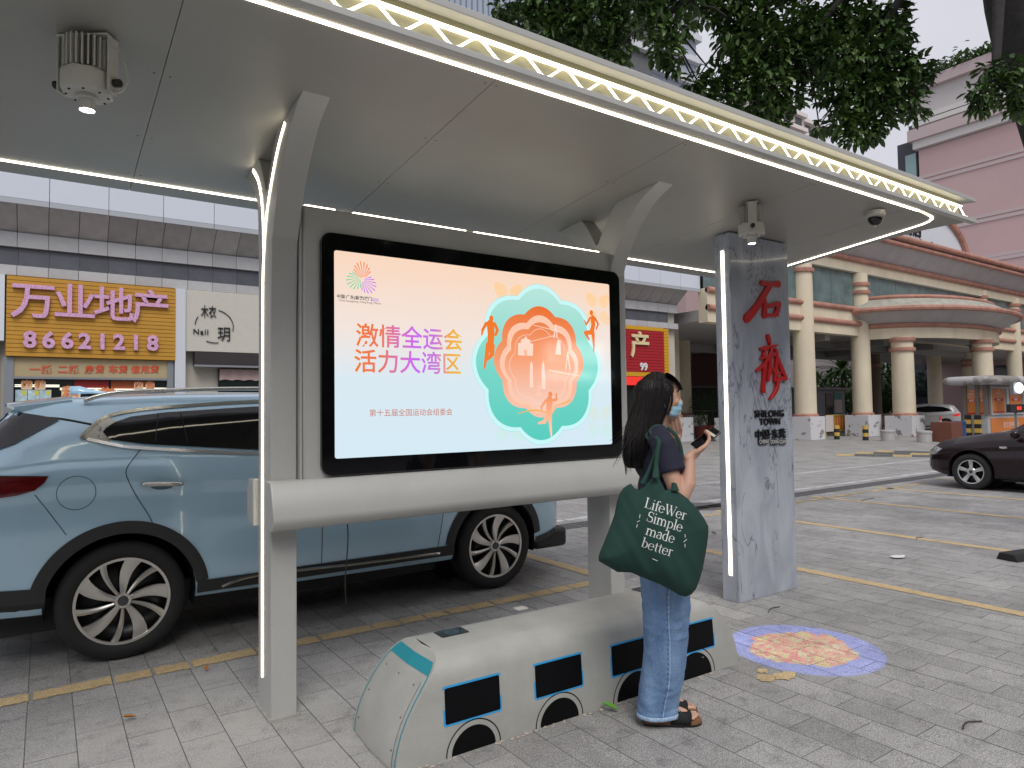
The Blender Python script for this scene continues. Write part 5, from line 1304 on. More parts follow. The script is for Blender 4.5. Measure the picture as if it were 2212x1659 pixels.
# shop fronts behind the car
def windowset(x0, x1, z0, z1):
    wbox('shop_window', x0, x1, SW - .03, SW + .0, z0, z1, DGL, shop)
wbox('neighbour_sign', -4.2, -.78, 18.80, 19.1, 3.22, 4.70, mat('white_sign', (.66, .70, .76), .5), shop)
wbox('shop_window', -4.2, -.9, 18.99, 19.1, 0, 3.2, DGL, shop)
for k, (c_, z0, z1) in enumerate((((.50, .62, .72), 2.6, 2.95), ((.08, .45, .10), 2.42, 2.58), ((.03, .10, .35), 1.75, 2.25), ((.05, .45, .38), 1.4, 1.72), ((.05, .30, .60), .85, 1.05))):
    wbox('window_poster', -3.2, -.95, 18.96, 18.985, z0, z1, mat('poster%d' % k, c_, .5), shop)
ps = thing('shop_sign', 'orange slatted shop sign with pink dotted characters and a telephone number', 'sign', (.95, 18.85, 2.9), world=True)
wbox('sign_box', -.74, 2.66, 18.80, 19.08, 2.88, 4.69, mat('sign_box', (.35, .15, .01), .7), ps)
for k in range(19):
    z = 2.885 + k * .095; wbox('slat', -.745, 2.665, 18.765, 18.798, z, z + .084, ORGSLAT, ps)
def onf(px, py, Y): q = aty(px, py, Y); return q
C2 = lambda x_, y_: (.2691 * x_, 558 + .2691 * y_)
for ch, px, py in (('万', 268, 380), ('业', 602, 392), ('地', 915, 412), ('产', 1212, 430)):
    p = aty(*C2(px, py), 18.72); text('character', ch, .86, PINKL, ps, faceY(p.x, 18.72, p.z + .06), .04, .012, 'CENTER')
for ch, px in zip('86621218', (240, 390, 540, 680, 822, 955, 1090, 1225)):
    p = aty(*C2(px, 666 + .028 * (px - 240)), 18.72); text('digit', ch, .50, PINKL, ps, faceY(p.x, 18.72, p.z + .02), .035, .018, 'CENTER')
# opening under the sign
wbox('shutter_post', -.78, -.60, 18.85, 19.1, 0, 2.87, FRM, shop); wbox('shutter_post', 2.50, 2.64, 18.85, 19.1, 0, 2.87, FRM, shop)
wbox('shutter_box', -.60, 2.50, 18.88, 19.1, 2.43, 2.87, mat('beige_shutter', (.42, .34, .20), .7, var=.05), shop)
wbox('shutter_rail', -.60, 2.50, 18.86, 18.875, 2.38, 2.43, FRM, shop)
SRED = mat('red_sticker', (.62, .10, .04), .6)
for ch, px in zip('一抵二抵房贷车贷信用贷', (278, 372, 505, 592, 718, 800, 908, 988, 1088, 1165, 1240)):
    p = aty(*C2(px, 903), 18.87); text('sticker_character', ch, .20, SRED, shop, faceY(p.x, 18.872, p.z + .02), .004, .006, 'CENTER')
wbox('shop_window', -.6, 2.5, 19.04, 19.1, 0, 2.38, DGL, shop)
wbox('interior_panel', .55, 1.25, 19.0, 19.03, 2.05, 2.37, mat('red_panel', (.30, .02, .02), .5), shop); wbox('interior_panel', 1.3, 2.05, 19.0, 19.03, 2.0, 2.37, mat('brick_panel', (.38, .09, .03), .5), shop)
TUB = mat('shop_light_tube', (.9, .9, .8), .5, emit=(1, .97, .75), es=1.1)
for x0, x1, z in ((-.58, .26, 2.235), (-.58, .26, 2.20), (.27, 1.1, 2.165), (.27, 1.1, 2.13), (1.12, 1.9, 2.15), (1.12, 1.9, 2.115), (1.9, 2.5, 2.18), (1.9, 2.5, 2.145)):
    wbox('light_tube', x0, x1, 18.97, 18.985, z, z + .018, TUB, shop)
for px, c_ in ((170, 0), (270, 0), (365, 0)):
    p = aty(*C2(px, 1105), 18.96); po = wbox('advert_sheet', p.x - .11, p.x + .11, 18.955, 18.965, p.z - .14, p.z + .14, mat('advert_sheet', (.45, .60, .66), .5, var=.3, vscale=9), shop)
    b__ = B(); b__.box(p.x + .02, p.x + .09, 18.950, 18.954, p.z + .02, p.z + .12); obj('advert_print', b__, mat('yellow_print', (.70, .60, .03), .5), po)
    po = wbox('advert_sheet', p.x - .11, p.x + .11, 18.955, 18.965, p.z - .48, p.z - .18, mat('advert_sheet', (.45, .60, .66), .5), shop)
ORL = mat('orange_letter_sheet', (.72, .25, .10), .6); CRL = mat('cream_letter_back', (.80, .62, .42), .6)
for ch, px, py, sz in (('出', 215, 1018, .20), ('租', 322, 1020, .20), ('出', 1113, 1025, .19), ('售', 1205, 1025, .19), ('租', 570, 1098, .36), ('售', 860, 1110, .36)):
    p = aty(*C2(px, py), 18.94); b__ = B(); b__.prism(rrect(p.x - sz * .52, p.x + sz * .52, p.z - sz * .5, p.z + sz * .5, .03, 3), 18.944, 18.95, 'y'); lb = obj('letter_backing', b__, CRL, shop)
    text('window_character', ch, sz, ORL, lb, faceY(p.x, 18.940, p.z + sz * .08), .003, .007, 'CENTER')
# nail shop
wbox('pilaster', 2.66, 2.90, 18.78, 19.1, 0, 4.70, mat('white_pilaster', (.60, .62, .68), .6), shop)
ns = thing('shop_sign', 'cream nail salon sign with thin black lettering inside a broken circle', 'sign', (4.4, 18.85, 3.1), world=True)
wbox('sign_board', 2.91, 6.6, 18.82, 19.1, 3.13, 4.70, mat('cream_board', (.56, .54, .48), .6, var=.03), ns, bevel=.01)
for ch, px, py, sz in (('栋', 0, 0, 0), ('木衣', 1675, 445, .34), ('玥', 1800, 625, .40)):
    if sz == 0: continue
    p = aty(*C2(px, py), 18.8); text('sign_character', ch, sz, BLKM, ns, faceY(p.x, 18.80, p.z + .03), .014, .0, 'CENTER', squash=.55 if len(ch) > 1 else .85)
p = aty(*C2(1612, 592), 18.8); text('sign_word', 'Nail', .20, BLKM, ns, faceY(p.x, 18.80, p.z), .014, .0, 'CENTER', spacing=1.15)
cc = aty(*C2(1722, 545), 18.8)
for a0, a1 in ((148, 178), (78, -14), (-115, -78)):
    b__ = B(); b__.tube([(cc.x + .46 * math.cos(R(a0 + (a1 - a0) * k / 16)), 18.80, cc.z + .43 * math.sin(R(a0 + (a1 - a0) * k / 16))) for k in range(17)], .011, 6); obj('circle_arc', b__, BLKM, ns)
wbox('awning_box', 3.12, 7.0, 18.80, 19.1, 2.78, 3.12, mat('dark_awning', (.035, .028, .03), .5), shop); wbox('awning_edge', 3.10, 7.0, 18.76, 18.795, 2.74, 2.79, FRM, shop)
wbox('shop_window', 3.72, 7.0, 19.0, 19.1, 0, 2.70, DGL, shop)
b__ = B(); rows = [[Vector((3.74 + 3.2 * k / 60, 18.97 - .01 * math.sin(k * 1.1), z)) for k in range(61)] for z in (2.70, 2.42)]
for k, v in enumerate(rows[1]): v.z = 2.40 + .03 * abs(math.sin(k * .55))
b__.grid(rows); obj('valance', b__, mat('pink_valance', (.45, .33, .32), .8), shop)
wbox('window_bar', 3.72, 7.0, 18.975, 18.99, 2.14, 2.18, FRM, shop)
for k in range(6): wbox('shop_front', 7.0 + 2 * k, 8.9 + 2 * k, 18.98, 19.1, 0, 3.0, DGL, shop)
# red sign at the far end of the row
rs = thing('shop_sign', 'red slatted shop sign with yellow border and cream character beyond the screen', 'sign', (19.2, 18.85, 2.75), world=True)
REDS = mat('red_slat', (.38, .010, .018), .55); YELS = mat('yellow_slat', (.62, .33, .01), .55)
wbox('sign_box', 16.0, 20.5, 18.84, 19.1, 2.76, 4.70, mat('sign_box_red', (.2, .01, .01), .7), rs)
for k in range(14): z = 2.93 + k * .116; wbox('slat', 16.0, 20.22, 18.79, 18.83, z, z + .104, REDS, rs)
for k in range(16): z = 2.77 + k * .12; wbox('border_slat', 20.23, 20.5, 18.79, 18.83, z, z + .108, YELS, rs)
wbox('border', 16.0, 20.22, 18.79, 18.83, 4.56, 4.70, YELS, rs); wbox('border', 16.0, 20.22, 18.79, 18.83, 2.76, 2.92, YELS, rs)
Cr = lambda x_, y_: (1339 + .3027 * x_, 502 + .3027 * y_)
p = aty(*Cr(165, 825), 18.75); text('character', '产', 1.05, mat('cream_letter', (.72, .62, .35), .6), rs, faceY(p.x - .15, 18.75, p.z + .05), .03, .02, 'CENTER')
p = aty(*Cr(172, 965), 18.75); text('digits', '99', .40, mat('white_letter', (.75, .75, .75), .6), rs, faceY(p.x, 18.76, p.z + .02), .02, .01, 'CENTER')
wbox('led_ticker', 18.0, 19.2, 18.80, 18.86, 2.42, 2.74, mat('red_led', (.1, .01, .01), .5, emit=(.9, .03, .02), es=.8), shop)

# ================================================================== CREAM ARCADE BUILDING
CRM = mat('cream_render', (.68, .60, .45), .8, var=.10, vscale=1.2, stretch=(1, 1, .35), bump=.05, bscale=20)
CRMO = mat('stained_cream_render', (.50, .45, .34), .85, var=.28, vscale=2.5, stretch=(1, 1, .3), detail=8)
TERR = mat('terracotta_moulding', (.42, .21, .16), .8, var=.25, vscale=2.5, detail=7)
COVE = mat('weathered_grey_cove', (.47, .45, .455), .85, var=.10, vscale=1.5, stretch=(1, 1, .2), detail=8)
WHTP = mat('flaking_white_plinth', (.62, .62, .64), .85, col2=(.24, .22, .20), vscale=2.4, detail=10, thresh=(.56, .60))
TGL = mat('teal_curtain_glass', (.12, .18, .18), .15, var=.3, vscale=1.2)
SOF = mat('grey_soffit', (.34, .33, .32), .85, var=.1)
ab = thing('arcade_building', 'cream two storey arcade with round columns and terracotta mouldings behind the car park', 'building', (38, 22, 0), world=True)
FY = 18.13
K9 = lambda x_, y_: (1673.7 + .35304 * x_, 474.2 + .35304 * y_)
def column(px, Y, rad, z0, z1, caps=True, plinth=None, m_=CRM):
    p = aty(px, 900, Y); X = p.x
    b__ = B(); b__.lathe([(rad * 1.02, z0), (rad, z0 + (z1 - z0) * .4), (rad * .96, z1)], (X, Y, 0), 28); c_ = obj('column', b__, m_, ab, smooth='auto')
    if caps:
        for z in caps: b__ = B(); b__.lathe([(rad * .98, z - .10), (rad * 1.14, z - .09), (rad * 1.18, z), (rad * 1.14, z + .09), (rad * .98, z + .10)], (X, Y, 0), 28); obj('ring_moulding', b__, TERR, c_, smooth='auto')
    if plinth:
        w_, h_ = plinth; b__ = B(); b__.box(X - w_, X + w_, Y - w_, Y + w_, 0, h_); pl_ = obj('plinth', b__, WHTP, ab, bevel=.01)
        b__ = B(); b__.lathe([(rad * 1.18, h_ + .002), (rad * 1.18, h_ + .09), (rad * 1.03, h_ + .13)], (X, Y, 0), 28); obj('base_ring', b__, TERR, c_, smooth='auto')
    return X
XA = column(1741, FY, .47, 0, 8.05, (7.75,), (.58, 1.05)); XB = column(1864, FY, .44, 0, 8.1, (7.55, 7.15), (.60, 1.05))
XC = column(1954, 16.6, .50, 0, 4.85, (4.70, 4.22), (.64, 1.0)); XD = column(2127, 15.1, .46, 0, 4.85, (4.70, 4.3), (.7, 1.0)); XE = column(2196, FY, .42, 0, 8.4, (7.6, 7.95), (.7, 1.0))
XF = column(2129, FY, .34, 6.3, 8.5, (7.7, 8.1)); column(2022, 22.5, .45, 0, 5.1, None); column(2096, 21.0, .38, 0, 5.1, (4.5, 4.2)); column(1888, 24, .5, 0, 5.1, (4.2,), m_=mat('brown_column', (.20, .15, .12), .8)); column(1474, 24.5, .50, 0, 6.2, (5.9, 5.2), (.9, 1.15)); column(1449, 21.5, .45, 0, 6.0, (5.6,), (.7, 1.1))
column(1592, 19.5, .4, 0, 8, (7.75,), (.7, 1.05))
# beams along the facade
def beam(x0, x1, z0, z1, y0, y1, m_, name='beam'): return wbox(name, x0, x1, y0, y1, z0, z1, m_, ab)
def roll(x0, x1, z, r_, y): b__ = B(); b__.tube([(x0, y, z), (x1, y, z)], r_, 10); return obj('moulding', b__, TERR, ab, smooth='auto')
beam(21.9, 55, 4.97, 6.35, FY - .15, FY + .3, CRMO if False else CRM); roll(21.9, 34.2, 6.27, .13, FY - .17); roll(21.9, 34.2, 5.55, .13, FY - .17); roll(46, 55, 6.27, .13, FY - .17); roll(46, 55, 5.55, .13, FY - .17)
for x0, x1 in ((XA + .4, XB - .38), (XB + .38, XF - .34), (XF + .34, XE - .4), (21.9, XA - .4), (XE + .4, 60)):
    n = max(1, int((x1 - x0) / 1.5))
    for k in range(n): wbox('glass_pane', x0 + (x1 - x0) * k / n + .012, x0 + (x1 - x0) * (k + 1) / n - .012, FY + .02, FY + .05, 6.35, 8.12, TGL, ab)
wbox('glass_backing', 21.9, 60, FY + .25, FY + .3, 6.35, 8.12, INT, ab)
wbox('upper_beam', 21.9, 60, FY - .15, FY + .4, 8.12, 8.66, CRM, ab); roll(21.9, 55, 8.76, .14, FY - .2)
wbox('light_rail', XA, 55, FY - .20, FY - .16, 8.13, 8.19, mat('rail_tubes', (.6, .58, .5), .5), ab)
b__ = B(); b__.prism([(FY - .15, 8.85), (FY - 1.0, 9.62), (FY - 1.0, 9.72), (FY + .5, 9.72), (FY + .5, 8.85)], 27.5, 60, 'x'); obj('cove', b__, COVE, ab)
roll(27.2, 60, 9.68, .12, FY - 1.06); roll(27.2, 60, 9.98, .15, FY - 1.16); wbox('parapet', 27.2, 60, FY - 1.03, FY + .4, 9.72, 10.05, COVE, ab)
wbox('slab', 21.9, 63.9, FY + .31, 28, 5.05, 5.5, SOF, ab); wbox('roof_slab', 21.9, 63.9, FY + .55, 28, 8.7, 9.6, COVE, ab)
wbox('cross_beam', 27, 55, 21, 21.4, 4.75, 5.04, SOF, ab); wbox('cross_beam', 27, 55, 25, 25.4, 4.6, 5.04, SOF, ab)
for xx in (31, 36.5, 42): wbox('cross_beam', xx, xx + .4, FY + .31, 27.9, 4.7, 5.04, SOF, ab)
# portico: half-ellipse canopy
pcx, pa, pb_ = 39.6, 5.9, 3.05
def ell_ring(a, b_, z, n=40): return [Vector((pcx + a * math.cos(math.pi + math.pi * k / n), FY - .12 + b_ * math.sin(math.pi + math.pi * k / n), z)) for k in range(n + 1)]
def ell_band(name, prof, m_, smooth=True):
    b__ = B(); b__.grid([ell_ring(pa + d, pb_ + d, z) for d, z in prof]); return obj(name, b__, m_, ab, smooth='auto' if smooth else False, angle=35)
ell_band('portico_beam', [(-.4, 4.80), (0, 4.78), (0, 5.36)], CRM)
def ell_roll(d, z, r_): b__ = B(); b__.tube(ell_ring(pa + d, pb_ + d, z), r_, 8); return obj('moulding', b__, TERR, ab, smooth='auto')
ell_roll(.03, 5.42, .12); ell_band('portico_cove', [(.02, 5.5), (.25, 5.62), (.95, 6.05)], COVE); ell_roll(1.0, 6.13, .13)
ell_band('portico_roof', [(.95, 6.2), (.55, 6.42), (.05, 6.72), (-.25, 6.76)], mat('mossy_grey_roof', (.36, .35, .30), .9, var=.25, vscale=3, stretch=(1, 1, .2), detail=8)); ell_roll(-.2, 6.84, .11)
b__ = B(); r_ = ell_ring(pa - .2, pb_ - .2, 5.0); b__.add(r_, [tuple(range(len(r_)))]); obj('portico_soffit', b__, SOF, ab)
b__ = B(); r_ = ell_ring(pa - .2, pb_ - .2, 6.80); b__.add(r_, [tuple(range(len(r_)))]); obj('portico_top', b__, COVE, ab)
# arched name board on the roof
ag = thing('arched_sign', 'white arched name board with red rim standing on the arcade roof', 'sign', (38, 17.4, 10.7), world=True)
pr = aty(2070, 581, 17.2); ac = aty(1960, 600, 17.2)
# arch spans from the hidden left to its right foot; the rim is a terracotta tube
_p1 = aty(2089, 560, 17.2); acx = aty(1925, 560, 17.2).x; arr = _p1.x - acx; az = 9.9
P = [(acx + arr * math.cos(math.pi * k / 40), az + 2.9 * math.sin(math.pi * k / 40)) for k in range(41)]
b__ = B(); b__.prism(P, 17.3, 17.5, 'y'); obj('board', b__, mat('sign_white', (.62, .65, .70), .6), ag)
b__ = B(); b__.tube([(x_, 17.25, z) for x_, z in P], .20, 8); b__.tube([(acx + (x_ - acx) * 1.045, 17.4, az + (z - az) * 1.07) for x_, z in P], .18, 8); obj('arch_rim', b__, TERR, ag, smooth='auto')
Tt = lambda x_, y_: ((3200 + .3165 * x_) * .5579, (650 + .3165 * y_) * .5579)
p = aty(*Tt(1040, 905), 17.25); text('sign_words', 'An Outstanding Court', .62, BLKM, ag, faceY(p.x + .6, 17.27, p.z + .05), .02, 0, 'CENTER', shear=.25)
p = aty(*Tt(1090, 800), 17.25); text('sign_characters', '都会名店', .95, BLKM, ag, faceY(p.x - 1.2, 17.27, p.z + .2), .03, .01, 'CENTER', shear=.15)
# things under and in front of the arcade
PLANT = mat('dark_leaf', (.045, .10, .03), .6, var=.5, vscale=3, spec=.3); PLANT2 = mat('bright_leaf', (.075, .14, .035), .6, var=.4, vscale=3)
BARK = mat('bark', (.06, .045, .035), .9, var=.3, vscale=8, bump=.6, bscale=20)
def leaf(b__, c, d, L_, w_, up=Vector((0, 0, 1)), fold=.25, droop=.15):
    d = d.normalized(); s_ = d.cross(up); s_ = s_.normalized() if s_.length > .05 else Vector((1, 0, 0)); n_ = s_.cross(d)
    pts = [c, c + d * L_ * .35 + s_ * w_ / 2 + n_ * fold * w_, c + d * L_ * .75 + s_ * w_ * .38 + n_ * (fold * w_ - droop * L_ * .4), c + d * L_ - n_ * droop * L_, c + d * L_ * .75 - s_ * w_ * .38 + n_ * (fold * w_ - droop * L_ * .4), c + d * L_ * .35 - s_ * w_ / 2 + n_ * fold * w_, c + d * L_ * .35, c + d * L_ * .75 - n_ * droop * L_ * .4]
    b__.add(pts, [(0, 6, 1), (0, 5, 6), (6, 7, 2, 1), (5, 4, 7, 6), (7, 3, 2), (4, 3, 7)])
def rdir(): 
    v = Vector((random.gauss(0, 1), random.gauss(0, 1), random.gauss(0, .7))); return v.normalized()
def bush(name, label, cat, c, r_, n, m_, L_=.16, w_=.07, group=None, pot=None, stem=None):
    c = Vector(c); t = thing(name, label, cat, (c.x, c.y, 0), group=group, world=True); b__ = B()
    for k in range(n):
        u = rdir(); rad = random.random() ** .4; p = c + Vector((u.x * r_[0], u.y * r_[1], u.z * r_[2])) * rad
        if p.z < .05: p.z = .05
        leaf(b__, p, (u + rdir() * .8), L_ * random.uniform(.6, 1.3), w_)
    o = obj('crown', b__, m_, t, fix=False, kind='stuff')
    b__ = B()
    for k in range(5): a = rdir() * .4; b__.tube([(c.x, c.y, 0), (c.x + a.x * r_[0], c.y + a.y * r_[1], max(.2, c.z - r_[2] * .2)), (c.x + a.x * r_[0] * 2, c.y + a.y * r_[1] * 2, c.z + r_[2] * .5)], [.03, .02, .01], 6)
    obj('trunk', b__, BARK, t); return t
bush('hedge_plant', 'dark green shrubs with a spiky palm between the two left columns', 'shrub', aty(1832, 855, 32) , (7.5, 2.5, 2.2), 2400, PLANT, .55, .2)
bush('hedge_plant', 'leafy green tree behind the second and third arcade columns', 'shrub', aty(1915, 830, 33), (5.5, 2.5, 3.2), 2400, PLANT, .5, .22)
bush('hedge_plant', 'bright green clipped hedge behind the portico column', 'shrub', aty(1890, 885, 31), (8.5, .8, 1.0), 1500, PLANT2, .2, .1)
bush('hedge_plant', 'low dark hedge near the blue car under the portico', 'shrub', aty(2060, 885, 29.5), (4.2, .8, .8), 800, PLANT, .2, .1)
# spiky palm
pc_ = aty(1818, 800, 30.5); pm = thing('palm', 'spiky palm with a fan of narrow leaves above the balustrade', 'palm', (pc_.x, pc_.y, 0), world=True); b__ = B()
for k in range(90):
    a = random.uniform(0, 2 * math.pi); e = random.uniform(-.4, 1.3); d = Vector((math.cos(a) * math.cos(e), math.sin(a) * math.cos(e), math.sin(e))); leaf(b__, pc_, d, random.uniform(1.5, 2.4), .2, fold=.1, droop=.35)
obj('crown', b__, PLANT2, pm, fix=False, kind='stuff'); b__ = B(); b__.tube([(pc_.x, pc_.y, 0), pc_], .12, 8); obj('trunk', b__, BARK, pm)
# back walls and far house seen between the columns
PNKW = mat('dusty_pink_wall', (.27, .19, .18), .85, var=.06)
hx0, hx1 = aty(1700, 800, 46).x, aty(1975, 800, 46).x; hb = thing('far_house', 'grey and pink house with a white balustrade beyond the arcade', 'house', ((hx0 + hx1) / 2, 48, 0), world=True); wbox('wall', hx0, hx1, 46, 52, 0, 8, mat('far_grey', (.34, .32, .32), .8, var=.1), hb)
bx0, bx1 = aty(1755, 823, 44.7).x, aty(1815, 823, 44.7).x; bz = aty(1790, 830, 44.7).z; wbox('balcony_slab', bx0, bx1, 44.4, 45.98, bz - .3, bz, mat('pale_slab', (.45, .43, .42), .8), hb); wbox('balcony_wall', bx0, bx1, 45.0, 45.98, bz - 3, bz - .31, PNKW, hb)
nb_ = int((bx1 - bx0) / .45)
for k in range(nb_): b__ = B(); b__.lathe([(.09, bz), (.14, bz + .3), (.06, bz + .65), (.09, bz + .9)], (bx0 + .3 + k * .45, 44.6, 0), 8); obj('baluster', b__, mat('pale_slab', (.45, .43, .42)), hb)
wbox('balcony_rail', bx0, bx1, 44.42, 44.8, bz + .9, bz + 1.1, mat('pale_slab', (.45, .43, .42)), hb); wbox('house_eave', aty(1755, 790, 44).x, aty(1792, 790, 44).x, 43.6, 45.98, aty(1770, 792, 44).z, aty(1770, 782, 44).z, mat('pale_slab', (.45, .43, .42)), hb)
# kiosk between the columns
kq = aty(1783, 900, 23); kk = thing('guard_kiosk', 'small grey guard kiosk with a teal poster between the two left columns', 'kiosk', (kq.x, 23.6, 0), world=True)
x0 = aty(1742, 900, 23).x; x1 = aty(1826, 900, 23).x; wbox('kiosk_wall', x0, x1, 23, 25, 0, 2.5, mat('kiosk_grey', (.30, .32, .34), .6), kk); wbox('kiosk_roof', x0 - .3, x1 + .4, 22.7, 25.3, 2.5, 2.62, FRM, kk)
wbox('kiosk_door', aty(1785, 900, 22.96).x, aty(1800, 900, 22.96).x, 22.96, 22.99, .1, 2.3, DGL, kk); wbox('kiosk_poster', aty(1803, 900, 22.96).x, aty(1820, 900, 22.96).x, 22.95, 22.98, .2, 2.3, mat('teal_poster', (.06, .25, .24), .5), kk); wbox('white_poster', aty(1803, 900, 22.94).x, aty(1820, 900, 22.94).x, 22.93, 22.945, 1.1, 1.9, mat('paper_white', (.6, .55, .52), .6), kk)
# barriers
YBM = mat('yellow_barrier_paint', (.62, .40, .08), .5)
def barrier(px0, px1, Y, label, n, m_):
    x0, x1 = aty(px0, 900, Y).x, aty(px1, 900, Y).x; t = thing('barrier', label, 'barrier', ((x0 + x1) / 2, Y, 0), world=True)
    for z in (.25, 1.05): b__ = B(); b__.tube([(x0, Y, z), (x1, Y, z)], .022, 6); obj('rail', b__, m_, t)
    for k in range(n + 1): xx = x0 + (x1 - x0) * k / n; b__ = B(); b__.tube([(xx, Y, .25 if 0 < k < n else 0), (xx, Y, 1.05)], .016, 6); obj('bar', b__, m_, t)
    return t
t_ = barrier(1784, 1831, 19.2, 'yellow tube crowd barrier with a paper notice between white plinths', 8, YBM)
p = aty(1794, 915, 19.1); wbox('notice', p.x - .35, p.x + .35, 19.14, 19.16, p.z - .4, p.z + .4, mat('paper_white', (.6, .55, .52)), t_); p = aty(1813, 925, 19.3); wbox('orange_panel', p.x - .5, p.x + .5, 19.24, 19.28, .3, 1.0, mat('orange_board', (.50, .14, .03), .6), t_)
barrier(1899, 1925, 18.4, 'rusty brown bar gate between the second and third plinths', 8, mat('rusty_bar', (.20, .13, .08), .8))
# bollards
def bollard(px, py, label):
    q = gnd(px, py); t = thing('bollard', label, 'bollard', (q.x, q.y, 0), group='striped bollards in front of the arcade')
    for k in range(4): b__ = B(); b__.lathe([(.12, .16 * k), (.12, .16 * k + .158)], (0, 0, 0), 16); obj('stripe_band', b__, (YBM if k % 2 else BLKM), t, smooth='auto')
    return t
bollard(1808, 949, 'black and yellow striped bollard in front of the crowd barrier'); bollard(1870, 951, 'black and yellow striped bollard in front of the second white plinth')
for px, py, lb in ((1918, 952, 'squat grey stone bollard before the brown bar gate'), (1997, 955, 'squat white and grey stone bollard near the red bollard')):
    q = gnd(px, py); b__ = B(); b__.lathe([(.27, 0), (.27, .34), (.29, .36), (.29, .44), (.24, .46)], (0, 0, 0), 20); o = obj('stone_bollard', b__, mat('bollard_stone', (.42, .41, .40), .85, var=.1), smooth='auto'); o.location = (q.x, q.y, 0); tag(o, lb, 'bollard', 'squat stone bollards')
for px, py, lb in ((2033, 944, 'thin red and white traffic post before the white hatchback'), (1978, 943, 'faded red traffic post against the third plinth')):
    q = gnd(px, py); t = thing('traffic_post', lb, 'traffic post', (q.x, q.y, 0)); b__ = B(); b__.lathe([(.14, 0), (.13, .04), (.055, .07), (.05, .95), (.02, 1.0)], (0, 0, 0), 12); obj('post', b__, mat('post_red', (.50, .04, .035), .5), t, smooth='auto')
    for z in (.5, .68): b__ = B(); b__.lathe([(.058, z), (.058, z + .08)], (0, 0, 0), 12); obj('white_band', b__, WHT, t, smooth='auto')
# flower pots
def potplant(px, py, h_, r_, m_, label, cr, n=160, big=False, lm=PLANT2):
    q = gnd(px, py); t = thing('potted_plant', label, 'potted plant', (q.x, q.y, 0)); b__ = B(); b__.lathe([(r_ * .62, 0), (r_ * .95, h_ * .88), (r_ * 1.08, h_ * .9), (r_ * 1.08, h_), (r_ * .9, h_), (r_ * .85, h_ * .8)], (0, 0, 0), 20); obj('pot', b__, m_, t, smooth='auto')
    b__ = B()
    for k in range(7 if big else 3): a = rdir(); b__.tube([(0, 0, h_ * .8), (a.x * cr * .35, a.y * cr * .35, h_ + cr * .6), (a.x * cr * .8, a.y * cr * .8, h_ + cr * 1.2)], [.02, .015, .008], 5)
    obj('stem', b__, BARK, t); b__ = B()
    for k in range(n): u = rdir(); p = Vector((0, 0, h_ + cr * 1.1)) + Vector((u.x * cr, u.y * cr, u.z * cr * .8)) * random.random() ** .5; leaf(b__, p, u + rdir(), .13 if big else .12, .05)
    obj('leaves', b__, lm, t, fix=False, kind='stuff')
REDPOT = mat('red_pot', (.42, .025, .02), .5); CLAYP = mat('clay_pot', (.22, .05, .035), .6)
potplant(1736, 949, .42, .30, REDPOT, 'red plastic pot with a sparse plant before the first white plinth', .35, 40)
potplant(1513, 947, .62, .36, CLAYP, 'brown glazed pot with short green plant left of the totem', .35, 120); potplant(1531, 945, .62, .34, CLAYP, 'large branching potted shrub at the left edge of the totem', .95, 700, True, PLANT); potplant(1492, 947, .60, .32, mat('blue_white_pot', (.35, .38, .50), .4, var=.5, vscale=9), 'blue and white ceramic pot with a small plant by the plinth', .25, 60)
# dark shop under the arcade beyond the woman
q0, q1 = aty(1486, 800, 27.5), aty(1620, 800, 27.5); ds = thing('dark_shopfront', 'dark glazed shopfront under the arcade beside the plant pots', 'shop', ((q0.x + q1.x) / 2, 28, 0), world=True)
wbox('wall', q0.x - 3, q1.x + 2, 27.5, 29, 0, 5.4, INT, ds); wbox('signboard', q0.x + .1, q0.x + 2.4, 27.3, 27.48, 2.9, 5.0, mat('maroon_board', (.07, .012, .015), .5), ds); wbox('board_frame', q0.x, q0.x + 2.5, 27.4, 27.49, 2.8, 5.1, mat('board_frame', (.12, .06, .03), .5), ds)
p = aty(1487, 780, 27.2); text('board_character', '吉', .9, mat('gold_letter', (.5, .3, .03), .5), ds, faceY(p.x, 27.28, p.z), .02, .01, 'CENTER')
for z in (1.3, 2.75): wbox('mullion', q0.x - .2, q1.x + 1, 27.42, 27.49, z, z + .07, FRM, ds)
for xx in (2.5, 5.2, 7.5): wbox('mullion', q0.x + xx, q0.x + xx + .07, 27.40, 27.47, 0, 5.2, FRM, ds)
pk = thing('apartment_block', 'pink apartment block showing beyond the end of the shop row', 'building', (42, 50, 0), world=True); a0 = aty(1480, 600, 48).x; a1 = aty(1560, 600, 48).x; wbox('wall', a0, a1 + 6, 48, 56, 0, 24, mat('pale_pink_wall', (.42, .30, .30), .8), pk)
for z in (6.5, 9.8, 13.1): wbox('window', a1 - 2.0, a1 - .2, 47.93, 47.99, z, z + 1.6, DGL, pk); wbox('air_conditioner', a1 - 3.2, a1 - 2.3, 47.6, 47.98, z, z + .8, WHT, pk)
# speed humps
for k, (pxa, pya, pxb, pyb) in enumerate(((1806, 984, 2018, 987), (1850, 979, 2018, 983), (1895, 976, 2018, 979))):
    a, c_ = gnd(pxa, pya), gnd(pxb, pyb); d = (c_ - a); L_ = d.length; d.normalize(); ang = math.atan2(d.y, d.x); t = thing('speed_hump', ['nearest', 'middle', 'farthest'][k] + ' of the three black and yellow rubber speed humps', 'speed hump', (a.x, a.y, 0), ang, 'speed humps on the car park')
    n = int(L_ / .5)
    for i in range(n): b__ = B(); b__.prism([(-.17, 0), (-.12, .035), (-.04, .05), (.04, .05), (.12, .035), (.17, 0)], i * .5 + .004, i * .5 + .496, 'x'); obj('hump_segment', b__, mat('worn_rubber', (.10, .10, .10), .85, var=.2) if i % 3 else mat('worn_yellow_rubber', (.40, .31, .15), .85, var=.2), t)
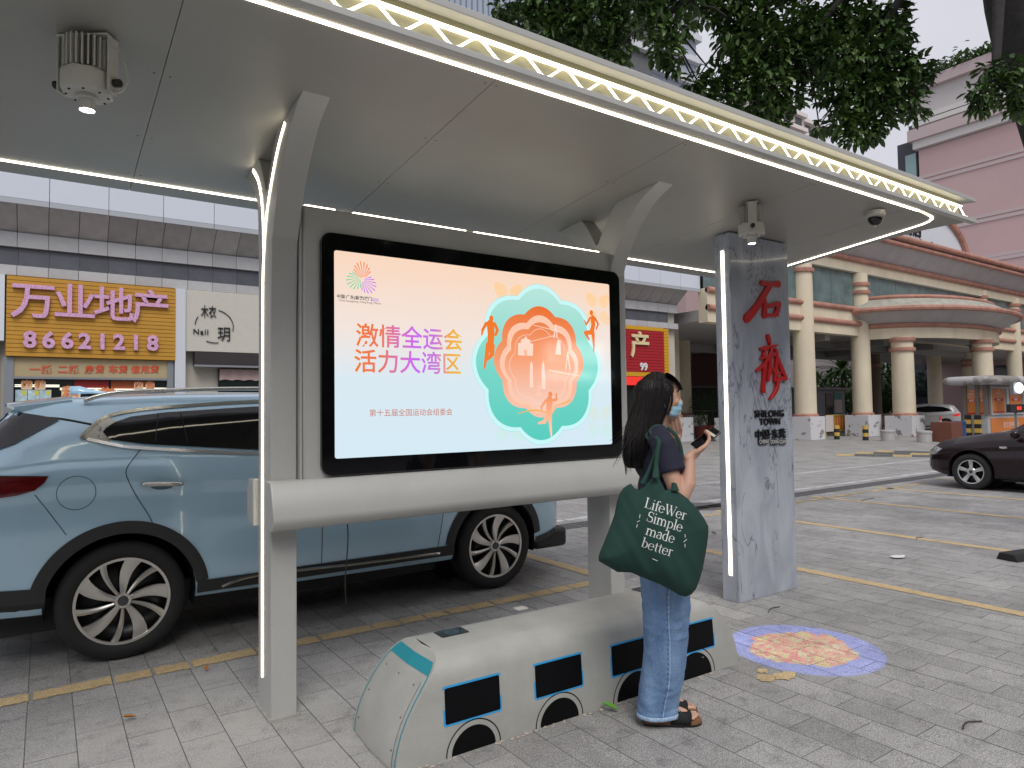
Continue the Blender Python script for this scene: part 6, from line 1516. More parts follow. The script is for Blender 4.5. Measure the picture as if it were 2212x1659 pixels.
# toll booth
def booth():
    Yb = 13.3; xc = aty(2133, 900, Yb).x; YK = atx(2085, 900, xc).y
    t = thing('toll_booth', 'parking toll booth with rounded white roof and orange posters behind the maroon car', 'booth', (xc + 3, Yb + 1.5, 0), world=True)
    XR = xc + 8
    wbox('booth_wall', xc, XR, Yb, YK, 0, 2.40, mat('booth_grey', (.42, .43, .44), .6), t)
    zr = 2.58; b__ = B(); rings = []
    for a in range(-90, 91, 15):
        o_ = .55 + .22 * math.cos(R(a)); z = zr + .20 * math.sin(R(a)); P = []
        x0_, x1_, y0_, y1_ = xc - o_, XR + o_, Yb - o_, YK + o_; r_ = .5
        for cx_, cy_, a0 in ((x1_ - r_, y1_ - r_, 0), (x0_ + r_, y1_ - r_, 90), (x0_ + r_, y0_ + r_, 180), (x1_ - r_, y0_ + r_, 270)):
            for k in range(6): P.append(Vector((cx_ + r_ * math.cos(R(a0 + 18 * k)), cy_ + r_ * math.sin(R(a0 + 18 * k)), z)))
        rings.append(P)
    b__.loft(rings); obj('booth_roof', b__, mat('booth_roof', (.46, .46, .47), .5, col2=(.26, .24, .22), vscale=.8, thresh=(.45, .5)), t, smooth='auto')
    OR = mat('orange_poster', (.62, .20, .04), .5); RD = mat('poster_red', (.45, .03, .02), .5); PK = mat('poster_pink', (.80, .50, .42), .5); BRN = mat('booth_brown', (.18, .15, .13), .6)
    # u runs along the face to the right in the picture
    def face_front(u, z, o_): return Vector((u, Yb - o_, z))
    def face_side(u, z, o_): return Vector((xc - o_, -u, z))
    def fbox(name, F, u0, u1, z0, z1, o0, o1, m_, par=t):
        b2 = B(); b2.loft([[F(u0, z0, o), F(u1, z0, o), F(u1, z1, o), F(u0, z1, o)] for o in (o0, o1)]); return obj(name, b2, m_, par)
    def ftext(s_, F, u, z, o_, size, m_, par, sq):
        o0 = F(u, z, o_); ex = (F(u + 1, z, o_) - o0); M_ = Matrix((ex, Vector((0, 0, 1)), ex.cross(Vector((0, 0, 1))))).transposed().to_4x4(); M_.translation = o0
        return text('poster_words', s_, size, m_, par, M_, .001, .004, 'CENTER', squash=sq)
    def poster(F, ua, ub, za, zb_):
        w_, h_ = ub - ua, zb_ - za; po = fbox('poster', F, ua, ub, za, zb_, .002, .03, OR); um = (ua + ub) / 2
        for k, s_ in enumerate(('聚龙湾', '地面停车场', '可办理月卡')): ftext(s_, F, um, zb_ - h_ * (.08 + .12 * k), .035, h_ * .11, PK, po, min(1, w_ / (len(s_) * h_ * .11)) * .92)
        fbox('price_plate', F, ua + w_ * .12, ub - w_ * .12, za + h_ * .50, za + h_ * .60, .031, .034, RD, po); ftext('300元/月', F, um, za + h_ * .55, .038, h_ * .09, mat('white_letter', (.75, .75, .75)), po, min(1, w_ / (h_ * .62)))
        fbox('phone_plate', F, ua + w_ * .04, ub - w_ * .04, za + h_ * .02, za + h_ * .08, .031, .034, RD, po)
    fu = lambda px: aty(px, 900, Yb).x
    su = lambda px: -atx(px, 900, xc).y
    for F, a, c_, z0, z1 in ((face_side, su(2091), su(2111), 1.02, 2.2), (face_side, su(2117), su(2129), 1.02, 2.2), (face_front, fu(2144), fu(2170), 1.08, 2.2), (face_front, fu(2182), fu(2206), 1.08, 2.2)):
        poster(F, a, c_, z0, z1)
    for a, c_ in ((fu(2139), fu(2175)), (fu(2175) + .02, fu(2210))):
        for q0, q1, z0, z1 in ((a, c_, 1.0, 1.07), (a, c_, 2.22, 2.3), (a, a + .10, 1.07, 2.22), (c_ - .10, c_, 1.07, 2.22)): fbox('window_frame', face_front, q0, q1, z0, z1, .002, .07, mat('alu_frame', (.5, .52, .54), .4, .3))
    po = fbox('low_poster', face_front, fu(2139), fu(2225), .15, .85, .002, .03, OR); ftext('聚龙湾停车场', face_front, fu(2182), .5, .035, .3, PK, po, 1)
    for px in (2092, 2113):
        for k in range(5): fbox('guard_stripe', face_side, su(px) - .12, su(px) + .12, .20 * k, .20 * k + .198, .002, .14, (YBM if k % 2 else BLKM))
    for F, u in ((face_side, su(2087)), (face_side, su(2114)), (face_side, su(2131)), (face_front, fu(2135))): fbox('booth_post', F, u - .08, u + .08, 1.0, 2.38, .001, .10, BRN)
booth()
q = gnd(2047, 956); b__ = B(); b__.box(-.48, .48, -.4, .4, 0, .80); o = obj('brown_crate', b__, mat('brown_board', (.16, .055, .035), .7, var=.1), bevel=.02); o.location = (q.x + .9, q.y + .4, 0); tag(o, 'brown box standing before the toll booth', 'box')
q = gnd(2072, 950); b__ = B(); b__.lathe([(.24, 0), (.27, .30), (.25, .62), (.28, .66), (.28, .78), (.2, .80)], (0, 0, 0), 20); o = obj('blue_barrel', b__, mat('blue_plastic', (.02, .07, .22), .4), smooth='auto'); o.location = (q.x, q.y, 0); tag(o, 'blue plastic barrel between the brown box and the toll booth', 'barrel')
# LED notice beside the booth and floodlight above it
p = aty(2196, 882, 11.5); t = thing('led_notice', 'small black display with glowing red figures on a post by the booth', 'display', (p.x, 11.5, 0), world=True); wbox('display_case', p.x - .75, p.x + .9, 11.45, 11.6, p.z - .17, p.z + .17, BLKM, t); text('display_text', '05:20', .2, mat('red_led_text', (.1, 0, 0), .5, emit=(1, .05, .03), es=1.5), t, faceY(p.x + .1, 11.44, p.z), .002, .003, 'CENTER'); wbox('post', p.x - .04, p.x + .04, 11.5, 11.58, 0, p.z - .17, FRM, t)
p = aty(2202, 838, 12.4); t = thing('floodlight', 'bright white floodlight on the front edge of the booth roof', 'lamp', (p.x, 12.4, p.z), world=True); b__ = B(); b__.ell(p, (.45, .06, .24), 16, 10); obj('lit_lens', b__, mat('flood_lens', (.9, .9, .9), .4, emit=(1, 1, 1), es=2.2), t, smooth=True); wbox('housing', p.x - .5, p.x + .5, 12.45, 12.6, p.z - .28, p.z + .28, FRM, t)

# ================================================================== FAR BUILDINGS
PINK = mat('pink_render', (.52, .365, .365), .85, var=.03, vscale=.3); PGREY = mat('pale_grey_render', (.52, .49, .48), .85, var=.03, vscale=.4); STR = mat('pale_band', (.50, .41, .41), .85)
fb = thing('pink_tower', 'large windowless pink building with pale bands and planted roof at right', 'building', (66, 20, 0), world=True)
XP = 64.0; ye = 28.7
def zat(px, py): return atx(px, py, XP).z
wbox('wall', XP, XP + 30, -20, ye, 0, zat(1988, 300) - 1.0, PINK, fb)
z1, z2, z3 = zat(2000, 295), zat(2000, 245) , zat(2000, 226)
wbox('upper_wall', XP - .003, XP + 30, -20, ye + .2, z1 - 1.0, zat(2000, 194), PGREY, fb)
zc_ = zat(1990, 302); wbox('cornice', XP - .7, XP + 1, -20, ye + .6, zc_ - .1, zc_ + .9, STR, fb); wbox('cornice_lip', XP - .4, XP + 1, -20, ye + .3, zc_ - .8, zc_ - .1, mat('cornice_white', (.62, .60, .58), .8), fb)
for py in (375, 385): z = zat(2010, py); wbox('band', XP - .08, XP, -20, ye, z - .28, z, STR, fb)
for py in (468, 478): z = zat(2100, py); wbox('band', XP - .08, XP, -20, ye, z - .28, z, STR, fb)
for py in (548, 556): z = zat(2150, py); wbox('band', XP - .08, XP, -20, ye, z - .28, z, STR, fb)
for py in (250, 262): z = zat(1995, py); wbox('upper_band', XP - .35, XP, -20, ye + .3, z - .4, z, mat('cornice_white', (.62, .60, .58)), fb)
zt_ = zat(2000, 194); wbox('parapet', XP - .5, XP + 1, -20, ye + .4, zt_, zt_ + .9, STR, fb); 
b__ = B()
for k in range(2600):
    p = Vector((XP + random.uniform(-.6, 1.5), random.uniform(12, ye + .3), zt_ + .9 + abs(random.gauss(0, .5)))); leaf(b__, p, rdir() + Vector((0, 0, .5)), .45, .2)
obj('roof_planting', b__, PLANT2, fb, fix=False, kind='stuff')
yb0 = ye
for pa_, pb2, z0_, z1_ in ((1972, 2012, 2.4, 4.6), (2150, 2175, 1.2, 4.6)): wbox('window', XP - .07, XP - .01, atx(pb2, 800, XP).y, atx(pa_, 800, XP).y, z0_, z1_, DGL, fb)
wbox('side_bay', XP + .5, XP + 8, ye, ye + 1.0, 0, zat(1983, 262), mat('dark_glass_bay', (.06, .075, .085), .3), fb)
wbox('dark_bay', XP + .2, XP + 8, ye + .2, ye + 1.9, 0, zat(1973, 302), mat('dark_bay', (.05, .052, .065), .6), fb)
for py in (320, 400): z = zat(1978, py); wbox('bay_window', XP + .1, XP + .19, ye + .3, ye + 1.2, z - 3.0, z - .4, mat('pale_teal_glass', (.25, .38, .38), .2), fb)
def tower(name, label, px0, px1, pytop, Y, m_, depth=12, floors=0, fm=None, group=None, fstep=3.1, win=None):
    x0, x1 = aty(px0, pytop, Y).x, aty(px1, pytop, Y).x; zt = aty((px0 + px1) / 2, pytop, Y).z
    t = thing(name, label, 'building', ((x0 + x1) / 2, Y + depth / 2, 0), world=True, group=group); wbox('wall', x0, x1, Y, Y + depth, 0, zt, m_, t)
    for k in range(floors):
        z = zt - .6 - k * fstep; wbox('floor_band', x0 - .5, x1 + .5, Y - .8, Y + depth, z, z + .9, fm or STR, t)
        if win:
            n = win
            for i in range(n): xa = x0 + (x1 - x0) * (i + .2) / n; wbox('window', xa, xa + (x1 - x0) * .6 / n, Y - .06, Y - .01, z - fstep + 1.3, z - .3, DGL, t)
    return t, x0, x1, zt
t, x0, x1, zt = tower('office_tower', 'blue grey ribbed office tower behind the leaves above the canopy', 860, 1250, -260, 75, mat('blue_grey_cladding', (.42, .47, .54), .5), 20)
for k in range(34): xx = x0 + (x1 - x0) * k / 34; wbox('rib', xx, xx + .25, 74.6, 74.98, 20, zt, mat('rib_blue', (.30, .36, .44), .5), t)
tower('glass_tower', 'grey tower with pale slab edges behind the hanging leaves', 1395, 1500, -40, 68, mat('slate_blue_wall', (.34, .37, .44), .6), 14, 6, mat('pale_slab_edge', (.55, .56, .60), .6), None, 3.6)
tower('corner_tower', 'dark grey corner tower with stepped white ledges behind the tree', 1330, 1405, 30, 66, mat('dark_grey_wall', (.10, .10, .11), .6), 12, 4, mat('pale_slab_edge', (.55, .56, .60)), None, 4.4)
tower('apartment_block', 'beige apartment block with stepped cornices peeping between the tree and the canopy', 1640, 1735, 232, 90, mat('beige_tower', (.50, .43, .40), .8), 14, 5, mat('beige_band', (.62, .56, .54), .8), None, 3.4, 4)
tower('apartment_block', 'lower stepped beige wing right of the taller beige block', 1735, 1775, 268, 92, mat('beige_tower', (.50, .43, .40)), 14, 4, mat('beige_band', (.62, .56, .54)), None, 3.4, 2)
# ================================================================== TREE
LEAF = mat('glossy_tree_leaf', (.028, .065, .016), .42, col2=(.095, .17, .035), vscale=3.5, thresh=(.35, .7), spec=.5); BRK = mat('dark_tree_bark', (.030, .027, .026), .95, var=.3, vscale=7, bump=.9, bscale=14)
tr_ = thing('street_tree', 'large dark leaved street tree overhanging the canopy from the right', 'tree', (9.9, 1.6, 0), world=True)
def wp(px, py, d): return CAM + ray(px, py) * d
base = Vector((9.9, 1.6, 0))
tp = crom([base, base + Vector((-.05, .05, 1.6)), wp(2350, 420, 7.6), wp(2262, 200, 7.4), wp(2202, 0, 7.4), wp(2180, -200, 7.4), wp(2130, -420, 7.6), wp(2050, -700, 8)], 4)
b__ = B(); b__.tube(tp, [.38 - .004 * i for i in range(len(tp))], 14); obj('trunk', b__, BRK, tr_, smooth=True)
fork = wp(2190, -150, 7.5)
clumps = []
for px, py, r_, d in ((1090, 20, 26, 9.2), (1125, 45, 34, 9.2), (1165, 40, 42, 9.4), (1195, 90, 30, 9.2), (1225, 55, 48, 9.2), (1262, 105, 34, 9), (1290, 50, 55, 9), (1318, 125, 36, 9), (1350, 40, 45, 9), (1340, 100, 26, 9), (1180, 0, 40, 9.2), (1250, -10, 50, 9.2), (1330, -15, 50, 9),
    (1405, 25, 30, 7.6), (1425, 70, 34, 7.6), (1440, 110, 32, 7.6), (1455, 140, 18, 7.6), (1465, 60, 26, 7.6), (1400, -20, 40, 7.6), (1480, 0, 30, 7.8),
    (1530, 20, 34, 8.6), (1575, 10, 45, 8.6), (1620, 40, 50, 8.6), (1580, 75, 34, 8.6), (1640, 100, 50, 8.4), (1595, 130, 36, 8.4), (1545, 165, 26, 8.4), (1520, 200, 28, 8.4), (1500, 178, 20, 8.4), (1560, 215, 32, 8.4), (1610, 190, 45, 8.4), (1660, 170, 50, 8.4),
    (1690, 40, 55, 8.6), (1740, 70, 50, 8.4), (1700, 120, 50, 8.4), (1650, 235, 34, 8.4), (1700, 215, 34, 8.4), (1680, 265, 20, 8.4), (1755, 130, 45, 8.4), (1790, 60, 55, 8.6), (1840, 40, 50, 8.4), (1890, 60, 50, 8.4), (1930, 30, 30, 8.4), (1940, 70, 28, 8.2),
    (1820, 120, 50, 8.2), (1800, 185, 42, 8.2), (1870, 130, 50, 8.2), (1925, 125, 40, 8.2), (1970, 150, 34, 8.2), (1995, 165, 20, 8.2), (1900, 185, 50, 8.2), (1950, 205, 38, 8.2), (1975, 235, 20, 8.2), (1850, 215, 45, 8.2), (1820, 262, 32, 8.2), (1860, 275, 34, 8.2), (1835, 300, 14, 8.2), (1890, 290, 16, 8.2), (1905, 245, 36, 8.2), (1770, 275, 14, 8.2),
    (2105, 195, 16, 6.6), (2112, 235, 14, 6.6), (2135, 150, 18, 6.6), (2150, 190, 30, 6.8), (2190, 205, 30, 6.8), (2175, 150, 24, 6.8), (2200, 240, 16, 6.8), (2125, 215, 20, 6.6)): clumps.append((px, py, r_, d))
b__ = B(); random.seed(21)
for px, py, r_, d in clumps:
    c = wp(px, py, d); rm = r_ * d / FPX; n = int(7 + r_ * r_ * .115)
    for k in range(n):
        u = rdir(); rad = random.random() ** .38 * 1.05; p = c + Vector((u.x, u.y, u.z)) * rm * rad
        dd = (u * .6 + rdir() * .7 + Vector((0, 0, -.35))); leaf(b__, p, dd, random.uniform(.085, .155) * (d / 8), .058 * (d / 8), up=(Vector((0, 0, 1)) + rdir() * .4), fold=.15, droop=.12)
obj('crown', b__, LEAF, tr_, fix=False, kind='stuff')
hubs = [(1230, 30, 9.3), (1420, 40, 7.8), (1600, 60, 8.6), (1740, 90, 8.4), (1880, 110, 8.3), (2150, 170, 6.8)]
for hx, hy, hd in hubs:
    e = wp(hx, hy, hd); mid = (fork + e) / 2 + Vector((0, 0, .55)); b__ = B(); pth = crom([fork, mid, e], 6); b__.tube(pth, [.10 - .07 * i / len(pth) for i in range(len(pth))], 8)
    for px, py, r_, d in clumps:
        if abs(px - hx) < 130: c = wp(px, py, d); b__.tube([e, (e + c) / 2 + Vector((0, 0, .08)), c], [.022, .014, .006], 5)
    obj('branch', b__, BRK, tr_, smooth=True)
# ================================================================== OTHER CARS
MARP = mat('dark_maroon_paint', (.013, .004, .006), .22, 0, coat=.25, spec=.35); WHP = mat('white_car_paint', (.62, .62, .62), .3, coat=.6)
def star_spokes(n, w0, w1):
    def fn(b, r, yo):
        for k in range(n):
            a = 2 * math.pi * k / n + .3; rows = []
            for i in range(5):
                u = i / 4; rr = .03 + (r - .03) * u; da = (w0 + (w1 - w0) * u) / rr; yc = yo - .012 - .01 * math.sin(math.pi * u)
                rows.append([Vector((rr * math.cos(a + q), yc + e, rr * math.sin(a + q))) for q, e in ((-da, -.004), (0, 0), (da, -.004), (da, -.03), (-da, -.03))])
            b.loft(rows)
        b.lathe([(.001, yo - .012), (.06, yo - .013), (.075, yo - .03)], (0, 0, 0), 20, 'y', caps=False)
    return fn
SILV = mat('silver_alloy', (.55, .55, .55), .32, .7)
def sedan_extra(t, f, g, patch, rib):
    WBX = 2.65
    for s in (-1, 1):
        patch('headlight', [(WBX + .48, .70), (WBX + .62, .735), (WBX + .80, .66), (WBX + .86, .60), (WBX + .83, .56), (WBX + .60, .60)], .008, mat('headlight_glass', (.42, .43, .45), .08, coat=1, var=.6, vscale=22), s=s)
        patch('tail_light', [(-.95, .95), (-.70, .97), (-.60, .90), (-.72, .80), (-.95, .80)], .008, mat('tail_lamp_red', (.13, .004, .006)), s=s)
        q = (WBX - .52, .76); patch('side_repeater', [(q[0] - .06, q[1] - .01), (q[0], q[1] - .022), (q[0] + .06, q[1] - .012), (q[0] + .055, q[1] + .016), (q[0] - .05, q[1] + .018)], .012, mat('repeater', (.65, .62, .58), .2), s=s)
        patch('fog_trim', [(WBX + .74, .42), (WBX + .87, .46), (WBX + .86, .40), (WBX + .78, .36)], .008, mat('fog_silver', (.5, .5, .5), .3), s=s)
        b = B(); mx_, mz = WBX - .72, .99; b.ell((mx_, s * (f(mx_, .9) + .10), mz), (.07, .10, .075), 14, 10); obj('door_mirror', b, MARP, t, smooth=True)
        for hx in (.30, 1.18): b = B(); y_ = f(hx, .80); b.tube([(hx - .1, s * y_, .80), (hx - .08, s * (y_ + .035), .80), (hx + .08, s * (y_ + .035), .80), (hx + .1, s * y_, .80)], .011, 6); obj('door_handle', b, MARP, t, smooth=True)
    b = B(); b.grid([[Vector((x_, y, g(x_, y) + .004)) for x_ in (2.20, 2.05, 1.9, 1.72, 1.58)] for y in [-.58 + 1.16 * k / 14 for k in range(15)]]); obj('windscreen', b, CGLASS, t, smooth=True)
SED = dict(paint=MARP, wb=2.65, tr=.315, rim=.208, rim_m=SILV, spokes=star_spokes(5, .022, .036), under=.17,
    plan=[(-.98, .60), (-.9, .74), (-.6, .84), (0, .875), (1.3, .885), (2.65, .875), (2.95, .845), (3.2, .77), (3.40, .64), (3.50, .45)], bot=[(-.98, .42), (-.8, .26), (.3, .22), (2.4, .20), (3.1, .22), (3.50, .30)],
    belt=[(-.98, .92), (-.6, .99), (0, .98), (1.2, .94), (1.9, .91), (2.4, .87), (2.9, .80), (3.3, .70), (3.50, .58)], top=[(-.98, .96), (-.8, 1.06), (-.3, 1.12), (.1, 1.33), (.5, 1.44), (1.0, 1.46), (1.45, 1.42), (1.85, 1.22), (2.12, 1.04), (2.5, .985), (2.9, .925), (3.25, .82), (3.50, .66)],
    roofw=[(-.98, .5), (-.3, .56), (.3, .58), (1.3, .58), (2.0, .62), (2.4, .68), (3.2, .6), (3.5, .4)],
    patches=[('side_window', [(-.12, 1.04), (.02, 1.20), (.3, 1.34), (.8, 1.385), (1.3, 1.365), (1.66, 1.22), (1.98, 1.03), (1.2, 1.0)], .006, CGLASS)],
    ribs=[('door_gap', [(.82, 1.0), (.82, .6), (.80, .26)], .006, .0012, SEAMM), ('door_gap', [(1.98, .96), (1.96, .6), (1.90, .26)], .006, .0012, SEAMM), ('sill_line', [(.45, .30), (1.3, .285), (2.2, .28)], .012, .004, SEAMM), ('bumper_gap', [(2.98, .62), (3.1, .60), (3.2, .64)], .005, .0012, SEAMM), ('arch_lip', archpath(0, .385, 172, 8, .325), .018, .004, MARP), ('arch_lip', archpath(2.65, .385, 172, 8, .325), .018, .004, MARP)],
    extra=sedan_extra)
fw = gnd(2098, 1058)   # contact of the near front wheel
car('parked_car', 'dark maroon sedan with silver wheels entering the picture at the right edge', (fw.x + .86, fw.y - 2.65, 0), R(90), SED)
def hatch_extra(t, f, g, patch, rib):
    for s in (-1, 1):
        patch('tail_light', [(-.78, .98), (-.50, .95), (-.34, .84), (-.50, .80), (-.78, .86)], .008, mat('tail_lamp_lit', (.3, .01, .01), .2, emit=(.9, .03, .03), es=.5), s=s)
    b = B(); rows = []
    for k in range(11):
        y = -.5 + 1.0 * k / 10; row = []
        for j in range(6):
            z = 1.42 - .36 * j / 5; lo_, hi_ = -.85, .3
            for _ in range(22):
                mid = (lo_ + hi_) / 2
                if g(mid, y) < z: lo_ = mid
                else: hi_ = mid
            row.append(Vector((lo_ - .006, y, z + .004)))
        rows.append(row)
    b.grid(rows); obj('rear_window', b, CGLASS, t, smooth=True)
HAT = dict(paint=WHP, wb=2.70, tr=.32, rim=.222, rim_m=SILV, spokes=star_spokes(10, .008, .014), under=.19,
    plan=[(-.85, .62), (-.75, .76), (-.4, .87), (0, .89), (1.3, .895), (2.7, .88), (3.1, .80), (3.4, .6)], bot=[(-.85, .45), (-.7, .28), (.3, .24), (2.4, .22), (3.4, .34)],
    belt=[(-.85, .98), (-.5, 1.08), (0, 1.06), (1.2, 1.0), (2.2, .94), (3.0, .82), (3.4, .62)], top=[(-.85, 1.02), (-.72, 1.22), (-.55, 1.46), (-.3, 1.53), (.3, 1.58), (1.0, 1.58), (1.6, 1.48), (2.1, 1.18), (2.4, 1.04), (2.9, .93), (3.4, .68)],
    roofw=[(-.85, .55), (-.3, .6), (1.3, .6), (2.1, .62), (3.4, .4)],
    patches=[('side_window', [(-.35, 1.13), (-.2, 1.27), (.1, 1.38), (.8, 1.44), (1.4, 1.38), (1.85, 1.14), (1.0, 1.06), (.1, 1.09)], .006, CGLASS)],
    ribs=[('door_gap', [(.85, 1.06), (.85, .6), (.8, .28)], .006, .0012, SEAMM)], extra=hatch_extra)
wq = gnd(2044, 929); _h = R(128); car('parked_car', 'white hatchback with lit tail lamp under the arcade portico', (wq.x - .86 * math.cos(_h + math.pi / 2), wq.y - .86 * math.sin(_h + math.pi / 2), 0), _h, HAT)
wq = gnd(1838, 925); car('parked_car', 'white car half hidden behind the kiosk and the second column', (wq.x + 1.2, wq.y + 4.0, 0), R(180), dict(HAT, paint=WHP))
wq = atx(2118, 930, 16.6); car('parked_car', 'white car whose bonnet shows just behind the maroon sedan', (16.6, wq.y - 3.4, 0), R(90), dict(HAT, paint=WHP))
# black rubber wheel stop at the right edge
q = gnd(2205, 1213); b__ = B(); b__.prism([(-.10, 0), (.10, 0), (.07, .07), (-.07, .07)], -.35, .35, 'x'); o = obj('wheel_stop', b__, mat('rubber_black', (.02, .02, .021), .8), bevel=.008); o.location = (q.x + .28, q.y + .02, 0); o.rotation_euler = (0, 0, R(-12)); tag(o, 'black rubber wheel stop lying on the paving at the right edge', 'wheel stop')

# ================================================================== FIXTURES UNDER THE CANOPY
WFIX = mat('off_white_fixture', (.50, .50, .46), .5, var=.04)
def projector(px, py, rot, label):
    # hangs from the ceiling: bracket, finned heat sink, octagonal body, lens
    n_ = Vector((0, .09, 1)); q = atp(px, py, (0, 2.93, 2.93), n_); zc = cz(q.y)
    t = thing('projector', label, 'projector', (q.x, q.y, zc), rot, 'gobo projectors under the canopy'); t.scale = (.84, .84, .84)
    b = B(); b.box(-.115, .115, -.045, .045, -.014, -.006); obj('mount_plate', b, WFIX, t, bevel=.003)
    for s in (-1, 1): b = B(); b.box(s * .113 - .004, s * .113 + .004, -.035, .035, -.26, -.008); obj('bracket_arm', b, WFIX, t, bevel=.002)
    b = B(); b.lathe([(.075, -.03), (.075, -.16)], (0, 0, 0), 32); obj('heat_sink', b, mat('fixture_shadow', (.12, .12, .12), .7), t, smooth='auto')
    for k in range(26): a = 2 * math.pi * k / 26; M_ = Matrix.Rotation(a, 4, 'Z'); b = B(); b.box(.07, .098, -.0035, .0035, -.165, -.028, M_); obj('cooling_fin', b, WFIX, t)
    b = B(); b.lathe([(.085, -.165), (.103, -.17), (.106, -.18), (.106, -.255), (.098, -.268), (.02, -.270)], (0, 0, 0), 8); obj('lamp_body', b, WFIX, t, bevel=.004)
    b = B(); b.lathe([(.04, -.266), (.046, -.272), (.046, -.285), (.036, -.290), (.034, -.335), (.030, -.335), (.028, -.325)], (0, 0, 0), 28); obj('lens_barrel', b, WFIX, t, smooth='auto')
    b = B(); b.lathe([(.0005, -.331), (.029, -.331)], (0, 0, 0), 28); obj('lit_lens', b, mat('projector_lens', (.9, .9, .95), .3, emit=(.92, .93, 1), es=6), t)
    for s in (-1, 1): b = B(); b.lathe([(.016, s * .120), (.018, s * .124), (.018, s * .150), (.012, s * .155)], (0, 0, -.215), 10, 'x'); obj('knob', b, BLKM, t)
    for k in range(8): a = 2 * math.pi * (k + .5) / 8; b = B(); b.ell((.082 * math.cos(a), .082 * math.sin(a), -.2705), (.006, .006, .004), 8, 4); obj('screw', b, BLKM, t)
    b = B(); b.tube(crom([(.10, .0, -.05), (.135, .01, -.06), (.165, .01, -.13), (.175, .01, -.20), (.15, .0, -.255), (.118, 0, -.25)], 5), .0045, 6); obj('cable', b, mat('white_cable', (.5, .5, .47), .5), t, smooth=True)
    return t, q, zc
PJS = .84
pj1 = projector(190, 80, R(-36), 'off white finned projector hanging at upper left with lit lens')
pj2 = projector(1622, 441, R(40), 'off white finned projector hanging above the stone totem')
q = atp(1890, 456, (0, 2.93, 2.93), Vector((0, .09, 1))); zc = cz(q.y); t = thing('dome_camera', 'white dome security camera under the right end of the canopy', 'camera', (q.x, q.y, zc))
b = B(); b.lathe([(.068, -.002), (.070, -.035), (.060, -.048), (.052, -.05)], (0, 0, 0), 32); obj('camera_base', b, WFIX, t, smooth='auto')
b = B(); b.lathe([(.052, -.048), (.052, -.06), (.046, -.083), (.033, -.101), (.016, -.11), (.0005, -.112)], (0, 0, 0), 32); obj('dome', b, GLASSB, t, smooth=True)
# ================================================================== LITTER, LEAVES
for k, (px, py, L_, m_, lb, cat) in enumerate(((296, 1553, .07, mat('dry_leaf', (.42, .17, .03), .7), 'dry orange leaf lying on the paving left of the post', 'leaf'), (445, 1453, .05, mat('dry_leaf', (.42, .17, .03)), 'small dry leaf beside the yellow bay line', 'leaf'), (460, 1408, .05, mat('green_leaf', (.10, .30, .02), .6), 'small green leaf lying under the blue car', 'leaf'), (1338, 1540, .09, mat('green_leaf', (.10, .30, .02)), 'curled bright green leaf at the foot of the bench', 'leaf'), (1548, 1157, .08, mat('dull_leaf', (.05, .07, .03), .7), 'dull green leaf on the paving left of the totem', 'leaf'))):
    q = gnd(px, py); b = B(); leaf(b, Vector((0, 0, .012)), Vector((1, .2, .15)), L_, L_ * .5, fold=.3, droop=-.15); o = obj('fallen_leaf', b, m_, fix=False); o.location = (q.x, q.y, 0.002); o.rotation_euler = (0, 0, random.uniform(0, 6)); tag(o, lb, cat)
q = gnd(1938, 1204); b = B(); n = 14; P = [(.11 * math.cos(2 * math.pi * k / n) * random.uniform(.7, 1.1), .06 * math.sin(2 * math.pi * k / n) * random.uniform(.7, 1.2), .004 + random.uniform(0, .012)) for k in range(n)]; b.add(P + [(0, 0, .016)], [(k, (k + 1) % n, n) for k in range(n)]); o = obj('tissue', b, mat('tissue_white', (.7, .7, .7), .8), fix=False); o.location = (q.x, q.y, .002); tag(o, 'crumpled white tissue lying on the paving at right', 'tissue')
random.seed(5)
for k, (px, py, L_) in enumerate(((2080, 1578, .16), (1355, 1196, .2), (1860, 1083, .5), (1660, 1325, .2), (1980, 1165, .15))):
    q = gnd(px, py); a = random.uniform(-.6, .3); b = B(); b.tube(crom([(0, 0, .005), (L_ * .5, .02, .008), (L_, -.01, .004)], 4), .0035, 5); o = obj('twig', b, mat('twig', (.06, .04, .03), .8)); o.location = (q.x, q.y, .002); o.rotation_euler = (0, 0, a); tag(o, ['dark twig on the paving near the bottom right', 'thin stalk on the yellow line behind the shelter post', 'long dark twig beside the drain right of the totem', 'curved twig at the foot of the totem', 'short twig between two yellow bay lines'][k], 'twig')
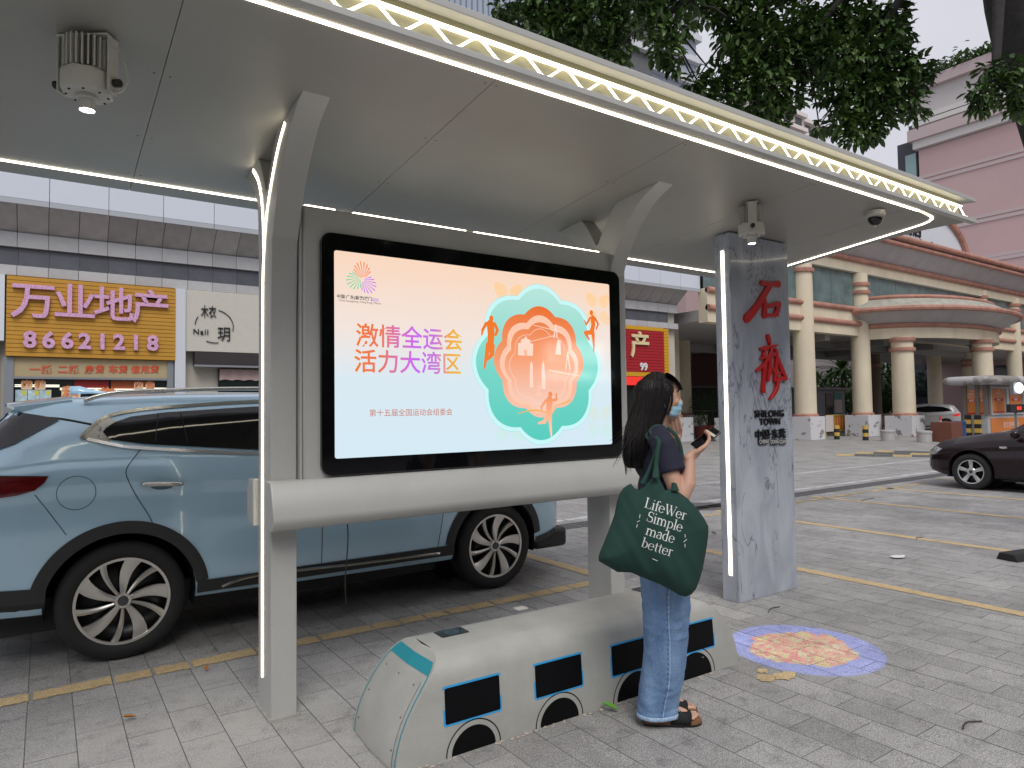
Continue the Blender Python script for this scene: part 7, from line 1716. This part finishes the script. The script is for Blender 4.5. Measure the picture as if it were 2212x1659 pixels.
# ------------------------------------------------------------------ light thrown on the paving by the projector above the totem
def gobo():
    _, q, zc = pj2; src = Vector((q.x, q.y, zc - .345)); tgt = gnd(1735, 1398)
    L_ = bpy.data.lights.new('projector_beam', 'SPOT'); o = bpy.data.objects.new('projector_beam', L_); COL.objects.link(o); o.location = src
    d = (tgt - src); o.rotation_euler = d.to_track_quat('-Z', 'Y').to_euler(); L_.shadow_soft_size = .002; L_.energy = 1; L_.use_nodes = True
    rad = .46; L_.spot_size = 2 * math.atan(rad / d.length) * 1.0; L_.spot_blend = .12
    nt = L_.node_tree; nt.nodes.clear(); N = nt.nodes.new; l = nt.links.new
    out = N('ShaderNodeOutputLight'); e = N('ShaderNodeEmission'); l(e.outputs[0], out.inputs[0])
    tcn = N('ShaderNodeTexCoord'); sp = N('ShaderNodeSeparateXYZ'); l(tcn.outputs['Normal'], sp.inputs[0])
    def mt(op, a, c=0):
        n_ = N('ShaderNodeMath'); n_.operation = op
        for i, v in enumerate((a, c)):
            if isinstance(v, (int, float)): n_.inputs[i].default_value = v
            else: l(v, n_.inputs[i])
        return n_.outputs[0]
    k_ = d.length / rad
    u = mt('MULTIPLY', mt('DIVIDE', sp.outputs[0], sp.outputs[2]), k_); v = mt('MULTIPLY', mt('DIVIDE', sp.outputs[1], sp.outputs[2]), k_)
    cb = N('ShaderNodeCombineXYZ'); l(u, cb.inputs[0]); l(v, cb.inputs[1])
    nz_ = N('ShaderNodeTexNoise'); nz_.inputs['Scale'].default_value = 3.2; nz_.inputs['Detail'].default_value = 2; l(cb.outputs[0], nz_.inputs['Vector'])
    r = N('ShaderNodeValToRGB'); r.color_ramp.interpolation = 'CONSTANT'; E_ = r.color_ramp.elements; E_[0].position = 0; E_[0].color = (.9, .62, .12, 1); E_[1].position = .42; E_[1].color = (1, .10, .02, 1)
    for p_, c_ in ((.50, (.85, .70, .25, 1)), (.57, (1, .14, .04, 1)), (.66, (.7, .75, .35, 1))): x_ = E_.new(p_); x_.color = c_
    l(nz_.outputs[0], r.inputs[0])
    # figure: a blocky patchwork inside an uneven ellipse
    n2 = N('ShaderNodeTexNoise'); n2.inputs['Scale'].default_value = 2.2; l(cb.outputs[0], n2.inputs['Vector'])
    ee = mt('ADD', mt('ADD', mt('POWER', mt('DIVIDE', u, .74), 2), mt('POWER', mt('DIVIDE', v, .62), 2)), mt('MULTIPLY', mt('SUBTRACT', n2.outputs[0], .5), 1.6))
    msk = mt('LESS_THAN', ee, 1.0)
    mx_ = N('ShaderNodeMixRGB'); l(msk, mx_.inputs[0]); mx_.inputs[1].default_value = (.12, .22, 1, 1); l(r.outputs[0], mx_.inputs[2]); l(mx_.outputs[0], e.inputs['Color']); e.inputs['Strength'].default_value = GOBO_W
    return o
GOBO_W = 300.0
gobo()
#@@END4

# ================================================================== ACROSS THE ROAD (seen mirrored in the screen glass and the car)
OY = -17.0
op = thing('opposite_building', 'long dark shop building across the road behind the viewer', 'building', (10, OY - 5, 0), world=True)
wbox('wall', -50, 70, OY - 10, OY, 0, 11.5, mat('opposite_wall', (.16, .155, .15), .8, var=.15, vscale=.5), op)
for k in range(24): wbox('window', -48 + k * 4.8, -45 + k * 4.8, OY, OY + .04, 6.5, 9.5, DGL, op); wbox('shop_window', -48 + k * 4.8, -44.2 + k * 4.8, OY, OY + .04, 0, 3.2, DGL, op)
wbox('awning', -50, 70, OY, OY + 1.6, 3.5, 4.3, mat('opposite_awning', (.05, .10, .06), .7), op)
r = ray(1188, 781); k_ = (3.395 + 3.395 - OY) / r.y; sx, sz = r.x * k_, CAMH + r.z * k_
SGN = mat('lit_sign_letters', (.9, .9, .9), .4, emit=(1, 1, 1), es=7)
def faceYp(x, y, z): return Matrix(((-1, 0, 0, x), (0, 0, 1, y), (0, 1, 0, z), (0, 0, 0, 1)))
os_ = thing('shop_sign', 'green fascia with white lit characters across the road behind the viewer', 'sign', (sx, OY + 1.7, sz), world=True)
wbox('fascia', sx - 4, sx + 4, OY + 1.6, OY + 1.7, sz - 1.2, sz + .9, mat('green_fascia', (.02, .10, .04), .5), os_)
text('sign_characters', '百果园', .95, SGN, os_, faceYp(sx, OY + 1.75, sz + .15), .03, .01, 'CENTER', spacing=1.25)
text('sign_line', '三十年鲜果·全国领先', .42, SGN, os_, faceYp(sx, OY + 1.75, sz - .75), .02, .004, 'CENTER')
random.seed(44)
for k in range(7):
    c = (-22 + k * 9.0 + random.uniform(-1, 1), OY + 4.5, 6.2); t = thing('street_tree', ['first', 'second', 'third', 'fourth', 'fifth', 'sixth', 'seventh'][k] + ' broad street tree along the far pavement behind the viewer', 'tree', (c[0], c[1], 0), world=True, group='trees across the road'); b__ = B()
    for _ in range(420): u = rdir(); p = Vector(c) + Vector((u.x * 3.6, u.y * 2.6, u.z * 2.6)) * random.random() ** .35; leaf(b__, p, rdir(), .9, .5)
    obj('crown', b__, LEAF, t, fix=False, kind='stuff'); b__ = B(); b__.tube([(c[0], c[1], 0), (c[0], c[1], 5.5)], [.22, .14], 8); obj('trunk', b__, BRK, t)
